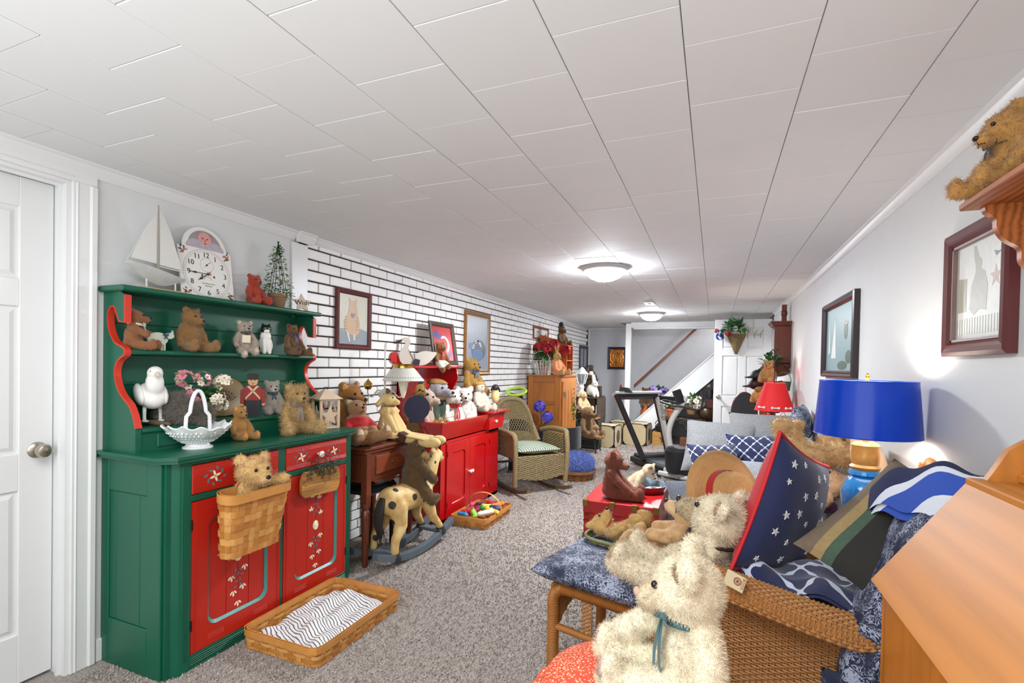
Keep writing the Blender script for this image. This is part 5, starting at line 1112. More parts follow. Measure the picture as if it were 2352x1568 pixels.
# in its tray
b = bear('teddy_bear', 'tall grey dog in a tan cap and dark green coat in the red tray', (-2.3, 3.86, .74), facing(-2.23, 3.8, 48), .49, '#a9a5ac', ears='dog', fur=(1500, .012), snout=1.5, cat='stuffed dog', legs=[(.2, .15, .1), (.2, -.15, .1)], arms=[(.1, .22, .28), (.1, -.22, .28)])
wear(b, 'coat', [E_((0, 0, .3), (.215, .235, .33)), C_((.01, .16, .53), (.17, .27, .26), .11, .1), C_((.01, -.16, .53), (.17, -.27, .26), .11, .1)], '#25382c', label='dark green coat')
wear(b, 'cap', [E_((-.02, 0, .88), (.19, .19, .07), 0, rotm(0, .1, 0)), E_((.13, 0, .875), (.1, .12, .02))], '#a67f4a', label='tan tweed cap', kind='heather')
wear(b, 'collar', [E_((.02, 0, .6), (.19, .2, .045))], '#c9ad76', label='cream collar')
b = bear('teddy_bear', 'white bear with a big red neck bow at the front of the red tray', (-2.2, 3.95, .735), facing(-2.13, 3.87, 42), .40, '#e6dcd2', fur=(1500, .012), muz='#ece4dc', legs=[(.18, .15, .1), (.18, -.15, .1)], arms=[(.1, .22, .28), (.1, -.22, .28)]); neck(b, '#b81c20', w=.06, tails=.3)
bear('teddy_bear', 'white bear with dark eyes beside the bear with the red bow in the tray', (-2.21, 4.2, .735), facing(-2.16, 4.06, 8), .41, '#e2d8d0', fur=(2200, .03), legs=[(.18, .15, .1), (.18, -.15, .1)], arms=[(.1, .22, .28), (.1, -.22, .28)])
t0 = bear('teddy_bear', 'cream lamb doll in a straw bonnet beside the standing sheep on the red sink', (-2.17, 4.455, .877), facing(-2.17, 4.45, 48), .31, '#e3d8c2', fur=(2500, .035), mess=.9, cat='stuffed lamb', snout=.7, hs=.85)
wear(t0, 'bonnet', [E_((-.05, 0, .86), (.21, .22, .09), 0, rotm(0, -.2, 0))], '#b98f4e', label='straw bonnet', kind='heather')
bear('teddy_bear', 'pinkish grey cat doll turned away at the near end of the red tray', (-2.27, 3.62, .735), facing(-2.2, 3.6, 70), .41, '#c4ab9a', ears='cat', fur=(1200, .012), snout=1.1, cat='stuffed cat', legs=[(.18, .15, .1), (.18, -.15, .1)], arms=[(.1, .22, .28), (.1, -.22, .28)])
b = bear('teddy_bear', 'shaggy gold bear in a navy hat behind the lamp shade in the red tray', (-2.36, 3.6, .76), facing(-2.36, 3.6, 45), .45, '#a0803e', fur=(2500, .04), legs=[(.2, .15, .1), (.2, -.15, .1)]); wear(b, 'hat', [E_((-.02, 0, .93), (.2, .21, .03)), E_((-.02, 0, .97), (.12, .12, .08))], '#23233f', label='navy hat')
t = thing('round_box', 'round navy blue box standing on edge between the doll and the red tray', 'box', (-2.15, 3.3, .79), facing(-2.12, 3.33, 10))
g = G(); g.lathe([(.0, -.02), (.095, -.02), (.098, -.015), (.098, .015), (.1, .02), (.0, .022)], 40, (0, 0, .2), axis='x'); g.obj('lid', mk('navy_cloth', '#1d1d3a', .8, var=.08, kind='cloth'), t, local=True)
g = G(); g.box(-.02, .02, -.06, .06, .085, .13, .004); g.obj('box_side', mk('navy_cloth', '#1d1d3a', .8, var=.08, kind='cloth'), t, local=True)
t = thing('straw_tuft', 'bundle of yellow straw lying in the front corner of the red tray', 'straw', (-2.1, 3.68, .74)); g = G(); rg = np.random.default_rng(9)
for k in range(90): c = np.array((-2.2, 3.66, .81)) + rg.normal(0, 1, 3) * (.018, .05, .02); d = rg.normal(0, .05, 3) + (0, .02, .01); g.tube([c - d, c + (0, 0, .01), c + d], .0022, 4)
o = g.obj('straw', mk('straw_yellow', '#c9a648', .7, var=.25), t)
t = thing('sheep_figure', 'black-headed cream sheep figure on two thin legs at the end of the red sink top', 'sheep', (-2.06, 4.6, .876), facing(-2.06, 4.6, 0))
me, _ = blob([E_((0, 0, .15), (.042, .042, .075)), E_((.002, 0, .2), (.034, .034, .035)), E_((.02, 0, .235), (.036, .038, .032), 1), C_((.01, .03, .235), (.012, .042, .205), .01, .01, 1), C_((.01, -.03, .235), (.012, -.042, .205), .01, .01, 1), C_((0, .014, .09), (0, .014, .075), .01, .006), C_((0, -.014, .09), (0, -.014, .075), .01, .006)], .005, 3); place_mesh(me, 'body', [mk('sheep_cream', '#d8bf86', .7, var=.15, nscale=40), mk('sheep_black', '#23252a', .5)], t)
for sg in (1, -1): g = G(); g.cyl((0, sg * .014, .0), (0, sg * .014, .09), .0035); g.obj('leg', m_black, t, local=True)
g = G(); g.box(-.03, .03, -.025, .025, 0, .012, .003); g.obj('base', mk('base_red', '#5c1a1c', .4), t, local=True)
# dark riser with a basket bear on the end of the sink top
t = thing('plant_stand', 'low dark round stand on the far end of the red sink top carrying a basket', 'stand', (-2.36, 4.6, .876)); m_ds = mk('dark_stain', '#2b1712', .4, var=.2)
g = G(); g.lathe([(.11, .936), (.115, .94), (.115, .95), (0, .952)], 28, (-2.36, 4.6, 0)); g.obj('top', m_ds, t)
for k in range(3): a = k * 2.1 + .5; g = G(); g.tube([(-2.36 + .08 * math.cos(a), 4.6 + .08 * math.sin(a), .94), (-2.36 + .09 * math.cos(a), 4.6 + .09 * math.sin(a), .877)], .012, 8); g.obj('leg', m_ds, t)
t = thing('dark_basket', 'dark brown woven basket on the low stand behind the lamb in the bonnet', 'basket', (-2.36, 4.6, .953)); m_dkw = [mk('dark_wicker', '#5d432f', .7, var=.3, nscale=30), mk('dark_wicker2', '#4d3626', .7, var=.3, nscale=30)]
splint(t, rloop(-2.36, 4.6, .954, 1.1, .16, .16, .21, .21, .08), 7, 17, m_dkw, d=.004, sw=.4, rim=.02); g = G(); g.lathe([(.08, .954), (.08, .958), (0, .958)], 20, (-2.36, 4.6, 0)); g.obj('basket_base', m_dkw[1], t)
b = bear('teddy_bear', 'curly yellow bear with a blue-grey bow spilling out of the dark basket', (-2.34, 4.6, 1.05), facing(-2.32, 4.6, 48), .37, '#b98f3e', fur=(4500, .05), mess=.9, legs=[(.42, .16, -.02), (.4, -.2, -.1)], arms=[(.22, .26, .18), (.2, -.28, .1)]); neck(b, '#5a6a84', w=.05)
# ---------------------------------------------------------------- rocking horse and its rider
m_slate = mk('slate_blue_paint', '#59646e', .4, var=.2, nscale=7); m_hoof = mk('hoof_black', '#231f1e', .6, var=.1)
def pied():
    t = NT('spotted_horse_paint'); o = t.obj(); v = t.n('ShaderNodeTexVoronoi', i_Scale=8.5, i_Randomness=.8); t.l(o, v.inputs['Vector'])
    f = t.math('LESS_THAN', t.math('ADD', v.outputs['Distance'], t.math('MULTIPLY', t.noise(o, 30, 2), .12)), .28); base = t.ramp(t.noise(o, 11, 4), [(.3, '#b98d50'), (.5, '#d9b878'), (.7, '#e6cd97')])
    t.l(t.mix(f, base, '#2c2621'), t.p.inputs['Base Color']); t.p.inputs['Roughness'].default_value = .55; return t.m
hx = (-1.985, 2.95)
t = thing('rocking_horse', 'cream wooden rocking horse with dark spots and tail on slate blue rockers', 'rocking horse', (*hx, 0), math.radians(84))
LH = np.array(WM[t.name]); 
pr = [C_((-.13, 0, .4), (.14, 0, .4), .1, .092), E_((-.17, 0, .4), (.09, .1, .1)), C_((.2, 0, .46), (.29, 0, .62), .07, .05), E_((.33, 0, .64), (.085, .042, .048), 0, rotm(0, .5, 0))]
for sg in (1, -1):
    pr += [C_((-.17, sg * .06, .36), (-.16, sg * .08, .25), .07, .045), C_((-.16, sg * .08, .25), (-.225, sg * .09, .165), .045, .031), C_((-.225, sg * .09, .165), (-.235, sg * .095, .09), .03, .026), C_((.15, sg * .055, .34), (.19, sg * .075, .22), .055, .035), C_((.19, sg * .075, .22), (.26, sg * .09, .135), .034, .026), C_((.31, sg * .02, .67), (.3, sg * .03, .71), .014, .006)]
me, _ = blob(pr, .0085, 4); place_mesh(me, 'body', [pied()], t)
for x, sg in ((-.235, 1), (-.235, -1), (.265, 1), (.265, -1)):
    g = G(); z = .085 if x < 0 else .125; y = sg * (.095 if x < 0 else .092); g.lathe([(.042, -.045), (.04, -.03), (.028, 0), (0, .004)], 14, (x + .005, y, z)); g.obj('hoof', m_hoof, t, local=True)
g = G(); tl = spline([(-.25, 0, .44), (-.285, 0, .36), (-.285, 0, .26), (-.265, 0, .17)], 14); g.tube(tl, [.022, .026, .03, .032, .034, .035, .035, .034, .033, .031, .029, .026, .022, .016, .006], 8, flat=.7); rg = np.random.default_rng(2)
for k in range(40): p = tl[rg.integers(2, 14)] + rg.normal(0, .02, 3) * (.6, 1, .3); g.tube([p, p + (rg.normal(0, .008), rg.normal(0, .008), -.06)], [.005, .001], 4)
g.obj('tail', mk('tail_dark', '#2a2320', .8, var=.4, nscale=60), t, local=True)
def rk(x): return .012 + .33 * (abs(x + .03) / .42) ** 2 * .32
for sg in (1, -1):
    R_ = []
    for x in np.linspace(-.42, .4, 30):
        z = rk(x); R_.append([(x, sg * .1 - .022, z), (x, sg * .1 + .022, z), (x, sg * .1 + .022, z + .042), (x, sg * .1 - .022, z + .042)])
    R_ = np.array(R_); g = G(); g.grid(R_, closev=True, flip=True); g.add(R_[0], [(0, 1, 2, 3)]); g.add(R_[-1], [(3, 2, 1, 0)]); g.obj('rocker', m_slate, t, local=True, ang=50)
for x in (-.235, .265): g = G(); g.box(x - .03, x + .03, -.12, .12, rk(x) + .02, rk(x) + .046, .004); g.obj('foot_board', m_slate, t, local=True)
bear('teddy_bear', 'plump brown plush bear riding the spotted rocking horse', (-1.965, 2.99, .435), math.radians(62), .385, '#5f4523', fur=(6000, .028), muz='#b8955c', pad='#8a6a3c', arms=[(.3, .16, .2), (.3, -.2, .2)], legs=[(.2, .3, -.16), (.22, -.31, -.16)], snout=1.25, leg_r=1.05, arm_r=1.15, fat=1.1, hs=.95, head=(-.7, .28, 0))
# ---------------------------------------------------------------- toy basket
t = thing('toy_basket', 'oblong splint basket with a hoop handle full of pet toys by the red sink', 'basket', (-1.835, 3.87, 0))
splint(t, rloop(-1.835, 3.87, .004, .082, .31, .51, .335, .54, .03), 4, 29, M_SPL, d=.004, sw=.6, rim=.022); g = G(); g.box(-1.98, -1.69, 3.62, 4.12, .004, .01); g.obj('basket_base', M_SPL[1], t)
g = G(); g.tube([(-1.835 + .168 * math.cos(a), 3.9, .04 + .185 * max(0, math.sin(a)) ** .8) for a in np.linspace(0, PI, 26)], .012, 8, flat=.3); g.obj('handle', M_SPL[0], t)
rg = np.random.default_rng(12); tc = ['#2a86c8', '#8fce4a', '#e8e4e2', '#b01722', '#7a1030', '#f0b92c', '#9c1c24', '#54b848', '#4a5aa8', '#d94a8a', '#c9e05a', '#e07a2a', '#6a2a6a', '#b5202a']
for k in range(14):
    c = np.array((-1.835 + .2 * ((k % 3) / 2 - .5) + rg.normal(0, .01), 3.68 + .028 * k, .072 + .012 * (k % 3)))
    wd = ['blue', 'lime green', 'white', 'red', 'maroon', 'yellow', 'dark red', 'green', 'indigo', 'pink', 'pale lime', 'orange', 'purple', 'bright red'][k]
    o = thing('pet_toy', wd + ' plush pet toy in the toy basket by the red sink', 'pet toy', c, rg.random() * 6, 'pet toys in the toy basket'); m = mk('toy_' + wd, tc[k], .7, var=.1)
    L_ = .04 + .015 * rg.random(); me, _ = blob([C_((-L_, 0, 0), (L_ * .5, .01, .005), .02, .024), E_((L_ * .95, .012, .008), .024), C_((-L_, 0, 0), (-L_ * 1.4, .02, .0), .012, .006), C_((L_, 0, .02), (L_ * 1.05, .015, .042), .008, .005)], .006, 2); place_mesh(me, 'body', [m], o)
    g = G(); g.ell((L_ * .95 + .022, .012, .016), .006, nu=8, nv=6); g.obj('bead', mk('toy_' + wd + '2', tc[(k + 5) % 14], .5), o, local=True)
# ---------------------------------------------------------------- wicker
def wicker(parent, name, surf, rows, n, r, mat, amp=1., stakes=True, u0=0., u1=1., lines=False):
    """strands woven over and under uprights on a surface; surf(u, v) -> point"""
    g = G(); S = np.array([[surf(u, v) for u in np.linspace(u0, u1, 2 * n + 1)] for v in np.linspace(0, 1, rows)]); K = 2 * n + 1
    dv = np.gradient(S, axis=0); du = np.gradient(S, axis=1); N = np.cross(du, dv); N /= np.linalg.norm(N, axis=2)[:, :, None] + 1e-9; dv /= np.linalg.norm(dv, axis=2)[:, :, None] + 1e-9
    ph = np.cos(PI * np.arange(K) / 1.)[None, :] * np.where(np.arange(rows) % 2, 1, -1)[:, None]; ph[:, 1::2] *= 0; k2 = np.cos(PI * np.arange(K) / 2)[None, :] * np.where(np.arange(rows) % 2, 1, -1)[:, None]
    P = S + N * (k2 * r * .9 * amp)[:, :, None]
    for j in range(rows): g.grid(np.stack([P[j] - dv[j] * r, P[j] + N[j] * r * .9, P[j] + dv[j] * r, P[j] - N[j] * r * .9], 1), closev=True)
    o = g.obj(name, mat, parent, ang=70); o['kind'] = 'stuff'
    if stakes:
        g = G()
        for i in range(0, K, 2): g.tube(S[::max(1, rows // 14), i], r * .85, 4)
        o = g.obj('wicker_stakes', mat, parent); o['kind'] = 'stuff'
def wrap(parent, name, pts, r, mat, pitch=.011, n=10):
    """a pole wound with cane: ridged along its length"""
    P = np.asarray(pts, float); L = np.concatenate([[0], np.cumsum(np.linalg.norm(np.diff(P, axis=0), axis=1))]); k = max(4, int(L[-1] / pitch * 2)); s = np.linspace(0, L[-1], k)
    Q = np.stack([np.interp(s, L, P[:, i]) for i in range(3)], 1); R_ = r * (1 + .09 * np.where(np.arange(k) % 2, 1, -1)); g = G(); g.tube(Q, R_, n); return g.obj(name, mat, parent, ang=80)
m_rkw = mk('olive_wicker', '#857350', .7, var=.3, nscale=30); m_rkd = mk('dark_rocker_wood', '#6b5138', .6, var=.25, kind='wood')
t = thing('wicker_rocking_chair', 'olive tan wicker rocking chair with a striped seat cushion by the brick wall', 'rocking chair', (-1.86, 5.06, 0), math.radians(-40))
F = np.array(WM[t.name]); fw_ = lambda p: apply(F, [p])[0]
W_ = .315
bk = lambda u, v: fw_((-.24 - .16 * v - .03 * math.cos((u - .5) * 3), (u - .5) * 2 * (W_ - .02) * (1 - .1 * v), .42 + v * (.53 * (1 - abs(u * 2 - 1) ** 3.2 * .55))))
for v0, v1, nm in ((0, .3, 'back_weave_low'), (.58, .97, 'back_weave_top')): wicker(t, nm, lambda u, v: bk(u, v0 + (v1 - v0) * v), int(46 * (v1 - v0)), 20, .006, m_rkw)
g = G()
for k in range(-8, 27):
    for s in (1, -1):
        pts = [(k / 18 + s * q * .16, .3 + .28 * q) for q in np.linspace(0, 1, 6)]; pts = [p for p in pts if 0 <= p[0] <= 1]
        if len(pts) > 1: g.tube([bk(*p) for p in pts], .0035, 4)
o = g.obj('back_lattice', m_rkw, t); o['kind'] = 'stuff'
rim = [bk(0, v) for v in np.linspace(.2, 1, 8)] + [bk(u, 1) for u in np.linspace(.05, .95, 18)] + [bk(1, v) for v in np.linspace(1, .2, 8)]; wrap(t, 'back_rim', rim, .028, m_rkw, .03)
for sg in (1, -1):
    P = spline([fw_((-.26, sg * W_, .6)), fw_((-.05, sg * (W_ + .02), .64)), fw_((.2, sg * (W_ + .02), .64)), fw_((.27, sg * W_, .6)), fw_((.29, sg * W_, .42)), fw_((.27, sg * (W_ - .01), .1))], 30); wrap(t, 'arm_and_front_leg', P, .027, m_rkw, .026)
    wicker(t, 'arm_weave', lambda u, v: fw_((-.2 + .46 * u, sg * W_, .40 + .2 * v)), 15, 14, .007, m_rkw)
    R_ = [[fw_((x, sg * .25 + dy, z + dz)) for dy, dz in ((-.02, 0), (.02, 0), (.02, .035), (-.02, .035))] for x, z in [(x, .004 + .16 * (abs(x) / .48) ** 2 * .5) for x in np.linspace(-.5, .46, 16)]]
    g = G(); g.grid(np.array(R_), closev=True, flip=True); g.add(R_[0], [(0, 1, 2, 3)]); g.add(R_[-1], [(3, 2, 1, 0)]); g.obj('rocker', m_rkd, t)
    g = G(); g.tube([fw_((-.3, sg * .24, .42)), fw_((-.33, sg * .25, .25)), fw_((-.42, sg * .25, .08))], .02, 8); g.obj('rear_leg', m_rkd, t)
wicker(t, 'front_apron', lambda u, v: fw_((.27, (u - .5) * 2 * (W_ - .02), .15 + .04 * (1 - math.sin(PI * u)) * (v < .1) + .25 * v)), 26, 18, .006, m_rkw)
g = G(); g.box(-.28, .27, -W_ + .01, W_ - .01, .37, .40, .01); g.obj('seat', m_rkw, t, local=True)
g = G(); g.tube([(.0, -.25, .2), (.0, .25, .2)], .014, 8); g.tube([(-.3, -.24, .25), (-.3, .24, .25)], .014, 8); g.obj('stretcher', m_rkd, t, local=True)
def pillow_pts(w, h, th, n=22, wr=.0, pinch=.13, pw=.5):
    U = np.linspace(-1, 1, n); S = []
    for sg in (1, -1):
        L_ = []
        for u in U:
            row = []
            for v in U:
                e = max(0, (1 - abs(u) ** 2.4) * (1 - abs(v) ** 2.4)); pu, pv = u * (1 - pinch * (1 - v * v) * .5 * abs(u)), v * (1 - pinch * (1 - u * u) * .5 * abs(v)); z = sg * th * e ** pw
                if wr: z += wr * e * (math.sin(u * 7 + v * 4) * .6 + math.sin(v * 11 - u * 3) * .4) 
                row.append((pu * w / 2, pv * h / 2, z))
            L_.append(row)
        S.append(np.array(L_))
    return S
def pillow(name, label, cat, M_, w, h, th, mats, group=None, piping=None, wr=.004, n=22, front=None, pinch=.13):
    """cushion in local x(width) y(height), bulging along z; M_ is its 4x4 placement"""
    M_ = Matrix(M_.tolist()) if not isinstance(M_, Matrix) else M_
    t = thing(name, label, cat, M_.translation, 0, group); t.rotation_euler = M_.to_euler(); WM[t.name] = M_.normalized()
    a, b = pillow_pts(w, h, th, n, wr=wr, pinch=pinch); g = G(); g.grid(a, mat=0); g.grid(b, mat=len(mats) - 1, flip=True); g.obj('cover', mats, t, local=True, ang=180)
    if piping:
        E = np.concatenate([a[:, 0], a[-1, 1:], a[-2::-1, -1], a[0, -2:0:-1]]); g = G(); g.tube(E, piping[1], 7, closed=True); g.obj('piping', piping[0], t, local=True)
    return t
m_ws = stripes('seat_stripe', '#c9d3bd', '#6f7a6a', 36, 1, duty=.66, wav=.02)
pillow('seat_cushion', 'plump pale green striped seat cushion on the wicker rocking chair', 'cushion', Matrix(F.tolist()) @ Matrix.Translation((.02, 0, .455)) , .5, .5, .055, [m_ws], pinch=.02)
# ---------------------------------------------------------------- black things and flowers beside the rocker
m_blk = mk('black_plastic_matt', '#1b1c1f', .5, var=.08); m_blf = mk('black_mesh_fabric', '#222327', .85, var=.1, kind='cloth')
t = thing('folded_stand', 'black folding panel leaning on the wall behind the wicker rocker', 'folding panel', (-2.3, 5.85, 0)); g = G(); g.prism([(-2.4, .0), (-2.28, 0), (-2.18, .5), (-2.26, .97), (-2.4, .99)], 5.8, 5.86, 'y'); g.obj('panel', m_blk, t); g = G(); g.tube([(-2.25, 5.83, .98), (-2.12, 5.83, .55), (-2.06, 5.83, .02)], .014, 8); g.obj('strut', m_blk, t)
t = thing('neon_ring', 'neon lime ring resting on the black panel behind the rocker', 'ring', (-2.3, 5.83, 1.03)); g = G(); g.tube([(-2.32 + .125 * math.cos(a), 5.83 + .09 * math.sin(a), 1.01 + .045 * math.sin(a)) for a in np.linspace(0, 2 * PI, 30, endpoint=False)], .017, 8, closed=True); g.obj('ring', mk('neon_lime', '#b4e23c', .4, var=.04), t)
t = thing('hydrangea_vase', 'two purple hydrangea heads in a dark vase beside the oak cabinet', 'flowers', (-2.1, 6.25, 0)); g = G(); g.lathe([(.06, 0), (.09, .2), (.05, .42), (.06, .5)], 16, (-2.1, 6.25, 0)); g.obj('vase', m_blk, t); rg = np.random.default_rng(3)
for c, i in (((-2.13, 6.2, .8), 0), ((-2.03, 6.22, .66), 1)):
    g = G(); g.tube([(-2.1, 6.25, .48), c], .005, 5, mat=2); puff(g, c, .075, 90, (0, 1), rg, .4); g.obj('flower_head', [mk('hydrangea_violet', '#6a4fc0', .7, var=.3), mk('hydrangea_blue', '#4a52c4', .7, var=.3), M_DLEAF], t)
t = thing('office_chair', 'black fabric office chair behind the wicker rocker', 'chair', (-1.78, 6.15, 0), math.radians(-20))
g = G(); R_ = [[(.17 + .03 * math.cos(u * 2), u * .17, z) for z in np.linspace(.29, .57, 6)] for u in np.linspace(-1, 1, 12)]; R_ = np.array(R_); g.grid(R_); g.grid(R_ - (.035, 0, 0), flip=True)
for e in (R_[0], R_[-1]): g.grid(np.stack([e, e - (.035, 0, 0)], 1))
g.grid(np.stack([R_[:, 0], R_[:, 0] - (.035, 0, 0)], 1)); g.grid(np.stack([R_[:, -1], R_[:, -1] - (.035, 0, 0)], 1)); g.obj('backrest', m_blf, t, local=True)
g = G(); g.box(-.22, .14, -.2, .2, .36, .42, .025); g.obj('seat', m_blf, t, local=True); g = G(); g.cyl((-.04, 0, .08), (-.04, 0, .36), .025); g.obj('post', m_blk, t, local=True); g = G(); g.tube([(.16, 0, .33), (.1, 0, .33), (-.04, 0, .34)], .014, 6); g.obj('back_bracket', m_blk, t, local=True)
for k in range(5): a = k * 1.257; g = G(); e = np.array((-.04 + .25 * math.cos(a), .25 * math.sin(a), .065)); g.tube([(-.04, 0, .11), e], [.022, .014], 8); g.lathe([(.0, -.012), (.028, -.012), (.028, .012), (0, .012)], 12, tuple(e - (0, 0, .037)), axis='y'); g.obj('foot_spoke', m_blk, t, local=True)
t = thing('round_basket', 'round brown willow basket with a fuzzy blue cushion, on the carpet beyond the rocker', 'basket', (-1.53, 5.78, 0)); m_wil = [mk('willow_brown', '#8a5a30', .5, var=.3, nscale=30), mk('willow_amber', '#a06c38', .5, var=.3, nscale=30)]
splint(t, rloop(-1.53, 5.78, .004, .11, .42, .42, .5, .5, .24), 7, 31, m_wil, d=.006, sw=.4, rim=.016); g = G(); g.lathe([(.2, .004), (.2, .01), (0, .01)], 24, (-1.53, 5.78, 0)); g.obj('basket_base', m_wil[0], t)
t = thing('fuzzy_cushion', 'shaggy periwinkle blue donut cushion in the round willow basket', 'cushion', (-1.53, 5.78, .1)); m_fz = [mk('periwinkle_shag', '#6f83c4', .9, var=.25, nscale=40)]
me, _ = blob([C_((.13 * math.cos(a), .13 * math.sin(a), .09), (.13 * math.cos(a + .6), .13 * math.sin(a + .6), .09), .095, .095) for a in np.arange(0, 6.28, .6)] + [E_((0, 0, .04), (.15, .15, .06))], .018, 3); place_mesh(me, 'cushion', m_fz, t); hairs(me, 9000, .045, .0028, m_fz, t, .5, .7, name='shag')
t = thing('toy_ball', 'small pink ball lying in the fuzzy blue cushion', 'ball', (-1.55, 5.72, .215)); g = G(); g.ell((-1.55, 5.69, .225), .033, nu=14, nv=10); g.obj('ball', mk('pink_ball', '#e0405a', .5), t)
# ---------------------------------------------------------------- oak ice box and what stands on it
m_oak = mk('golden_oak', '#b8702c', .4, var=.22, nscale=2.2, kind='woodz', coat=.2); m_oakh = mk('golden_oak_rail', '#b06826', .4, var=.2, nscale=2.2, kind='wood', coat=.2)
t = thing('oak_ice_box', 'golden oak ice box cabinet with a panelled side and grooved door', 'cabinet', (-2.2, 7.0, 0))
g = G(); g.box(-2.45, -1.97, 6.62, 7.42, .09, 1.19, .003)
for x in (-2.43, -1.99):
    for y in (6.64, 7.4): g.box(x - .025, x + .025, y - .025, y + .025, 0, .1)
g.obj('case', m_oak, t); g = G(); g.box(-2.47, -1.945, 6.595, 7.45, 1.19, 1.212, .005); g.obj('top', m_oakh, t)
for a, b, c, e in ((-2.45, -2.37, .09, 1.19), (-2.05, -1.97, .09, 1.19)): g = G(); g.box(a, b, 6.604, 6.62, c, e, .002); g.obj('side_stile', m_oak, t)
for c, e in ((.09, .18), (.5, .56), (.8, .85), (1.11, 1.19)): g = G(); g.box(-2.37, -2.05, 6.606, 6.62, c, e, .002); g.obj('side_rail', m_oakh, t)
for y0, y1 in ((6.66, 7.38),):
    g = G(); g.box(-1.97, -1.948, y0, y1, .16, 1.13, .004); d = g.obj('door', m_oak, t)
    for k in range(4): g = G(); y = y0 + .1 + .17 * k; g.box(-1.949, -1.943, y, y + .07, .28, 1.0, .003); g.obj('door_slat', m_oak, d)
    g = G(); g.box(-1.948, -1.93, 6.69, 6.74, .93, .98, .004); g.box(-1.935, -1.92, 6.7, 6.72, .9, .98, .004); g.obj('latch', m_nickel, d)
t = thing('door_garland', 'greenery and berry garland hanging on the oak ice box door', 'garland', (-1.93, 7.15, .75)); rg = np.random.default_rng(7); g = G()
for k in range(80): c = np.array((-1.93, 7.2, .74)) + rg.normal(0, 1, 3) * (.006, .045, .11); leaf(g, c, rg.normal(0, 1, 3) * (.3, 1, 1), .05, .012, k % 3)
g.obj('greenery', [M_DLEAF, M_LEAF, mk('garland_gold', '#b08a4c', .6, var=.3)], t, ang=180)
ZI = 1.212
t = thing('geranium_basket', 'red geraniums in a white wire basket on the oak ice box', 'flowers', (-2.28, 6.75, ZI)); m_ww = mk('white_wire', '#e6e6e2', .4, var=.02); g = G()
for z in (.0, .05, .1, .15, .2): s = .085 + .25 * z; g.tube([(-2.28 + s * a, 6.75 + s * b, ZI + z + .004) for a, b in ((-1, -1), (1, -1), (1, 1), (-1, 1))], .004, 5, closed=True)
for k in range(-3, 4):
    for a, b in ((k / 3, -1), (k / 3, 1), (-1, k / 3), (1, k / 3)): g.cyl((-2.28 + .085 * a, 6.75 + .085 * b, ZI + .004), (-2.28 + .135 * a, 6.75 + .135 * b, ZI + .204), .0035, n=5)
g.tube([(-2.28 + .13 * math.cos(a), 6.65, ZI + .2 + .14 * math.sin(a)) for a in np.linspace(0, PI, 14)], .004, 5); g.obj('wire_basket', m_ww, t); pot(t, (-2.28, 6.75, ZI + .006), .06, .13, mk('pink_clay', '#a98478', .8, var=.1)); soil_leaves('foliage', t, (-2.27, 6.75, ZI + .25), .12, 90, .09, .035, [M_LEAF, M_DLEAF], rg)
mg = [mk('geranium_red', '#b0101e', .6, var=.2, nscale=50), M_LEAF]
for c in ((-2.34, 6.7, ZI + .38), (-2.2, 6.68, ZI + .36), (-2.12, 6.75, ZI + .43), (-2.28, 6.8, ZI + .42), (-1.98, 6.85, ZI + .36)): g = G(); g.tube([(-2.27, 6.75, ZI + .12), c], .004, 5, mat=1); puff(g, c, .07, 40, (0,), rg, .5); g.obj('flower_head', mg, t)
b = bear('teddy_bear', 'tan bunny doll in an orange suit sitting on the edge of the oak ice box', (-2.06, 6.68, ZI), facing(-2.05, 6.7, 50), .36, '#c99a5c', ears='rabbit', fur=(800, .012), cat='stuffed rabbit', snout=.7, hs=.85); wear(b, 'suit', [E_((0, 0, .3), (.21, .225, .3)), C_((.01, .16, .53), (.17, .27, .26), .1, .09), C_((.01, -.16, .53), (.17, -.27, .26), .1, .09), C_((.06, .11, .11), (.3, .17, .1), .135, .12), C_((.06, -.11, .11), (.3, -.17, .1), .135, .12)], '#d98a5a', label='orange suit')
t = thing('wooden_bowl', 'shallow cream bowl on the oak ice box before the little shelf', 'bowl', (-2.02, 6.98, ZI)); g = G(); g.lathe([(.05, 0), (.055, .01), (.12, .055), (.115, .058), (.05, .016), (0, .014)], 26, (-2.02, 6.95, ZI)); g.obj('bowl', mk('cream_bowl', '#cdbd95', .5, var=.1), t)
m_or = mk('orange_pine', '#b4571f', .45, var=.2, nscale=2.5, kind='woodz')
t = thing('shelf_box', 'narrow orange pine shelf box standing on the oak ice box', 'shelf', (-2.2, 7.25, ZI)); g = G(); g.prism([(-2.44, ZI), (-2.02, ZI), (-2.02, 1.66), (-2.1, 1.68), (-2.16, 1.70), (-2.2, 1.72), (-2.38, 1.8), (-2.44, 1.8)], 7.06, 7.08, 'y'); g.obj('side', m_or, t); g = G(); g.prism([(-2.44, ZI), (-2.02, ZI), (-2.02, 1.68), (-2.44, 1.8)], 7.38, 7.4, 'y'); g.obj('side', m_or, t)
g = G(); g.box(-2.44, -2.42, 7.08, 7.38, ZI, 1.8); g.obj('back', m_or, t)
for z in (ZI, 1.42, 1.64): g = G(); g.box(-2.42, -2.02, 7.08, 7.38, z, z + .016); g.obj('shelf_board', m_or, t)
t = thing('shelf_plant', 'little green plant inside the orange shelf box', 'plant', (-2.1, 7.23, 1.436)); pot(t, (-2.1, 7.23, 1.436), .035, .06, mk('terracotta', '#b5653a', .8)); soil_leaves('foliage', t, (-2.08, 7.23, 1.52), .06, 60, .05, .018, [M_LEAF], rg)
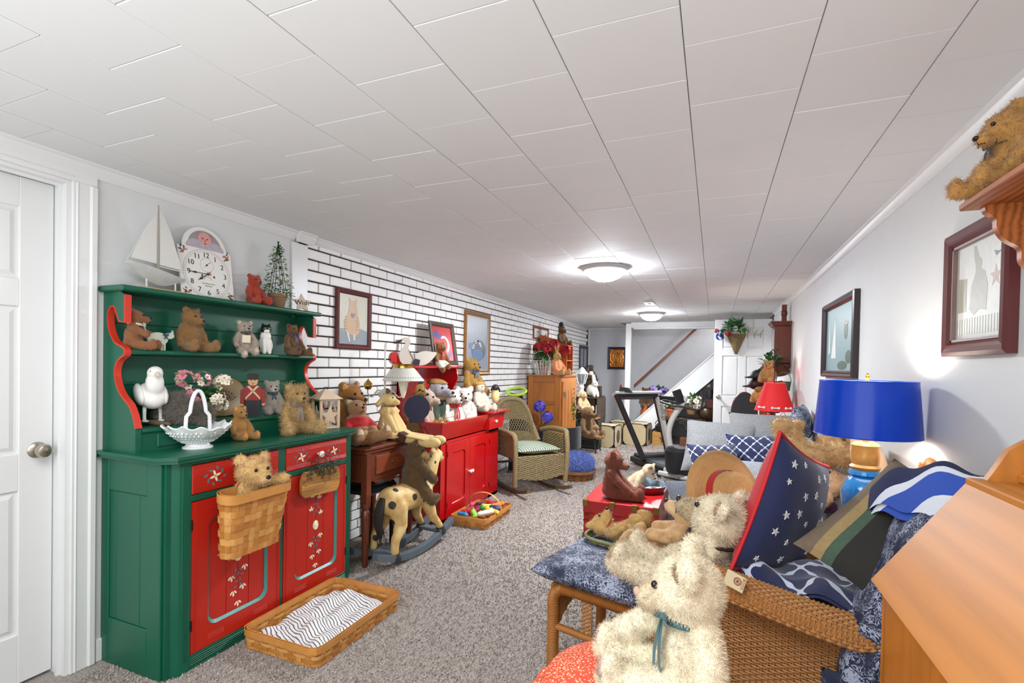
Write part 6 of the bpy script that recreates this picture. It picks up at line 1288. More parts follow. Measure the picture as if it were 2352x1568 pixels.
b = bear('teddy_bear', 'brown bear in a black top hat sitting on top of the orange shelf box', (-2.16, 7.23, 1.657), facing(-2.1, 7.2, 45), .30, '#6b4a26', fur=(900, .02)); wear(b, 'top_hat', [E_((-.02, 0, .93), (.2, .2, .025)), C_((-.02, 0, .95), (-.02, 0, 1.08), .13, .12)], '#1c1d1f', label='black top hat')
t = thing('gilt_mirror', 'small old gilt framed mirror leaning behind the orange bunny', 'mirror', (-2.34, 6.98, ZI)); g = G(); g.prism([(-2.44, ZI), (-2.2, ZI), (-2.2, 1.6), (-2.24, 1.58), (-2.32, 1.57), (-2.4, 1.58), (-2.44, 1.6)], 6.97, 6.99, 'y'); g.obj('frame', mk('old_gilt', '#8a6a3a', .4, .4, var=.2), t); g = G(); g.box(-2.41, -2.23, 6.962, 6.97, ZI + .03, 1.55); g.obj('mirror_glass', mk('mirror_pale', '#c9c3b2', .15, .3), t)
# ---------------------------------------------------------------- far left corner
m_walnut = mk('dark_walnut', '#45301f', .4, var=.25, nscale=2.5, kind='wood')
t = thing('drop_leaf_table', 'dark drop-leaf table with its leaf hanging, in the far corner', 'table', (-2.1, 8.6, 0)); g = G(); g.box(-2.44, -1.83, 8.3, 8.95, .80, .825, .004); g.obj('top', m_walnut, t); g = G(); g.prism([(8.3, .8), (8.95, .8), (8.95, .42), (8.85, .32), (8.4, .32), (8.3, .42)], -1.83, -1.81, 'x'); g.obj('drop_leaf', mk('walnut_leaf', '#5d4630', .4, var=.25, nscale=2.5, kind='wood'), t); g = G(); g.box(-2.4, -1.88, 8.36, 8.9, .68, .8); g.obj('apron', m_walnut, t)
for x in (-2.38, -1.9):
    for y in (8.38, 8.88): g = G(); g.lathe([(.018, 0), (.025, .05), (.02, .1), (.03, .3), (.022, .5), (.032, .68)], 12, (x, y, 0)); g.obj('leg', m_walnut, t)
t = thing('lantern_lamp', 'white street-lantern shaped lamp on the dark drop-leaf table', 'lamp', (-2.13, 8.42, .825)); g = G(); g.lathe([(.09, 0), (.085, .03), (.04, .09), (.035, .13), (.05, .16), (.03, .2), (.03, .22)], 16, (-2.13, 8.42, .825)); g.obj('base', m_white, t); g = G()
for a, b in ((-1, -1), (1, -1), (1, 1), (-1, 1)): g.cyl((-2.13 + .045 * a, 8.42 + .045 * b, 1.045), (-2.13 + .085 * a, 8.42 + .085 * b, 1.22), .008, n=6)
g.obj('lantern_frame', m_white, t); g = G(); g.lathe([(.125, 1.22), (.1, 1.24), (.02, 1.33), (0, 1.34)], 4, (-2.13, 8.42, 0), m=None); g.obj('lantern_roof', m_white, t, smooth=False); g = G(); g.lathe([(.05, 1.05), (.09, 1.21)], 4, (-2.13, 8.42, 0)); g.obj('lantern_glass', mk('grey_glass', '#7f8588', .1, var=.05), t, smooth=False)
t = thing('rabbit_figure', 'plump white ceramic rabbit on the dark drop-leaf table', 'rabbit', (-1.95, 8.5, .825), -.6)
me, _ = blob([E_((-.02, 0, .11), (.105, .1, .11)), E_((.05, 0, .22), (.065, .055, .06)), C_((.03, .025, .26), (-.01, .03, .38), .022, .016), C_((.03, -.025, .26), (.03, -.04, .38), .022, .016), C_((.06, .05, .08), (.08, .04, .02), .03, .028), C_((.06, -.05, .08), (.08, -.04, .02), .03, .028), E_((-.12, 0, .07), .035)], .012, 3); place_mesh(me, 'body', [mk('rabbit_ceramic', '#cfccc4', .35, var=.08)], t); g = G(); g.ell((.1, .035, .235), .008, nu=8, nv=6); g.ell((.1, -.035, .235), .008, nu=8, nv=6); g.obj('eyes', m_black, t, local=True)
t = thing('dark_box', 'dark wooden box standing behind the white rabbit', 'box', (-2.05, 8.78, .825)); g = G(); g.box(-2.16, -1.95, 8.7, 8.9, .825, 1.12, .004); g.box(-1.95, -1.87, 8.72, 8.88, .825, 1.0, .004); g.obj('box', m_walnut, t); g = G(); g.box(-2.17, -1.94, 8.69, 8.91, 1.12, 1.135, .003); g.obj('lid', m_walnut, t)
b = bear('teddy_bear', 'little dark bear in a white shirt standing on the dark corner box', (-2.06, 8.78, 1.135), -.9, .25, '#4a3020', fur=(500, .02)); wear(b, 'shirt', [E_((0, 0, .34), (.215, .225, .24))], '#d2cfc6'); wear(b, 'cap', [E_((0, 0, .92), (.17, .17, .06))], '#2c2019')
m_grn = mk('dark_green_chair', '#25332f', .5, var=.1)
t = thing('child_chair', 'small dark green chair with plush toys on it before the drop-leaf table', 'chair', (-1.82, 7.72, 0)); g = G(); g.box(-1.98, -1.67, 7.56, 7.88, .2, .222, .01); g.obj('seat', m_grn, t)
for a, b in ((-1, -1), (1, -1), (1, 1), (-1, 1)): g = G(); g.cyl((-1.825 + .16 * a, 7.72 + .16 * b, 0), (-1.825 + .12 * a, 7.72 + .12 * b, .2), .012, n=8); g.obj('leg', m_grn, t)
for k in range(5): g = G(); g.cyl((-1.95 + 0.0, 7.6 + .06 * k, .22), (-1.99, 7.6 + .06 * k, .48), .007, n=6); g.obj('spindle', m_grn, t)
g = G(); g.box(-2.005, -1.98, 7.57, 7.87, .46, .51, .008); g.obj('top_rail', m_grn, t); g = G(); g.cyl((-1.96, 7.6, .1), (-1.69, 7.6, .1), .008); g.obj('stretcher', m_grn, t)
bear('teddy_bear', 'long-necked brown plush moose on the small green chair', (-1.86, 7.72, .222), -.55, .52, '#6e4f2c', ears='dog', fur=(900, .02), snout=1.6, cat='stuffed moose'); bear('teddy_bear', 'tan plush puppy curled on the front of the small green chair', (-1.7, 7.64, .222), -.4, .24, '#a07a4c', ears='flop', fur=(600, .03), cat='stuffed puppy')
t = thing('slatted_crate', 'dark open crate with tan slats on its sloped top beside the oak ice box', 'crate', (-1.98, 8.03, 0)); g = G(); g.prism([(-2.15, .0), (-1.72, 0), (-1.72, .46), (-2.15, .62)], 7.93, 8.2, 'y'); g.obj('box', mk('crate_black', '#23211f', .5), t)
for k in range(6): g = G(); x = -2.13 + .068 * k; z = .62 - (x + 2.15) * .372; g.box(x, x + .045, 7.91, 8.22, z + .0, z + .022, .003); g.obj('slat', mk('crate_slat', '#a3703c', .5, var=.15, kind='wood'), t)
bear('teddy_bear', 'cream and tan plush bunny sitting on the slatted crate', (-2.02, 8.05, .605), -.6, .36, '#d8b88c', ears='flop', fur=(500, .03), cat='stuffed rabbit')
m_cube = mk('beige_nylon', '#c2ae88', .7, var=.07, bump=.1, bscale=12); m_cubed = mk('beige_nylon_side', '#cdbb9a', .7, var=.05)
for i, (x, y, rz, s, lab) in enumerate(((-1.68, 8.42, -.12, .40, 'beige pop-up cat cube with black piping nearest the drop-leaf table'), (-1.23, 8.88, -.1, .41, 'beige pop-up cat cube with black piping nearest the stairs'), (-1.5, 9.0, -.1, .41, 'beige pop-up cat cube behind the gap between the two front cubes'))):
    t = thing('cat_cube', lab, 'cat cube', (x, y, 0), rz, 'pop-up cat cubes'); h = s / 2; o6 = lambda f: [(a, b) for a, b in rrect(s, s * .92, s * .26, 4, (0, s * .46))]
    for ax, d0, nm in (('y', -h, 'front_panel'), ('y', h - .006, 'rear_panel'), ('x', h - .006, 'side_panel'), ('x', -h, 'side_panel')): g = G(); g.prism(o6(0), d0, d0 + .006, ax); g.obj(nm, m_cube if ax == 'y' else m_cubed, t, local=True); g = G(); g.tube([(a, d0 + .003, b) if ax == 'y' else (d0 + .003, a, b) for a, b in o6(0)], .008, 6, closed=True); g.obj('piping', m_blk, t, local=True)
    g = G(); g.box(-h + .05, h - .05, -h + .002, h - .002, s * .905, s * .918, .004); g.box(-h + .002, h - .002, -h + .05, h - .05, s * .905, s * .917, .004); g.obj('top_panel', m_cubed, t, local=True)
    g = G(); g.prism(ellipse(.065, .1, 22, (0, s * .45)), h + .0, h + .003, 'x'); g.obj('hole', mk('cube_inside', '#6b5f4a', .9), t, local=True); g = G(); g.tube([(h + .004, a, b) for a, b in ellipse(.065, .1, 22, (0, s * .45))], .006, 6, closed=True); g.obj('hole_piping', m_blk, t, local=True)
# ---------------------------------------------------------------- fabrics of the seating corner
def damask(name, bg, fg, sc=34.):
    t = NT(name); o = t.obj(); w = t.n('ShaderNodeTexNoise', i_Scale=sc, i_Detail=2.5, i_Roughness=.6, i_Distortion=2.4); t.l(o, w.inputs['Vector'])
    m = t.noise(o, sc * .28, 2); f = t.math('MULTIPLY', t.math('ABSOLUTE', t.math('SUBTRACT', w.outputs[0], .5)), 9.)
    f2 = t.math('ADD', f, t.math('MULTIPLY', t.math('SUBTRACT', m, .5), -2.6)); c = t.ramp(f2, [(.1, fg), (.3, shade(fg, .75)), (.42, bg), (1., bg)])
    t.l(c, t.p.inputs['Base Color']); t.p.inputs['Roughness'].default_value = .8; t.bump(t.noise(o, 300), .4, .002); return t.m
def trellis(name, k=42., bg='#1d2450', fg='#c9cede', wd=.3):
    t = NT(name); o = t.obj(); s = t.n('ShaderNodeSeparateXYZ'); t.l(o, s.inputs[0]); ax = t.math('ADD', s.outputs[0], t.math('MULTIPLY', s.outputs[2], .6)); cx = lambda a, m: t.math('COSINE', t.math('MULTIPLY', a, k * m))
    v = t.math('ADD', t.math('ADD', cx(ax, 1.), cx(s.outputs[1], 1.)), t.math('MULTIPLY', t.math('ADD', cx(ax, 3.), cx(s.outputs[1], 3.)), .22)); f = t.math('LESS_THAN', t.math('ABSOLUTE', v), wd)
    t.l(t.mix(f, bg, fg), t.p.inputs['Base Color']); t.p.inputs['Roughness'].default_value = .95; t.p.inputs['Sheen Weight'].default_value = .3; t.bump(t.noise(o, 260, 3), .7, .003); return t.m
m_dam = damask('navy_damask', '#242a45', '#a4abc2'); m_trl = trellis('navy_trellis_plush', 44.); m_trs = trellis('navy_trellis_cotton', 58., wd=.26)
m_nw = mk('honey_wicker', '#a8733f', .55, var=.3, nscale=40); m_np = mk('honey_cane', '#a5692f', .45, var=.25, nscale=30)
A0 = T((-.63, 2.07, 0), rz=math.radians(-15)); a3 = lambda *p: apply(A0, [p])[0]
# ottoman
t = thing('wicker_ottoman', 'honey wicker ottoman with wound cane legs standing before the wicker armchair', 'ottoman', (-.63, 2.07, 0), math.radians(-15))
for v in (.0, .46):
    wrap(t, 'side_frame', spline([a3(0, v, 0), a3(0, v, .22), a3(.0, v, .32), a3(.03, v, .365), a3(.08, v, .375), a3(.38, v, .375), a3(.43, v, .36), a3(.46, v, .31), a3(.46, v, .2), a3(.46, v, 0)], 40), .025, m_np, .008); wrap(t, 'stretcher', [a3(.0, v, .2), a3(.46, v, .2)], .015, m_np, .012)
    wicker(t, 'side_weave', lambda u, w: a3(.14 + .05 * u, v, .21 + .14 * w), 18, 4, .004, m_nw, stakes=False)
wrap(t, 'cross_rail', [a3(0, 0, .365), a3(0, .46, .365)], .018, m_np, .01); wrap(t, 'cross_rail', [a3(.46, 0, .365), a3(.46, .46, .365)], .018, m_np, .01)
wicker(t, 'end_weave', lambda u, w: a3(0.005, .03 + .4 * u, .35 - (.16 - .09 * math.sin(PI * u)) * (1 - w)), 20, 18, .0038, m_nw); wicker(t, 'end_weave', lambda u, w: a3(.455, .03 + .4 * u, .35 - (.16 - .09 * math.sin(PI * u)) * (1 - w)), 20, 18, .0038, m_nw)
g = G(A0); g.box(0, .46, 0, .46, .37, .385); g.obj('top_board', m_nw, t)
t = thing('ottoman_cushion', 'flat navy damask cushion tied on top of the wicker ottoman', 'cushion', tuple(a3(.22, .23, .395)), math.radians(-15)); g = G(); a, b = pillow_pts(.6, .6, .045, 30, wr=.005, pinch=.02, pw=.2); g.grid(a); g.grid(b, flip=True); g.v = [v + (0, 0, .05) for v in g.v]; g.obj('cover', m_dam, t, local=True, ang=180)
# armchair
t = thing('wicker_armchair', 'honey wicker armchair with rolled woven arms and navy damask cushions', 'armchair', tuple(a3(1., .25, 0)), math.radians(-15))
zarm = lambda u: .60 + .025 * math.cos((u - .7) * 5) + (.18 * max(0, (u - 1.08) / .2) ** 2)
for v0, sg, nm in ((-.1, -1, 'near'), (.68, 1, 'far')):
    arc = lambda u, w: a3(.66 + .56 * u, v0 + sg * .075 * math.cos(PI * w), zarm(.66 + .56 * u) - .01 + .055 * math.sin(PI * w) - .03 * u * (1 - u) * 3)
    wicker(t, 'rolled_arm', arc, 22, 44, .0052, m_nw)
    wicker(t, 'arm_side', lambda u, w: a3(.70 + .46 * u, v0 - sg * .02, .19 + (zarm(.7 + .46 * u) - .22 - .02 * math.sin(PI * u)) * w), 44, 26, .0042, m_nw)
    wrap(t, 'arm_front_post', spline([a3(.68, v0 - .0, 0), a3(.675, v0, .3), a3(.67, v0, .5), a3(.68, v0, .575), a3(.74, v0, .6), a3(.9, v0, .57)], 24), .02, m_np, .009)
    for z in (.18, .06): wrap(t, 'side_rail', [a3(.68, v0, z), a3(1.2, v0, z)], .017, m_np, .011)
    wrap(t, 'rear_post', [a3(1.2, v0, 0), a3(1.2, v0, .6), a3(1.27, v0, .98)], .02, m_np, .01)
wicker(t, 'back_weave', lambda u, w: a3(1.19 + .1 * w, -.08 + .74 * u, .3 + .68 * w), 46, 26, .006, m_nw); wrap(t, 'back_top_rail', [a3(1.285, v, .985) for v in np.linspace(-.1, .68, 6)], .02, m_np, .01)
wicker(t, 'front_weave', lambda u, w: a3(.69, -.06 + .7 * u, .1 + .25 * w), 22, 24, .0055, m_nw); g = G(A0); g.box(.68, 1.2, -.08, .66, .32, .36); g.obj('seat_board', m_nw, t)
def cush(parent, name, M_, w, h, th, mat, wr=.004, n=26, pinch=.03):
    g = G(M_); a, b = pillow_pts(w, h, th, n, wr=wr, pinch=pinch, pw=.25); g.grid(a); g.grid(b, flip=True); return g.obj(name, mat, parent, ang=180)
cush(t, 'seat_cushion', A0 @ T((.95, .29, .42)), .56, .68, .075, m_dam); cush(t, 'back_cushion', A0 @ T((1.2, .16, .70)) @ T(ry=math.radians(-70)), .66, .7, .1, m_dam); cush(t, 'hanging_skirt', A0 @ T((1.12, -.14, .26)) @ T(rx=PI / 2), .22, .42, .012, m_dam)
# trellis blanket bunched on the seat
o = thing('trellis_blanket', 'navy plush blanket with white trellis lines bunched on the armchair seat', 'blanket', tuple(a3(.95, .1, .5)), math.radians(-15)); rg = np.random.default_rng(8); S = []; n = 46
wv = [(rg.normal(0, 9), rg.normal(0, 9), rg.random() * 6, .007 + .01 * rg.random()) for _ in range(9)]
for i in range(n):
    row = []
    for j in range(n):
        u, v = i / (n - 1), j / (n - 1); x, y = .66 + .5 * u, -.06 + .44 * v; e = min(1, 6 * min(u, 1 - u, v, 1 - v)); row.append(a3(x, y, .575 + .035 * e + .09 * u + .025 * math.sin(u * 5 + v * 3) + sum(q * math.sin(a * x * 1.6 + b * y * 1.6 + c) for a, b, c, q in wv) * .9 - .02 * (1 - e)))
    S.append(row)
S = np.array(S); g = G(); g.grid(S); g.grid(S - (0, 0, .012), flip=True); g.obj('blanket', m_trl, o, ang=180)
def frame(cx, ex, ey):
    """placement from a centre and two edge directions"""
    x = np.array(ex, float); x /= np.linalg.norm(x); y = np.array(ey, float); y -= x * (x @ y); y /= np.linalg.norm(y); m = np.eye(4); m[:3, 0], m[:3, 1], m[:3, 2], m[:3, 3] = x, y, np.cross(x, y), cx; return m
m_nav = mk('navy_cotton', '#18234f', .8, var=.12, nscale=5, kind='cloth'); m_rdc = mk('red_cotton', '#b4141e', .8, var=.1, nscale=5, kind='cloth')
Tp, Bp, Rp = np.array((.229, 1.95, 1.088)), np.array((.098, 1.86, .625)), np.array((.40, 2.25, .955))
fr = frame((Bp + Rp) / 2 + (.0, .0, .02), Rp - Tp, Tp - Bp); sp = pillow('star_pillow', 'big throw pillow, navy with white stars in front and red behind, standing on the armchair', 'pillow', fr, .47, .49, .085, [m_nav, m_rdc], piping=(mk('red_piping', '#c8202a', .7, var=.05), .007), pinch=.17)
m_st = mk('star_thread', '#e3dfe0', .7, var=.03); rg = np.random.default_rng(21)
def stars(pl, w, h, th, pts, side, r, pinch=.17):
    for k, (u, v) in enumerate(pts):
        e = max(0, (1 - abs(u) ** 2.4) * (1 - abs(v) ** 2.4)); z = side * (th * e ** .5) + .004 * e * (math.sin(u * 7 + v * 4) * .6 + math.sin(v * 11 - u * 3) * .4); x, y = u * (1 - pinch * (1 - v * v) * .5 * abs(u)) * w / 2, v * (1 - pinch * (1 - u * u) * .5 * abs(v)) * h / 2
        f = lambda a, b: side * th * max(0, (1 - abs(a) ** 2.4) * (1 - abs(b) ** 2.4)) ** .5; dzu, dzv = (f(u + .02, v) - f(u - .02, v)) / (.02 * w), (f(u, v + .02) - f(u, v - .02)) / (.02 * h); M_ = frame((x, y, z), (1, 0, dzu), (0, 1, dzv)) @ T(rz=rg.random() * 6)
        g = G(M_); g.prism(star_poly(r * (1 if k % 3 else .75), .4), -.002, .0025, 'z'); g.obj('star', m_st, pl, local=True, smooth=False)
grid_ = [(a, b) for a in (-.72, -.36, 0, .36, .72) for b in (-.72, -.36, 0, .36, .72)]
stars(sp, .47, .49, .085, [(a + .1 * ((i % 3) - 1) * .6, b + .09 * ((i % 2) - .5)) for i, (a, b) in enumerate(grid_)], 1, .016); stars(sp, .47, .49, .085, [(a, b) for a, b in grid_ if (a * 100 + b * 100) % 2 < 1.5], -1, .016)
def green_mat():
    tt = NT('striped_green_pillow'); o = tt.obj(); s = tt.n('ShaderNodeSeparateXYZ'); tt.l(o, s.inputs[0]); x = tt.math('ADD', tt.math('MULTIPLY', s.outputs[1], 3.2), .5)
    c = tt.ramp(x, [(0., '#7a6a58'), (.16, '#a98f62'), (.26, '#4a6250'), (.36, '#2a2823'), (1., '#26241f')], 'CONSTANT'); n = tt.mix(tt.math('MULTIPLY', tt.noise(o, 70, 3), .4), c, '#2b2a2c'); tt.l(n, tt.p.inputs['Base Color']); tt.p.inputs['Roughness'].default_value = .9; tt.bump(tt.noise(tt.map(o, (4, 1, 1)), 40, 2), .5, .004); return tt.m
P1, P2 = np.array((.578, 2.06, .985)), np.array((.262, 1.82, .735)); ex = np.array((.27, -.07, -.03)); ex /= np.linalg.norm(ex)
fr = frame((P1 + P2) / 2 + ex * .12 + np.array((.0, -.03, -.01)), P1 - P2, ex); pillow('striped_pillow', 'dark green and tan striped throw pillow leaning on the armchair back', 'pillow', fr, .50, .32, .075, [green_mat()], wr=.01)
tw = thing('striped_towel', 'royal blue towel with navy and white stripes draped over the armchair back', 'towel', (.6, 1.72, 1.0), math.radians(-15)); S = []
for i in range(24):
    q = i / 23 * 2 - 1; row = []
    for j in range(36):
        v = j / 35; z = .985 + .115 * v ** .8 + .035 * math.sin(PI * min(1, v * 1.3)) - (.13 if q < 0 else .17) * abs(q) ** 2.3 + .01 * math.sin(v * 17 + q * 3); p = np.array((.55, 1.97)) + np.array((.14, -.53)) * v + np.array((.97, .24)) * (.1 * q - .02); row.append((p[0], p[1], z))
    S.append(row)
S = np.array(S); g = G(); g.grid(S, flip=False); g.grid(S - (0, 0, .022), flip=True)
def towel_mat():
    tt = NT('towel_stripe'); o = tt.obj(); s = tt.n('ShaderNodeSeparateXYZ'); tt.l(o, s.inputs[0]); y = tt.math('FRACT', tt.math('ADD', tt.math('MULTIPLY', tt.math('ADD', s.outputs[1], tt.math('MULTIPLY', s.outputs[0], .9)), 3.4), .1)); tt.l(tt.ramp(y, [(0, '#16204a'), (.25, '#2b4fae'), (.5, '#d5dbe8'), (.6, '#2b4fae'), (.8, '#d5dbe8'), (.88, '#16204a')], 'CONSTANT'), tt.p.inputs['Base Color']); tt.p.inputs['Roughness'].default_value = .95; tt.bump(tt.noise(o, 350), .8, .003); return tt.m
g.obj('towel', towel_mat(), tw, ang=180)
# bears on the ottoman and armchair
b = bear('teddy_bear', 'large white plush bear wearing a jingle bell collar, reclining between ottoman and armchair', (-.06, 1.93, .47), math.radians(168), .45, '#ecdcc0', fur=(16000, .028), muz='#b9a482', inner='#b08e6a', pad='#b8a07c', legs=[(.62, .22, .08), (.62, -.2, .08)], arms=[(.26, .24, .2), (.3, -.26, .2)], hs=1.12, head=(-.1, -.12, -.1), ry=-.32, snout=1.2, mess=.35); h = .45
g = G(); P = [(.03 + .19 * math.cos(a), .19 * math.sin(a), .585 - .03 * math.cos(a)) for a in np.linspace(0, 2 * PI, 24, endpoint=False)]; g.tube(np.array(P) * h, .007, 6, closed=True); g.obj('collar', mk('collar_brown', '#2b1c18', .6), b, local=True)
g = G(); c = np.array((.17, .17, .53)) * h; g.ell(c, .023, nu=14, nv=10); g.obj('jingle_bell', mk('antique_bell', '#6a5238', .35, .8, var=.1), b, local=True); g = G(); g.box(-.012, .012, .0195, .0215, -.002, .002, m=T(tuple(c))); g.obj('bell_slot', m_black, b, local=True)
b = bear('teddy_bear', 'smooth peach teddy bear with a yellow ear tag lying back on the ottoman', (-.2, 2.2, .475), math.radians(172), .38, '#d2a878', fur=(3500, .012), ry=-.5, arms=[(.24, .2, .36), (.26, -.24, .3)], legs=[(.42, .2, .1), (.4, -.2, .08)], muz='#d8b48a', hs=1.0)
g = G(); g.box(-.003, .012, -.002, .002, -.008, .008, m=T(tuple(HP[b.name]((.03, .2, .16))))); g.obj('ear_tag', mk('yellow_tag', '#e8a81c', .5), b, local=True)
t = thing('wicker_tray', 'oval sage green wicker tray on the far side of the ottoman', 'tray', (-.43, 2.44, .462), .5); m_sg = [mk('sage_wicker', '#8c8a62', .7, var=.25, nscale=30), mk('sage_wicker2', '#7e7c56', .7, var=.25, nscale=30)]
Q = A0 @ T((.13, .40, .462)); splint(t, rloop(0, 0, 0, .042, .3, .2, .33, .23, .09, Q), 4, 37, m_sg, d=.003, sw=.4); g = G(); lp_ = rloop(0, 0, 0, .045, .3, .2, .335, .235, .09, Q); wrap(t, 'rim', [lp_(u, 1.) for u in np.linspace(0, 1, 50)], .008, m_sg[0], .008, 8); g = G(Q); g.prism(rrect(.3, .2, .085), 0, .006, 'z'); g.obj('tray_base', m_sg[1], t)
b = bear('teddy_bear', 'golden cream bear with a red neck cord lying in the sage wicker tray', tuple(apply(Q, [(.12, .0, .05)])[0]), math.radians(-15), .30, '#d0a766', fur=(6000, .03), ry=-1.45, legs=[(.36, .15, .08), (.36, -.15, .08)], arms=[(.2, .24, .3), (.2, -.24, .3)]); neck(b, '#a3321f', bow=False, w=.014)
b = bear('teddy_bear', 'brown plush bear hidden under the straw hat', (-.02, 2.55, .44), math.radians(190), .36, '#8a5526', fur=(2500, .04), head=(0, .3, 0))
def straw_mat():
    tt = NT('straw_braid'); o = tt.obj(); s = tt.n('ShaderNodeSeparateXYZ'); tt.l(o, s.inputs[0]); r = tt.math('SQRT', tt.math('ADD', tt.math('MULTIPLY', s.outputs[0], s.outputs[0]), tt.math('MULTIPLY', s.outputs[1], s.outputs[1]))); q = tt.math('SINE', tt.math('MULTIPLY', tt.math('ADD', r, tt.math('MULTIPLY', s.outputs[2], -.8)), 1100.)); c = tt.mix(tt.math('MULTIPLY', tt.noise(o, 120, 3), .9), '#c18a50', '#d9ad72'); tt.l(c, tt.p.inputs['Base Color']); tt.p.inputs['Roughness'].default_value = .6; tt.bump(q, .6, .002); return tt.m
ht = thing('straw_hat', 'round straw hat with a red band tipped on its side behind the starry pillow', 'hat', (.06, 2.42, .77), 0); ht.rotation_euler = (0, math.radians(72), math.radians(-48)); WM[ht.name] = Matrix.Translation((.06, 2.42, .77)) @ ht.rotation_euler.to_matrix().to_4x4()
g = G(); g.lathe([(.2, -.014), (.202, -.009), (.15, .0), (.11, .002), (.105, .014), (.1, .055), (.086, .095), (.05, .118), (0, .123)], 44); g.lathe([(.2, -.016), (.15, -.004), (.105, -.002), (.098, .05), (.046, .112), (0, .117)], 44); g.obj('hat', straw_mat(), ht, local=True, ang=180); g = G(); g.lathe([(.1115, .004), (.1085, .016), (.1055, .038)], 44, cap=False); g.obj('hat_band', m_rdc, ht, local=True)
# foreground: red round cushion on a stool, and the white bear on it
t = thing('round_stool', 'low wooden stool under the round coral cushion', 'stool', (-.19, 1.27, 0)); g = G(); g.lathe([(.17, .42), (.18, .43), (.18, .45), (0, .452)], 28, (-.19, 1.27, 0)); g.obj('seat', m_np, t)
for k in range(4): a = k * PI / 2 + .6; g = G(); g.cyl((-.19 + .17 * math.cos(a), 1.27 + .17 * math.sin(a), 0), (-.19 + .13 * math.cos(a), 1.27 + .13 * math.sin(a), .43), .014, .018); g.obj('leg', m_np, t)
def dots():
    tt = NT('coral_sprig_cotton'); o = tt.obj(); v = tt.n('ShaderNodeTexVoronoi', i_Scale=150.); tt.l(o, v.inputs['Vector']); tt.l(tt.ramp(v.outputs['Distance'], [(.25, '#ecc59a'), (.42, '#cf4a30')]), tt.p.inputs['Base Color']); tt.p.inputs['Roughness'].default_value = .85; tt.bump(tt.noise(o, 300), .4, .002); return tt.m
t = thing('round_cushion', 'round coral cushion with a tiny cream sprig print under the white bear', 'cushion', (-.19, 1.27, .452)); g = G(); m_dt = dots(); pr = [(.01, -.0), (.15, .0), (.205, .02), (.222, .045), (.205, .075), (.13, .098), (.05, .104), (0, .105)]; g.lathe(pr, 44, (-.19, 1.27, .452)); g.obj('cover', m_dt, t, ang=180)
g = G(); R_ = []
for k in range(90): a = 2 * PI * k / 90; w = .008 * math.sin(a * 22); R_.append([(-.19 + .21 * math.cos(a), 1.27 + .21 * math.sin(a), .49), (-.19 + (.235 + w) * math.cos(a), 1.27 + (.235 + w) * math.sin(a), .478 + w * .6), (-.19 + (.252 + w) * math.cos(a), 1.27 + (.252 + w) * math.sin(a), .465 - w * .8)])
g.grid(np.array(R_), closeu=True); g.obj('ruffle', m_dt, t, ang=180)
b = bear('teddy_bear', 'big fluffy white bear with a teal satin ribbon sitting on the round coral cushion', (-.035, 1.25, .552), math.radians(212), .34, '#f2e4c8', fur=(30000, .026), muz='#d9c6a6', inner='#a98c64', pad='#c9a593', hs=1.3, fat=1.12, legs=[(.56, -.1, .1), (.46, -.44, .13)], arms=[(.1, .34, .2), (.34, -.36, .3)], head=(-.6, .1, 0), snout=.9, es=1.3, leg_r=1.1, arm_r=1.25, nose='#c9a08a', mess=.35)
neck(b, '#2f5f66', tails=.42, w=.045, rk=1.28)
tg = thing('paper_tag', 'folded cream paper tag with a round red emblem beside the belled bear', 'tag', (.07, 1.70, .672)); fr = frame((.075, 1.69, .672), (.9, .1, -.42), (.3, .45, .55)); g = G(fr); g.box(-.03, .03, -.024, .024, -.001, .001, .0006); g.box(-.03, .03, -.024, .024, -.005, -.004); g.obj('card', mk('tag_cream', '#e0cfa8', .6, var=.04), tg)
g = G(fr); g.tube([(.006 + .011 * math.cos(a), .002 + .011 * math.sin(a), .0014) for a in np.linspace(0, 2 * PI, 24, endpoint=False)], .0012, 4, closed=True); g.tube([(.006 + .0075 * math.cos(a), .002 + .0075 * math.sin(a), .0014) for a in np.linspace(0, 2 * PI, 20, endpoint=False)], .0008, 4, closed=True); g.obj('emblem_ring', mk('tag_red', '#8c2f2a', .6), tg); g = G(fr); g.prism(ellipse(.004, .0045, 12, (.006, .002)), .001, .0016, 'z'); g.obj('emblem_face', mk('tag_red', '#8c2f2a', .6), tg); text('BOYDS', .011, mk('tag_red', '#8c2f2a', .6), tg, fr @ T((.023, .002, .0012), rz=-PI / 2), 'tag_lettering', .0003)
# slant-front desk
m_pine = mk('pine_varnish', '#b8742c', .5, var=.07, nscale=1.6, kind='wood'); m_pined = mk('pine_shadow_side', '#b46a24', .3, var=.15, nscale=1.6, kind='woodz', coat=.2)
t = thing('slant_top_desk', 'varnished pine slant-top desk with a gallery shelf standing before the armchair', 'desk', (.58, 1.0, 0)); th_ = math.atan2(1.093 - .842, .526 - .353)
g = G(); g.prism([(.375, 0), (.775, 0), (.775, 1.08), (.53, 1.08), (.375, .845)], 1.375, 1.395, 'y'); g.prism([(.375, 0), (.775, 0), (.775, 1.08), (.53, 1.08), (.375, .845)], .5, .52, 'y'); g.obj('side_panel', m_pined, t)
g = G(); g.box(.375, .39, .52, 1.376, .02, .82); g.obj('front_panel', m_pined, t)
g = G(); c, s = math.cos(th_), math.sin(th_); L_ = .305; g.prism([(.353, .842), (.353 + L_ * c, .842 + L_ * s), (.353 + L_ * c + .02 * s, .842 + L_ * s - .02 * c), (.353 + .02 * s, .842 - .02 * c)], .48, 1.4, 'y'); lid = g.obj('slant_lid', m_pine, t)
g = G(); g.ell((.353 + .16 * c - .001, .93, .842 + .16 * s + .002), (.006, .006, .008), nu=10, nv=7); g.obj('lid_screw', m_brass, lid)
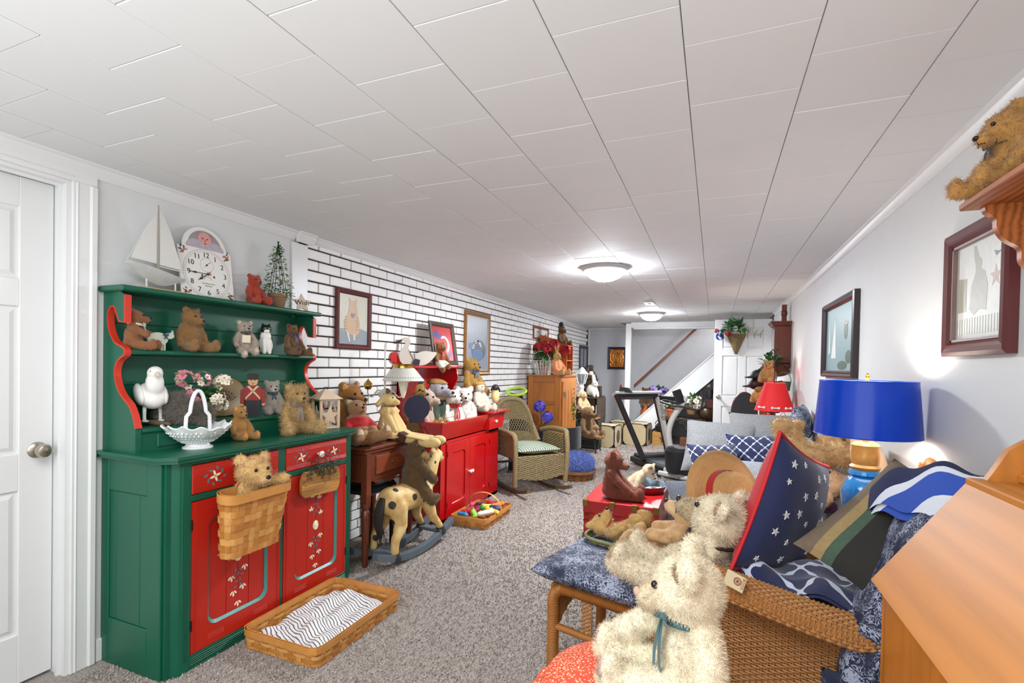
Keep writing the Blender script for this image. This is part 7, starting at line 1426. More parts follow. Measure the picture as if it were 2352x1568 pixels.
g = G(); g.box(.522, .78, .48, 1.4, 1.085, 1.102, .003); g.obj('desk_top', m_pine, t); g = G(); g.prism([(.55, 1.102), (.775, 1.102), (.775, 1.26), (.68, 1.235), (.625, 1.2), (.585, 1.17), (.56, 1.12)], 1.375, 1.395, 'y'); g.obj('gallery_end', m_pine, t); g = G(); g.box(.765, .78, .5, 1.38, 1.1, 1.26); g.obj('gallery_back', m_pine, t); g = G(); g.box(.6, .62, .5, 1.376, 1.102, 1.122, .004); g.obj('gallery_rail', m_pine, t)
# wall shelf with bear, pictures on the right wall
m_red_pine = mk('reddish_pine', '#a9602f', .4, var=.25, nscale=3, kind='wood')
t = thing('wall_shelf', 'reddish pine wall shelf with a scalloped bracket high on the right wall', 'shelf', (.7, 1.35, 1.775)); g = G(); g.box(.605, .785, .75, 1.71, 1.772, 1.792, .004); g.obj('shelf_board', m_red_pine, t)
sc = spline([(.642, 1.772), (.645, 1.755), (.665, 1.735), (.668, 1.71), (.685, 1.68), (.715, 1.655), (.72, 1.62), (.745, 1.59), (.785, 1.56)], 30)
for y in (1.66, .85): g = G(); g.prism([tuple(q) for q in sc] + [(.785, 1.772)], y, y + .022, 'y'); g.obj('bracket', m_red_pine, t)
g = G(); g.box(.77, .785, .8, 1.66, 1.6, 1.772); g.obj('back_rail', m_red_pine, t); g = G(); g.lathe([(.008, 0), (.01, .012), (.016, .02), (.012, .028), (0, .03)], 14, (.74, 1.655, 1.66), axis='y', m=None); g.obj('peg', mk('dark_peg', '#3b1f14', .4), t)
b = bear('teddy_bear', 'fluffy golden bear with a dark neck bow sitting on the high wall shelf', (.68, 1.645, 1.793), math.radians(195), .215, '#bf8c4a', fur=(7000, .045), hs=1.2, legs=[(.42, .2, .12), (.4, -.22, .1)], head=(0, .15, .2), pad='#b98a50'); neck(b, '#1f1c30')
def art_rab(t, w, h):
    flat(t, 'print_paper', '#cfd0cb', [[(-w / 2, -h / 2), (w / 2, -h / 2), (w / 2, h / 2), (-w / 2, h / 2)]], .0045); q = [(-.14, -.22), (-.16, .02), (-.1, .16), (-.02, .2), (-.04, .28), (.02, .32), (.08, .44), (.13, .45), (.12, .34), (.09, .26), (.08, .18), (.16, .05), (.2, -.18), (.1, -.25), (0, -.2)]
    flat(t, 'printed_rabbit', '#a8a59c', [[(-x * w, y * h) for x, y in q]]); flat(t, 'printed_star', '#b59a8c', [[(.3 * w + a * w, .08 * h + b * h) for a, b in star_poly(.11, .4)]]); flat(t, 'printed_quilt', '#94917c', [[(-.44 * w, -.2 * h), (-.26 * w, -.2 * h), (-.26 * w, .14 * h), (-.44 * w, .16 * h)]]); flat(t, 'printed_bird', '#6d7480', [[(.4 * w, .3 * h), (.3 * w, .26 * h), (.26 * w, .32 * h), (.34 * w, .3 * h)]]); flat(t, 'printed_fence', '#9a9c92', [[(x * w, -.44 * h), (x * w + .004, -.44 * h), (x * w + .004, -.27 * h), (x * w, -.27 * h)] for x in np.linspace(-.45, .45, 18)])
picture('framed_rabbit_print', 'maroon framed print of a rabbit and picket fence under the wall shelf', (XR - .002, 2.03, 1.605, PI), .43, .425, .05, mk('maroon_frame', '#5c2424', .35, var=.15), art_rab, dep=.03, lip=mk('silver_lip', '#8a7672', .35, .4))
def art_sea(t, w, h):
    flat(t, 'print_sea', '#7f999c', [[(-w / 2, -h / 2), (w / 2, -h / 2), (w / 2, h / 2), (-w / 2, h / 2)]], .0045); flat(t, 'printed_sail', '#d4d6cf', [[(-.3 * w, -.3 * h), (-.12 * w, -.3 * h), (-.16 * w, .34 * h)], [(-.34 * w, -.2 * h), (-.42 * w, -.24 * h), (-.36 * w, .3 * h)]], .0056); flat(t, 'printed_plant', '#41584a', [ellipse(.1 * w, .1 * h, 10, (.3 * w, -.3 * h)), ellipse(.06 * w, .14 * h, 10, (.2 * w, .1 * h)), ellipse(.16 * w, .07 * h, 10, (.1 * w, -.42 * h))], .0056); flat(t, 'printed_buoy', '#b06a5c', [ellipse(.06 * w, .025 * h, 10, (.22 * w, .2 * h))], .0062)
picture('framed_sailing_print', 'dark framed glazed sailing picture on the wall beyond the blue lamp', (XR - .002, 3.93, 1.56, PI), .92, .53, .045, mk('dark_plum_frame', '#33262c', .3, var=.15), art_sea, dep=.035)
# the blue lamp on a small table
t = thing('lamp_table', 'small round table under the blue lamp', 'table', (.575, 2.42, 0)); g = G(); g.lathe([(.18, .61), (.19, .62), (.19, .635), (0, .637)], 28, (.565, 2.5, 0)); g.obj('top', m_mahog, t); g = G(); g.lathe([(.13, 0), (.12, .03), (.03, .06), (.025, .5), (.05, .61)], 18, (.565, 2.5, 0)); g.obj('pedestal', m_mahog, t)
m_bl = mk('blue_glaze', '#1f7fd0', .12, var=.12, nscale=14, coat=.7); L0 = (.575, 2.4, .637)
t = thing('blue_table_lamp', 'table lamp with a glossy cobalt blue drum shade and a blue glazed base', 'lamp', L0); g = G(); g.lathe([(.065, 0), (.07, .012), (.05, .03), (.055, .08), (.078, .16), (.082, .21), (.06, .262), (.045, .275)], 32, L0); g.obj('glazed_base', m_bl, t)
g = G(); g.lathe([(.045, .274), (.058, .282), (.055, .296), (.046, .3)], 32, L0); g.obj('glazed_collar', m_bl, t); g = G(); g.lathe([(.048, .299), (.054, .312), (.046, .322), (.048, .334), (.05, .36), (.046, .388), (.05, .4), (.04, .41), (.012, .415), (.012, .5)], 32, L0); g.obj('carved_neck', mk('gilt_ceramic', '#b8864a', .3, .3, var=.3, nscale=40), t)
m_sh = mk('cobalt_vinyl', '#0a40c0', .2, var=.04, nscale=3, spec=.3)
g = G(); S_ = [(.183, .44), (.166, .66), (.1645, .66), (.1815, .44)]; g.lathe(S_[:2], 56, L0, cap=False); shd = g.obj('shade', m_sh, t, ang=180); g = G(); g.lathe([(.1645, .6595), (.1815, .4405)], 56, L0, cap=False); g.obj('shade_lining', mk('white_lining', '#e9e4d8', .7, var=.02), t, ang=180)
g = G()
for r, z in ((.1825, .441), (.1655, .659)): g.tube([(L0[0] + r * math.cos(a), L0[1] + r * math.sin(a), L0[2] + z) for a in np.linspace(0, 2 * PI, 56, endpoint=False)], .0022, 6, closed=True)
g.obj('shade_trim', m_sh, t); g = G(); g.cyl(tuple(np.array(L0) + (0, 0, .5)), tuple(np.array(L0) + (0, 0, .67)), .004); g.lathe([(.004, .662), (.008, .67), (.006, .678), (.008, .686), (0, .692)], 12, L0); [g.cyl(tuple(np.array(L0) + (0, 0, .655)), (L0[0] + .165 * math.cos(a), L0[1] + .165 * math.sin(a), L0[2] + .655), .0018, n=5) for a in (0, 2.1, 4.2)]; g.obj('harp_and_finial', m_brass, t)
# ---------------------------------------------------------------- daybed with its pillows
m_den = mk('pale_denim', '#868c8f', .9, var=.1, kind='heather'); m_gry = mk('grey_heather', '#7d7d80', .92, var=.1, kind='heather')
t = thing('daybed', 'long daybed under a pale denim cover along the right wall', 'sofa', (.3, 4.0, 0))
g = G(); g.box(-.15, .76, 2.95, 5.05, .06, .36, .04); g.obj('base', m_den, t); g = G(); g.box(-.18, .76, 2.92, 5.08, .33, .46, .05); g.obj('mattress', m_den, t); g = G(); g.box(.56, .775, 2.95, 5.05, .42, .8, .07); g.obj('back_bolster', m_den, t); g = G(); g.box(-.1, .76, 4.86, 5.08, .42, .66, .07); g.obj('end_bolster', m_den, t)
for x in (-.1, .7):
    for y in (3.0, 5.0): g = G(); g.cyl((x, y, 0), (x, y, .07), .025); g.obj('foot', m_black, t)
PF = lambda c, rz, tilt: T(c, rz) @ T(rx=tilt)
pillow('grey_pillow', 'large grey heathered pillow leaning on the far end of the daybed, nearest the treadmill', 'pillow', PF((.06, 4.62, .665), -.12, 1.0), .6, .5, .1, [m_gry]); pillow('grey_pillow', 'large grey heathered pillow behind the others on the daybed, beneath the red lamp', 'pillow', PF((.43, 4.72, .745), .05, 1.0), .6, .5, .1, [m_gry])
pillow('trellis_pillow', 'navy and white trellis pillow before the large grey pillow, beside the straw hat', 'pillow', PF((.03, 4.05, .60), .5, 1.05), .40, .36, .06, [m_trs]); pillow('trellis_pillow', 'navy and white trellis pillow half hidden behind the tip of the starry pillow', 'pillow', PF((.3, 4.3, .66), .25, 1.05), .38, .36, .06, [m_trs]); pillow('grey_throw', 'soft pale grey cushion lying on the daybed behind the starry pillow', 'cushion', PF((.24, 3.5, .58), .1, .35), .62, .6, .1, [mk('pale_grey_heather', '#92959d', .92, kind='heather')]); pillow('dark_grey_pillow', 'dark grey corner of a pillow under the straw hat on the daybed', 'pillow', PF((-.03, 3.15, .53), .3, .5), .42, .4, .06, [mk('slate_heather', '#5c606c', .92, kind='heather')])
b = bear('teddy_bear', 'long-haired caramel bear lying upside down on the daybed back behind the blue lamp', (.40, 3.2, .83), math.radians(140), .43, '#dcb680', fur=(7000, .05), ry=-1.35, pad='#d2aa80', legs=[(.45, .22, .12), (.4, -.3, -.05)], arms=[(.2, .36, .3), (.2, -.36, .3)]); b = bear('teddy_bear', 'cream plush bear lying on the daybed between the starry pillow and the blue lamp base', (.36, 2.9, .56), math.radians(205), .40, '#d8b48c', fur=(4000, .03), ry=-.9, muz='#dfc29c')
pillow('purple_cushion', 'shiny purple cushion under the caramel bear behind the blue lamp', 'cushion', PF((.55, 3.1, .66), .4, .3), .34, .3, .05, [mk('purple_satin', '#4a2550', .35)]); pillow('cream_cushion', 'cream canvas cushion between the blue lamp base and the wall', 'cushion', T((.70, 2.8, .84), PI / 2) @ T(rx=1.35), .36, .42, .06, [mk('cream_canvas', '#dcb68e', .9, kind='cloth')]); pillow('navy_bag', 'navy patterned quilted bag at the far end of the daybed by the wall', 'bag', T((.69, 4.75, .9), PI / 2 - .3) @ T(rx=1.4), .34, .3, .07, [m_dam])
# ---------------------------------------------------------------- red trunk
m_trk = mk('trunk_red', '#a8161b', .35, var=.14, nscale=7, bump=.1, bscale=18); m_tb = mk('trunk_brass', '#84622c', .4, .6, var=.25, nscale=20)
t = thing('travel_chest', 'old red painted trunk with brass corner fittings in the middle of the carpet', 'trunk', (-.64, 4.2, 0)); g = G(); g.box(-.92, -.36, 3.78, 4.66, 0, .2, .004); g.obj('body', m_trk, t); g = G(); g.box(-.925, -.355, 3.775, 4.665, .2, .3, .006); g.obj('lid', m_trk, t); g = G(); [g.box(x - .002, x + .002, 3.774, 4.66, .297, .3015) for x in (-.78, -.5)]; g.obj('lid_seam', m_vine, t)
for x in (-.905, -.70, -.53, -.375): g = G(); g.box(x - .022, x + .022, 3.768, 3.80, .25, .306, .004); g.obj('fitting', m_tb, t)
for x in (-.9,):
    for z, s in ((.19, 1), (.14, -1)): g = G(); g.tube([(x - .02, 3.772, z), (x + .01, 3.772, z - .008 * s), (x + .035, 3.772, z + .022 * s)], .01, 6, flat=.4); g.obj('clasp', m_tb, t)
g = G(); g.box(-.925, -.87, 3.77, 3.79, 0, .045, .004); g.obj('corner', m_tb, t); g = G(); g.tube(spline([(-.76, 3.77, .12), (-.72, 3.755, .135), (-.6, 3.755, .135), (-.56, 3.77, .12)], 12), .012, 8); g.obj('handle', mk('leather_strap', '#9a5a28', .6), t); g = G(); g.ell((-.76, 3.772, .12), (.025, .008, .02)); g.ell((-.56, 3.772, .12), (.025, .008, .02)); g.obj('handle_loop', m_tb, t)
bear('teddy_bear', 'russet brown mohair bear with a hump sitting on the red trunk', (-.735, 3.93, .302), math.radians(4), .40, '#7a3a22', fur=(5000, .02), muz='#8a4a34', snout=1.15, legs=[(.55, .2, .1), (.55, -.16, .1)], arms=[(.33, .2, .18), (.36, -.2, .18)], head=(-.05, .2, 0), fat=.9); bear('teddy_bear', 'cream and red plush toy lying on the trunk behind the russet bear', (-.66, 4.4, .302), math.radians(-10), .30, '#d2b490', fur=(800, .02), ry=.75, pad='#b03028', inner='#b03028')
t = thing('tin_tray', 'round galvanised tin tray with a red outside on the trunk', 'tray', (-.52, 4.3, .302)); g = G(); g.lathe([(0, .302), (.16, .302), (.185, .36), (.188, .36)], 40, (-.53, 4.3, 0), cap=False); g.obj('tray_outside', mk('tin_red', '#a3242c', .3, .2), t); g = G(); g.lathe([(.187, .361), (.183, .361), (.157, .307), (0, .307)], 40, (-.53, 4.3, 0), cap=False); g.obj('tray_inside', mk('galvanised', '#9fb2c4', .3, .7, var=.25, nscale=20), t)
for k, (x, y, c, w) in enumerate(((-.44, 4.36, '#c8b48c', 'tan'), (-.56, 4.28, '#d8dfe6', 'clear'), (-.47, 4.22, '#3c4a8c', 'blue'))): o = thing('trinket', 'small %s trinket lying in the tin tray' % w, 'trinket', (x, y, .309), k); g = G(); g.box(-.035, .035, -.012, .012, 0, .016, .005); g.ell((.04, 0, .012), .012, nu=8, nv=6); g.obj('trinket', mk('trinket_' + w, c, .3), o, local=True)
g = G(); g.box(-.52, -.49, 3.9, 3.93, .302, .312, .003); tag(g.obj('wooden_block', mk('pale_block', '#d8b67c', .6)), 'little pale wood block on the trunk lid near the bear foot', 'block')
t = thing('small_basket', 'small dark wicker basket on the carpet between the trunk and the daybed', 'basket', (-.3, 5.3, 0)); splint(t, rloop(-.3, 5.3, .003, .15, .16, .16, .21, .21, .09), 7, 17, m_dkw, d=.004, sw=.4, rim=.02); g = G(); g.lathe([(.08, .003), (.08, .008), (0, .008)], 20, (-.3, 5.3, 0)); g.obj('basket_base', m_dkw[1], t)
# ---------------------------------------------------------------- treadmill and exercise bike
m_sil = mk('silver_grey', '#d2d4d1', .35, .1, var=.04); t = thing('treadmill', 'folding treadmill with a silver and black console frame', 'treadmill', (-.6, 6.9, 0)); bd = np.array((.6234, -.7819, 0)); wd = np.array((.7819, .6234, 0)); K = np.array((-1.07, 7.02, 0)); Q = np.eye(4); Q[:3, 0], Q[:3, 1], Q[:3, 3] = bd, wd, K
g = G(Q); g.box(0, 1.15, 0, .62, .03, .11, .015); g.obj('deck', m_blk, t); g = G(Q); g.box(.22, 1.1, .07, .55, .108, .116, .002); g.obj('belt', mk('belt_grey', '#3b3d3e', .6), t); g = G(Q); g.box(.82, 1.17, -.012, .06, .05, .12, .02); g.obj('end_cap', m_sil, t); g = G(Q); g.box(.0, .22, .05, .57, .1, .15, .02); g.obj('motor_cover', m_blk, t)
B1, B2, T1, T2 = np.array((-.84, 6.75, .11)), np.array((-.53, 7.12, .11)), np.array((-1.245, 6.84, .975)), np.array((-.74, 7.22, .985))
def barq(p, q, w, d, nm, mat, parent=t): a = np.array(q) - p; L_ = np.linalg.norm(a); g = G(frame((np.array(p) + q) / 2, a, wd)); g.box(-L_ / 2, L_ / 2, -w / 2, w / 2, -d / 2, d / 2, .008); return g.obj(nm, mat, parent)
barq(B1, T1, .05, .075, 'upright', m_blk); p2 = barq(B2, T2, .05, .075, 'upright', m_sil); barq(B2 + (-.04, .045, 0), T2 + (-.04, .045, -.03), .045, .05, 'upright_back', m_blk); barq(T1 + (-.03, -.02, 0), T2 + (.03, .02, 0), .12, .035, 'console_bar', m_sil); barq(T1 + (0, 0, -.04), T2 + (0, 0, -.04), .1, .05, 'console_underside', m_blk); barq(T2 + (0, 0, -.06), T2 + (.33, -.12, -.06), .05, .07, 'handrail', m_blk)
g = G(); g.prism([(-1.21, 1.0), (-1.03, 1.0), (-1.08, 1.06), (-1.2, 1.075)], 6.86, 6.95, 'y'); g.obj('phone_rest', m_blk, t); g = G(); g.ell((-1.19, 6.9, 1.085), (.015, .015, .025)); g.obj('safety_key', mk('key_red', '#c8242a', .4), t)
a = T2 - B2; a = a / np.linalg.norm(a); text('superfit', .075, m_ink, t, frame(B2 + a * .62 + np.array((.0, -.046, .02)) * .98 + (.012, 0, 0), -a, np.cross(a, (0, -1, .2)) * -1.), 'frame_lettering')
t = thing('exercise_bike', 'black and silver exercise bike next to the daybed', 'exercise bike', (-.4, 6.25, 0)); g = G(); g.lathe([(.13, .1), (.15, .14), (.165, .36), (.13, .4), (0, .41)], 20, (-.37, 6.2, 0)); g.obj('flywheel_shell', m_blk, t); g = G(); g.tube(spline([(-.47, 6.3, .35), (-.5, 6.3, .55), (-.46, 6.3, .72), (-.36, 6.3, .9), (-.31, 6.3, 1.0)], 20), .034, 12); g.obj('frame_tube', m_sil, t); g = G(); g.tube([(-.6, 6.3, .055), (-.15, 6.05, .055)], .03, 10); g.obj('front_foot', m_sil, t); [G().cyl((x, y, .03), (x, y + .03, .03), .03).obj('foot_cap', m_blk, t) for x, y in ((-.6, 6.29), (-.15, 6.04))]
g = G(); g.tube(spline([(-.6, 6.28, .93), (-.48, 6.2, .9), (-.3, 6.2, .88), (-.16, 6.2, .86), (-.12, 6.25, .95), (-.13, 6.35, 1.07)], 20), .014, 8); g.tube(spline([(-.6, 6.28, .93), (-.55, 6.36, .94), (-.35, 6.36, .9)], 10), .014, 8); g.obj('handlebar', m_blk, t); barq(np.array((-.36, 6.25, .92)), np.array((-.42, 6.25, 1.08)), .12, .03, 'console', m_blk, t); g = G(); g.box(-.39, -.33, 6.24, 6.34, .66, .74, .01); g.tube([(-.36, 6.28, .7), (-.24, 6.28, .5), (-.2, 6.28, .36)], .008, 6); g.obj('tension_bracket', m_blk, t)
# ---------------------------------------------------------------- on and under the stairs
rg = np.random.default_rng(31); m_tc = mk('terracotta', '#b5653a', .8, var=.15)
def potted(nm, lab, c, r, h, potm, cols, n=3, sp=.1, hd=.07): 
    t = thing(nm, lab, 'flowers', c); pot(t, c, r, h, potm); soil_leaves('foliage', t, (c[0], c[1], c[2] + h + .03), sp, 70, .09, .035, [M_DLEAF, M_LEAF], rg)
    for k in range(n): a = k * 6.28 / n + .3; g = G(); puff(g, (c[0] + sp * .75 * math.cos(a), c[1] + sp * .5 * math.sin(a), c[2] + h + .07 + .03 * (k % 2)), hd, 26, (0, 1), rg, .55, 2); g.obj('flower_head', cols + [mk('flower_eye', '#b08a3a', .6)], t)
mv = [mk('violet_petal', '#8a6fc8', .7, var=.25), mk('lilac_petal', '#a58fd8', .7, var=.2)]; mwp = [mw, mk('white_petal2', '#e6e4de', .7)]
potted('violet_pot', 'purple violets in an orange bowl on a low stair tread', (-.95, 9.45, .70), .11, .11, m_tc, mv, 5, .15, .09); potted('white_flower_pot', 'white flowers in a terracotta pot under the stairs, left of the bike handlebar', (-.66, 8.95, .50), .10, .15, m_tc, mwp, 4, .14, .09); potted('white_flower_pot', 'white flowers in a tan pot under the stairs, directly behind the bike console', (-.34, 8.95, .57), .10, .12, mk('tan_crock', '#8f6c40', .7, var=.2), mwp, 5, .14, .1)
b = bear('teddy_bear', 'brown bear sitting on the stairs behind the treadmill console', (-1.15, 9.35, .62), -1.4, .38, '#4f331d', fur=(500, .02)); t = thing('orange_jug', 'orange glazed jug on the lowest stair tread', 'jug', (-1.08, 9.3, .401)); g = G(); g.lathe([(.05, .401), (.07, .44), (.08, .55), (.05, .64), (.055, .68), (0, .68)], 18, (-1.16, 9.28, 0)); g.obj('jug', mk('orange_glaze', '#b05a22', .3), t)
t = thing('pot_table', 'low dark table under the stairs holding pots', 'table', (-.5, 8.95, 0)); g = G(); g.box(-.8, -.15, 8.8, 9.12, .46, .5, .006); g.obj('top', m_walnut, t); [G().box(x, x + .04, y, y + .04, 0, .46).obj('leg', m_walnut, t) for x in (-.78, -.2) for y in (8.82, 9.05)]
t = thing('star_crate', 'yellow pine crate with a dark barn star under the stairs', 'crate', (-.84, 9.0, 0)); [(lambda g, z: (g.box(-.98, -.7, 8.92, 8.94, z, z + .075, .003), g.obj('board', mk('yellow_pine', '#c08f48', .6, var=.15, kind='wood'), t)))(G(), z) for z in (.0, .078, .156)]; g = G(); g.box(-.975, -.705, 8.94, 9.08, 0, .23); g.obj('box', mk('yellow_pine', '#c08f48', .6, var=.15, kind='wood'), t); g = G(); g.prism([(a - .79, b + .115) for a, b in star_poly(.075, .4)], 8.91, 8.92, 'y'); g.obj('barn_star', mk('barn_star', '#5c2418', .6), t)
t = thing('black_kettle', 'black iron kettle on the star crate under the stairs', 'kettle', (-.83, 9.0, .231)); g = G(); g.lathe([(.07, .232), (.11, .27), (.115, .33), (.07, .38), (.02, .39), (.015, .41), (0, .412)], 20, (-.83, 9.0, 0)); g.tube([(-.83 + .11 * math.cos(a), 9.0, .36 + .09 * math.sin(a)) for a in np.linspace(0, PI, 12)], .007, 6); g.obj('kettle', m_blk, t)
t = thing('sign_box', 'small wooden crate with a dark lettered end under the stairs', 'crate', (-.35, 8.6, 0)); g = G(); g.box(-.5, -.12, 8.55, 8.75, 0, .2, .004); g.obj('box', mk('crate_brown', '#6b3e22', .6, var=.2, kind='wood'), t); g = G(); g.box(-.38, -.14, 8.54, 8.551, .02, .18); g.obj('label_panel', mk('label_navy', '#1c1f33', .5), t); g = G(); g.box(-.37, -.15, 8.538, 8.541, .025, .05); g.obj('label_stripe', mk('label_red', '#b02a2e', .5), t); [text(w, .07, mk('label_white', '#dfe0e4', .5), t, T((-.26, 8.5385, z)) @ T(rx=PI / 2), 'crate_lettering') for w, z in (('NAV', .14), ('CO', .085))]
t = thing('glass_jar', 'round clear glass jar on the lettered crate', 'jar', (-.2, 8.65, .2)); g = G(); g.lathe([(.06, .202), (.115, .25), (.125, .31), (.09, .38), (.05, .41), (.055, .44), (.05, .44), (.045, .41), (.085, .375), (.118, .31), (.108, .255), (.05, .21)], 24, (-.2, 8.65, 0)); g.obj('jar', mk('clear_glass', '#e8dcd4', .05, var=0, trans=.9), t)
t = thing('copper_kettle', 'big dark bronze crock on the pot table under the stairs', 'crock', (-.2, 8.98, .5)); g = G(); g.lathe([(.09, .501), (.14, .55), (.15, .62), (.12, .68), (.13, .7), (0, .7)], 22, (-.1, 8.98, 0)); g.obj('crock', mk('dark_bronze', '#4a3626', .35, .4, var=.2), t); t = thing('maroon_case', 'dark maroon upright case against the back of the stair cupboard', 'case', (-.02, 9.05, 0)); g = G(); g.box(-.12, .1, 9.0, 9.08, .0, .84, .01); g.obj('case', mk('case_maroon', '#4a2020', .6, var=.2), t); g = G(); g.lathe([(.05, .84), (.055, .9), (.05, 1.0), (0, 1.0)], 16, (-.06, 9.04, 0)); g.obj('black_canister', m_blk, t)
# flower cone on the open door, hooks
m_wc = mk('brown_willow_cone', '#86704e', .8, var=.35, nscale=50); t = thing('flower_cone', 'cone-shaped willow basket of mixed silk flowers hanging on the open white door', 'wall basket', (.28, 7.86, 1.85)); g = G(); g.tube([(.28, 7.89, 2.08), (.28, 7.885, 1.88)], .003, 5); g.obj('hanger', m_nickel, t)
wicker(t, 'cone_weave', lambda u, w: (.285 + (.01 + .115 * w) * math.cos(PI * (u + 1.)) , 7.89 - (.005 + .075 * w) * math.sin(PI * u), 1.57 + .28 * w), 30, 14, .006, m_wc); soil_leaves('foliage', t, (.25, 7.84, 1.89), .16, 110, .09, .03, [M_LEAF, M_DLEAF], rg)
for c, cc, r in (((.06, 7.83, 1.82), '#3c62b4', .06), ((.02, 7.84, 1.9), '#c04a6a', .04), ((.17, 7.8, 1.855), '#b81e2a', .045), ((.27, 7.79, 1.93), '#ece6d2', .04), ((.36, 7.8, 1.91), '#ece6d2', .045), ((.4, 7.82, 1.94), '#ece6d2', .04)): g = G(); puff(g, c, r * .7, 14, (0,), rg, .8, 1); g.obj('flower_head', [mk('silk_' + cc, cc, .7, var=.2), mk('flower_dark_eye', '#3a3028', .6)], t)
t = thing('door_hooks', 'row of metal coat hooks hung over the top of the open white door', 'hooks', (.5, 7.885, 1.85)); g = G(); g.box(.4, .62, 7.883, 7.892, 1.84, 1.86, .003); g.box(.5, .512, 7.888, 7.895, 1.85, 2.09); g.obj('hook_rail', m_nickel, t); [G().tube(spline([(x, 7.885, 1.83), (x, 7.86, 1.80), (x, 7.845, 1.83), (x, 7.86, 1.86), (x + .03, 7.83, 1.91)], 12), .005, 6).obj('hook', m_nickel, t) for x in (.43, .52, .6)]
# ---------------------------------------------------------------- wall clock, red lamp, hat stand
m_chy = mk('cherry_wood', '#6b2f1c', .35, var=.2, nscale=3, kind='woodz'); t = thing('wall_clock', 'tall reddish brown pendulum wall clock on the right wall by the door', 'clock', (.78, 6.4, 1.6)); g = G(); g.box(.62, .784, 6.28, 6.56, 1.42, 1.84, .006); g.obj('case', m_chy, t); g = G(); [g.box(.6 - k * .012, .784, 6.26 - k * .012, 6.58 + k * .012, 1.84 + k * .016, 1.857 + k * .016, .003) for k in range(3)]; g.obj('cornice', m_chy, t); g = G(); g.box(.64, .784, 6.3, 6.54, 1.36, 1.42, .01); g.lathe([(.0, 1.33), (.015, 1.335), (.03, 1.36)], 12, (.7, 6.42, 0)); g.obj('base_moulding', m_chy, t); g = G(); g.box(.616, .622, 6.31, 6.53, 1.46, 1.8); g.obj('glass_door', mk('clock_glass', '#b9bcc0', .1), t); g = G(); g.box(.7, .75, 6.4, 6.44, 1.88, 2.09, .004); g.lathe([(.02, 1.95), (.035, 1.98), (.03, 2.02), (.02, 2.03)], 12, (.725, 6.42, 0)); g.obj('finial_post', m_chy, t)
picture('pale_wood_frame', 'small pale wood framed picture half behind the wall clock', (XR - .002, 7.1, 1.58, PI), .34, .42, .05, mk('pale_frame', '#b98a58', .5, var=.15), None, mk('print_cream', '#c9bfa8', .5))
t = thing('end_table', 'small dark table under the red lamp beyond the daybed', 'table', (.56, 5.72, 0)); g = G(); g.box(.36, .74, 5.52, 5.92, .58, .6, .005); g.obj('top', m_walnut, t); [G().box(x, x + .035, y, y + .035, 0, .58).obj('leg', m_walnut, t) for x in (.38, .69) for y in (5.54, 5.87)]
L1 = (.575, 5.7, .6); t = thing('red_table_lamp', 'table lamp with a laced red cone shade and black heart-topped iron stem', 'lamp', L1); g = G(); g.lathe([(.07, 0), (.075, .02), (.02, .04), (.012, .08), (.012, .33)], 18, L1); g.tube([(L1[0], L1[1], .9), (L1[0] - .005, L1[1], 1.42)], .007, 6); g.tube(spline([(.57, 5.7, 1.42), (.545, 5.7, 1.48), (.538, 5.7, 1.53), (.556, 5.7, 1.55), (.57, 5.7, 1.52), (.584, 5.7, 1.55), (.602, 5.7, 1.53), (.595, 5.7, 1.48), (.57, 5.7, 1.42)], 30), .005, 6); g.obj('iron_stem', m_wire, t)
g = G(); g.lathe([(.185, .325), (.095, .61)], 40, L1, cap=False); g.obj('shade', mk('red_shade_cloth', '#c8181e', .7, var=.05, emit=.18), t, ang=180)
for a in (-2.35, -1.6, -.9): g = G(); g.tube([(L1[0] + .182 * math.cos(a + q), L1[1] + .182 * math.sin(a + q), L1[2] + .362 - .0) for q in (-.16, 0, .16)], .006, 6); [g.ell((L1[0] + .181 * math.cos(a + q), L1[1] + .181 * math.sin(a + q), L1[2] + .362), .013, nu=10, nv=7) for q in (-.16, .16)]; g.obj('lacing', m_white, t)
t = thing('hat_stand', 'dark wooden hat stand behind the red lamp hung with hats and pouches', 'hat stand', (.6, 6.2, 0)); g = G(); g.lathe([(.15, 0), (.14, .03), (.03, .06), (.022, .9), (.022, 1.38), (.03, 1.4), (0, 1.42)], 16, (.6, 6.2, 0)); g.obj('pole', m_walnut, t)
for a, z in ((3.4, 1.26), (3.5, 1.16), (2.9, 1.05), (-.6, 1.2), (-.3, 1.02), (3.9, .86), (-1.2, .88), (-.9, .86)): g = G(); g.tube([(.6, 6.2, z), (.6 + .11 * math.cos(a), 6.2 + .11 * math.sin(a), z + .02)], .009, 6); g.obj('peg', m_walnut, t)
def cap(lab, c, col, s=1.): t = thing('cap', lab, 'hat', c, PI + .5); me, _ = blob([E_((0, 0, .03), (.09, .08, .065)), E_((.09, 0, .005), (.085, .075, .012))], .012, 3); place_mesh(me, 'cap', [mk('cap_' + col, col, .6)], t); g = G(); g.ell((0, 0, .096), .009, nu=8, nv=6); g.obj('button', mk('cap_' + col, col, .6), t, local=True)
cap('glossy black peaked cap on the hat stand behind the red lamp', (.46, 6.12, 1.25), '#1d1c1f'); cap('dark maroon peaked cap below the black cap on the hat stand', (.44, 6.12, 1.15), '#35121a')
bear('teddy_bear', 'small tan bear on top of the hat stand behind the red lamp', (.54, 5.98, 1.2), -1.9, .26, '#a9824a', fur=(600, .03)); bear('teddy_bear', 'small golden toy bear hanging under the maroon cap on the hat stand', (.45, 6.08, .98), -1.9, .2, '#c89048', fur=(400, .03))
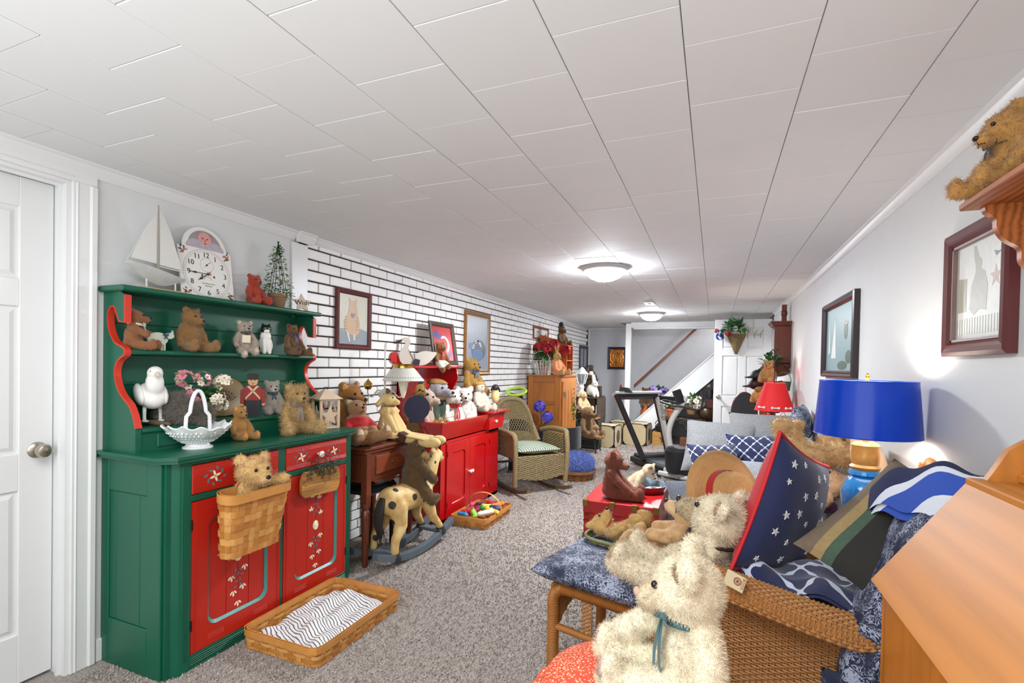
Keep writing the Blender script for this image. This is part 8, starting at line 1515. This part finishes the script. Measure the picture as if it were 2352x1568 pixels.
t = thing('brown_hat', 'round brown straw hat with trailing ivy on top of the hat stand', 'hat', (.62, 6.2, 1.33)); g = G(T((.62, 6.2, 1.34), ry=-.5, rz=1.6)); g.lathe([(.15, 0), (.1, .01), (.085, .02), (.075, .08), (0, .09)], 24); g.obj('hat', mk('brown_straw', '#6b4228', .7, var=.2), t); soil_leaves('ivy', t, (.58, 6.15, 1.4), .12, 70, .06, .022, [M_LEAF, M_DLEAF], rg)
t = thing('green_pail', 'small green pail with a wire handle hanging at the wall side of the hat stand', 'pail', (.7, 6.05, 1.13)); g = G(); g.lathe([(.06, 1.12), (.075, 1.22), (.07, 1.22), (.05, 1.13)], 20, (.69, 6.02, 0)); g.tube([(.69 + .072 * math.cos(a), 6.02, 1.22 + .1 * math.sin(a)) for a in np.linspace(0, PI, 12)], .004, 5); g.obj('pail', mk('pail_green', '#4c6a46', .6, var=.2), t)
for nm, lab, c, col, sz in (('pouch', 'tan woven pouch hanging below the right rim of the red lamp shade', (.69, 6.0, .77), '#8a5a28', (.075, .03, .08)), ('pouch', 'dark blue pouch hanging below the red lamp shade', (.61, 6.02, .78), '#2c4468', (.045, .03, .06)), ('pouch', 'grey knitted pouch hanging beside the red lamp shade by the wall', (.72, 6.1, 1.0), '#6f6a52', (.05, .03, .07)), ('red_apple', 'shiny red apple ornament hanging below the middle of the red lamp shade', (.545, 6.0, .83), '#b81a22', (.042, .042, .04))):
    t = thing(nm, lab, 'ornament' if 'apple' in nm else 'pouch', c); me, _ = blob([E_((0, 0, 0), sz), E_((0, 0, -sz[2] * .4), (sz[0] * 1.05, sz[1], sz[2] * .6))], .01, 2); place_mesh(me, 'body', [mk('pouch_' + col, col, .8 if 'apple' not in nm else .3, var=.2)], t); g = G(); g.tube([(-sz[0] * .5, 0, sz[2] * .8), (0, 0, sz[2] + .05), (sz[0] * .5, 0, sz[2] * .8)], .004, 5); g.obj('strap', m_walnut, t, local=True)
t = thing('leather_boot', 'little brown leather boot ornament hanging below the left rim of the red lamp shade', 'boot', (.5, 6.0, .76), PI); me, _ = blob([C_((0, 0, .02), (0, 0, .14), .035, .04), C_((0, 0, .0), (.1, 0, -.01), .04, .032)], .01, 2); place_mesh(me, 'boot', [mk('boot_brown', '#6b3a1e', .45, var=.2)], t); g = G(); g.box(-.035, .13, -.035, .035, -.048, -.036, .004); g.obj('sole', m_walnut, t, local=True)
t = thing('oval_back_chair', 'dark upholstered oval-backed chair beside the red lamp', 'chair', (.36, 6.5, 0)); g = G(); g.prism(ellipse(.13, .24, 28, (.33, .83)), 6.3, 6.345, 'y'); g.obj('backrest', mk('charcoal_cloth', '#37363a', .85, kind='cloth'), t); g = G(); g.tube([(a, 6.322, b) for a, b in ellipse(.132, .242, 30, (.33, .83))], .012, 8, closed=True); g.obj('back_frame', m_chy, t); g = G(); g.box(.16, .52, 6.34, 6.72, .4, .46, .02); g.obj('seat', mk('charcoal_cloth', '#37363a', .85, kind='cloth'), t); [G().cyl((x, y, 0), (x, y, .42 if y > 6.5 else .62), .016).obj('leg', m_chy, t) for x in (.2, .47) for y in (6.34, 6.7)]
t = thing('boxwood_ball', 'small clipped boxwood plant in a pot beyond the grey pillows', 'plant', (.42, 5.62, .6)); pot(t, (.42, 5.62, .6), .05, .05, m_white); soil_leaves('foliage', t, (.42, 5.62, .68), .07, 160, .04, .016, [M_LEAF, mk('bright_leaf', '#4f9a3a', .6, var=.2)], rg)
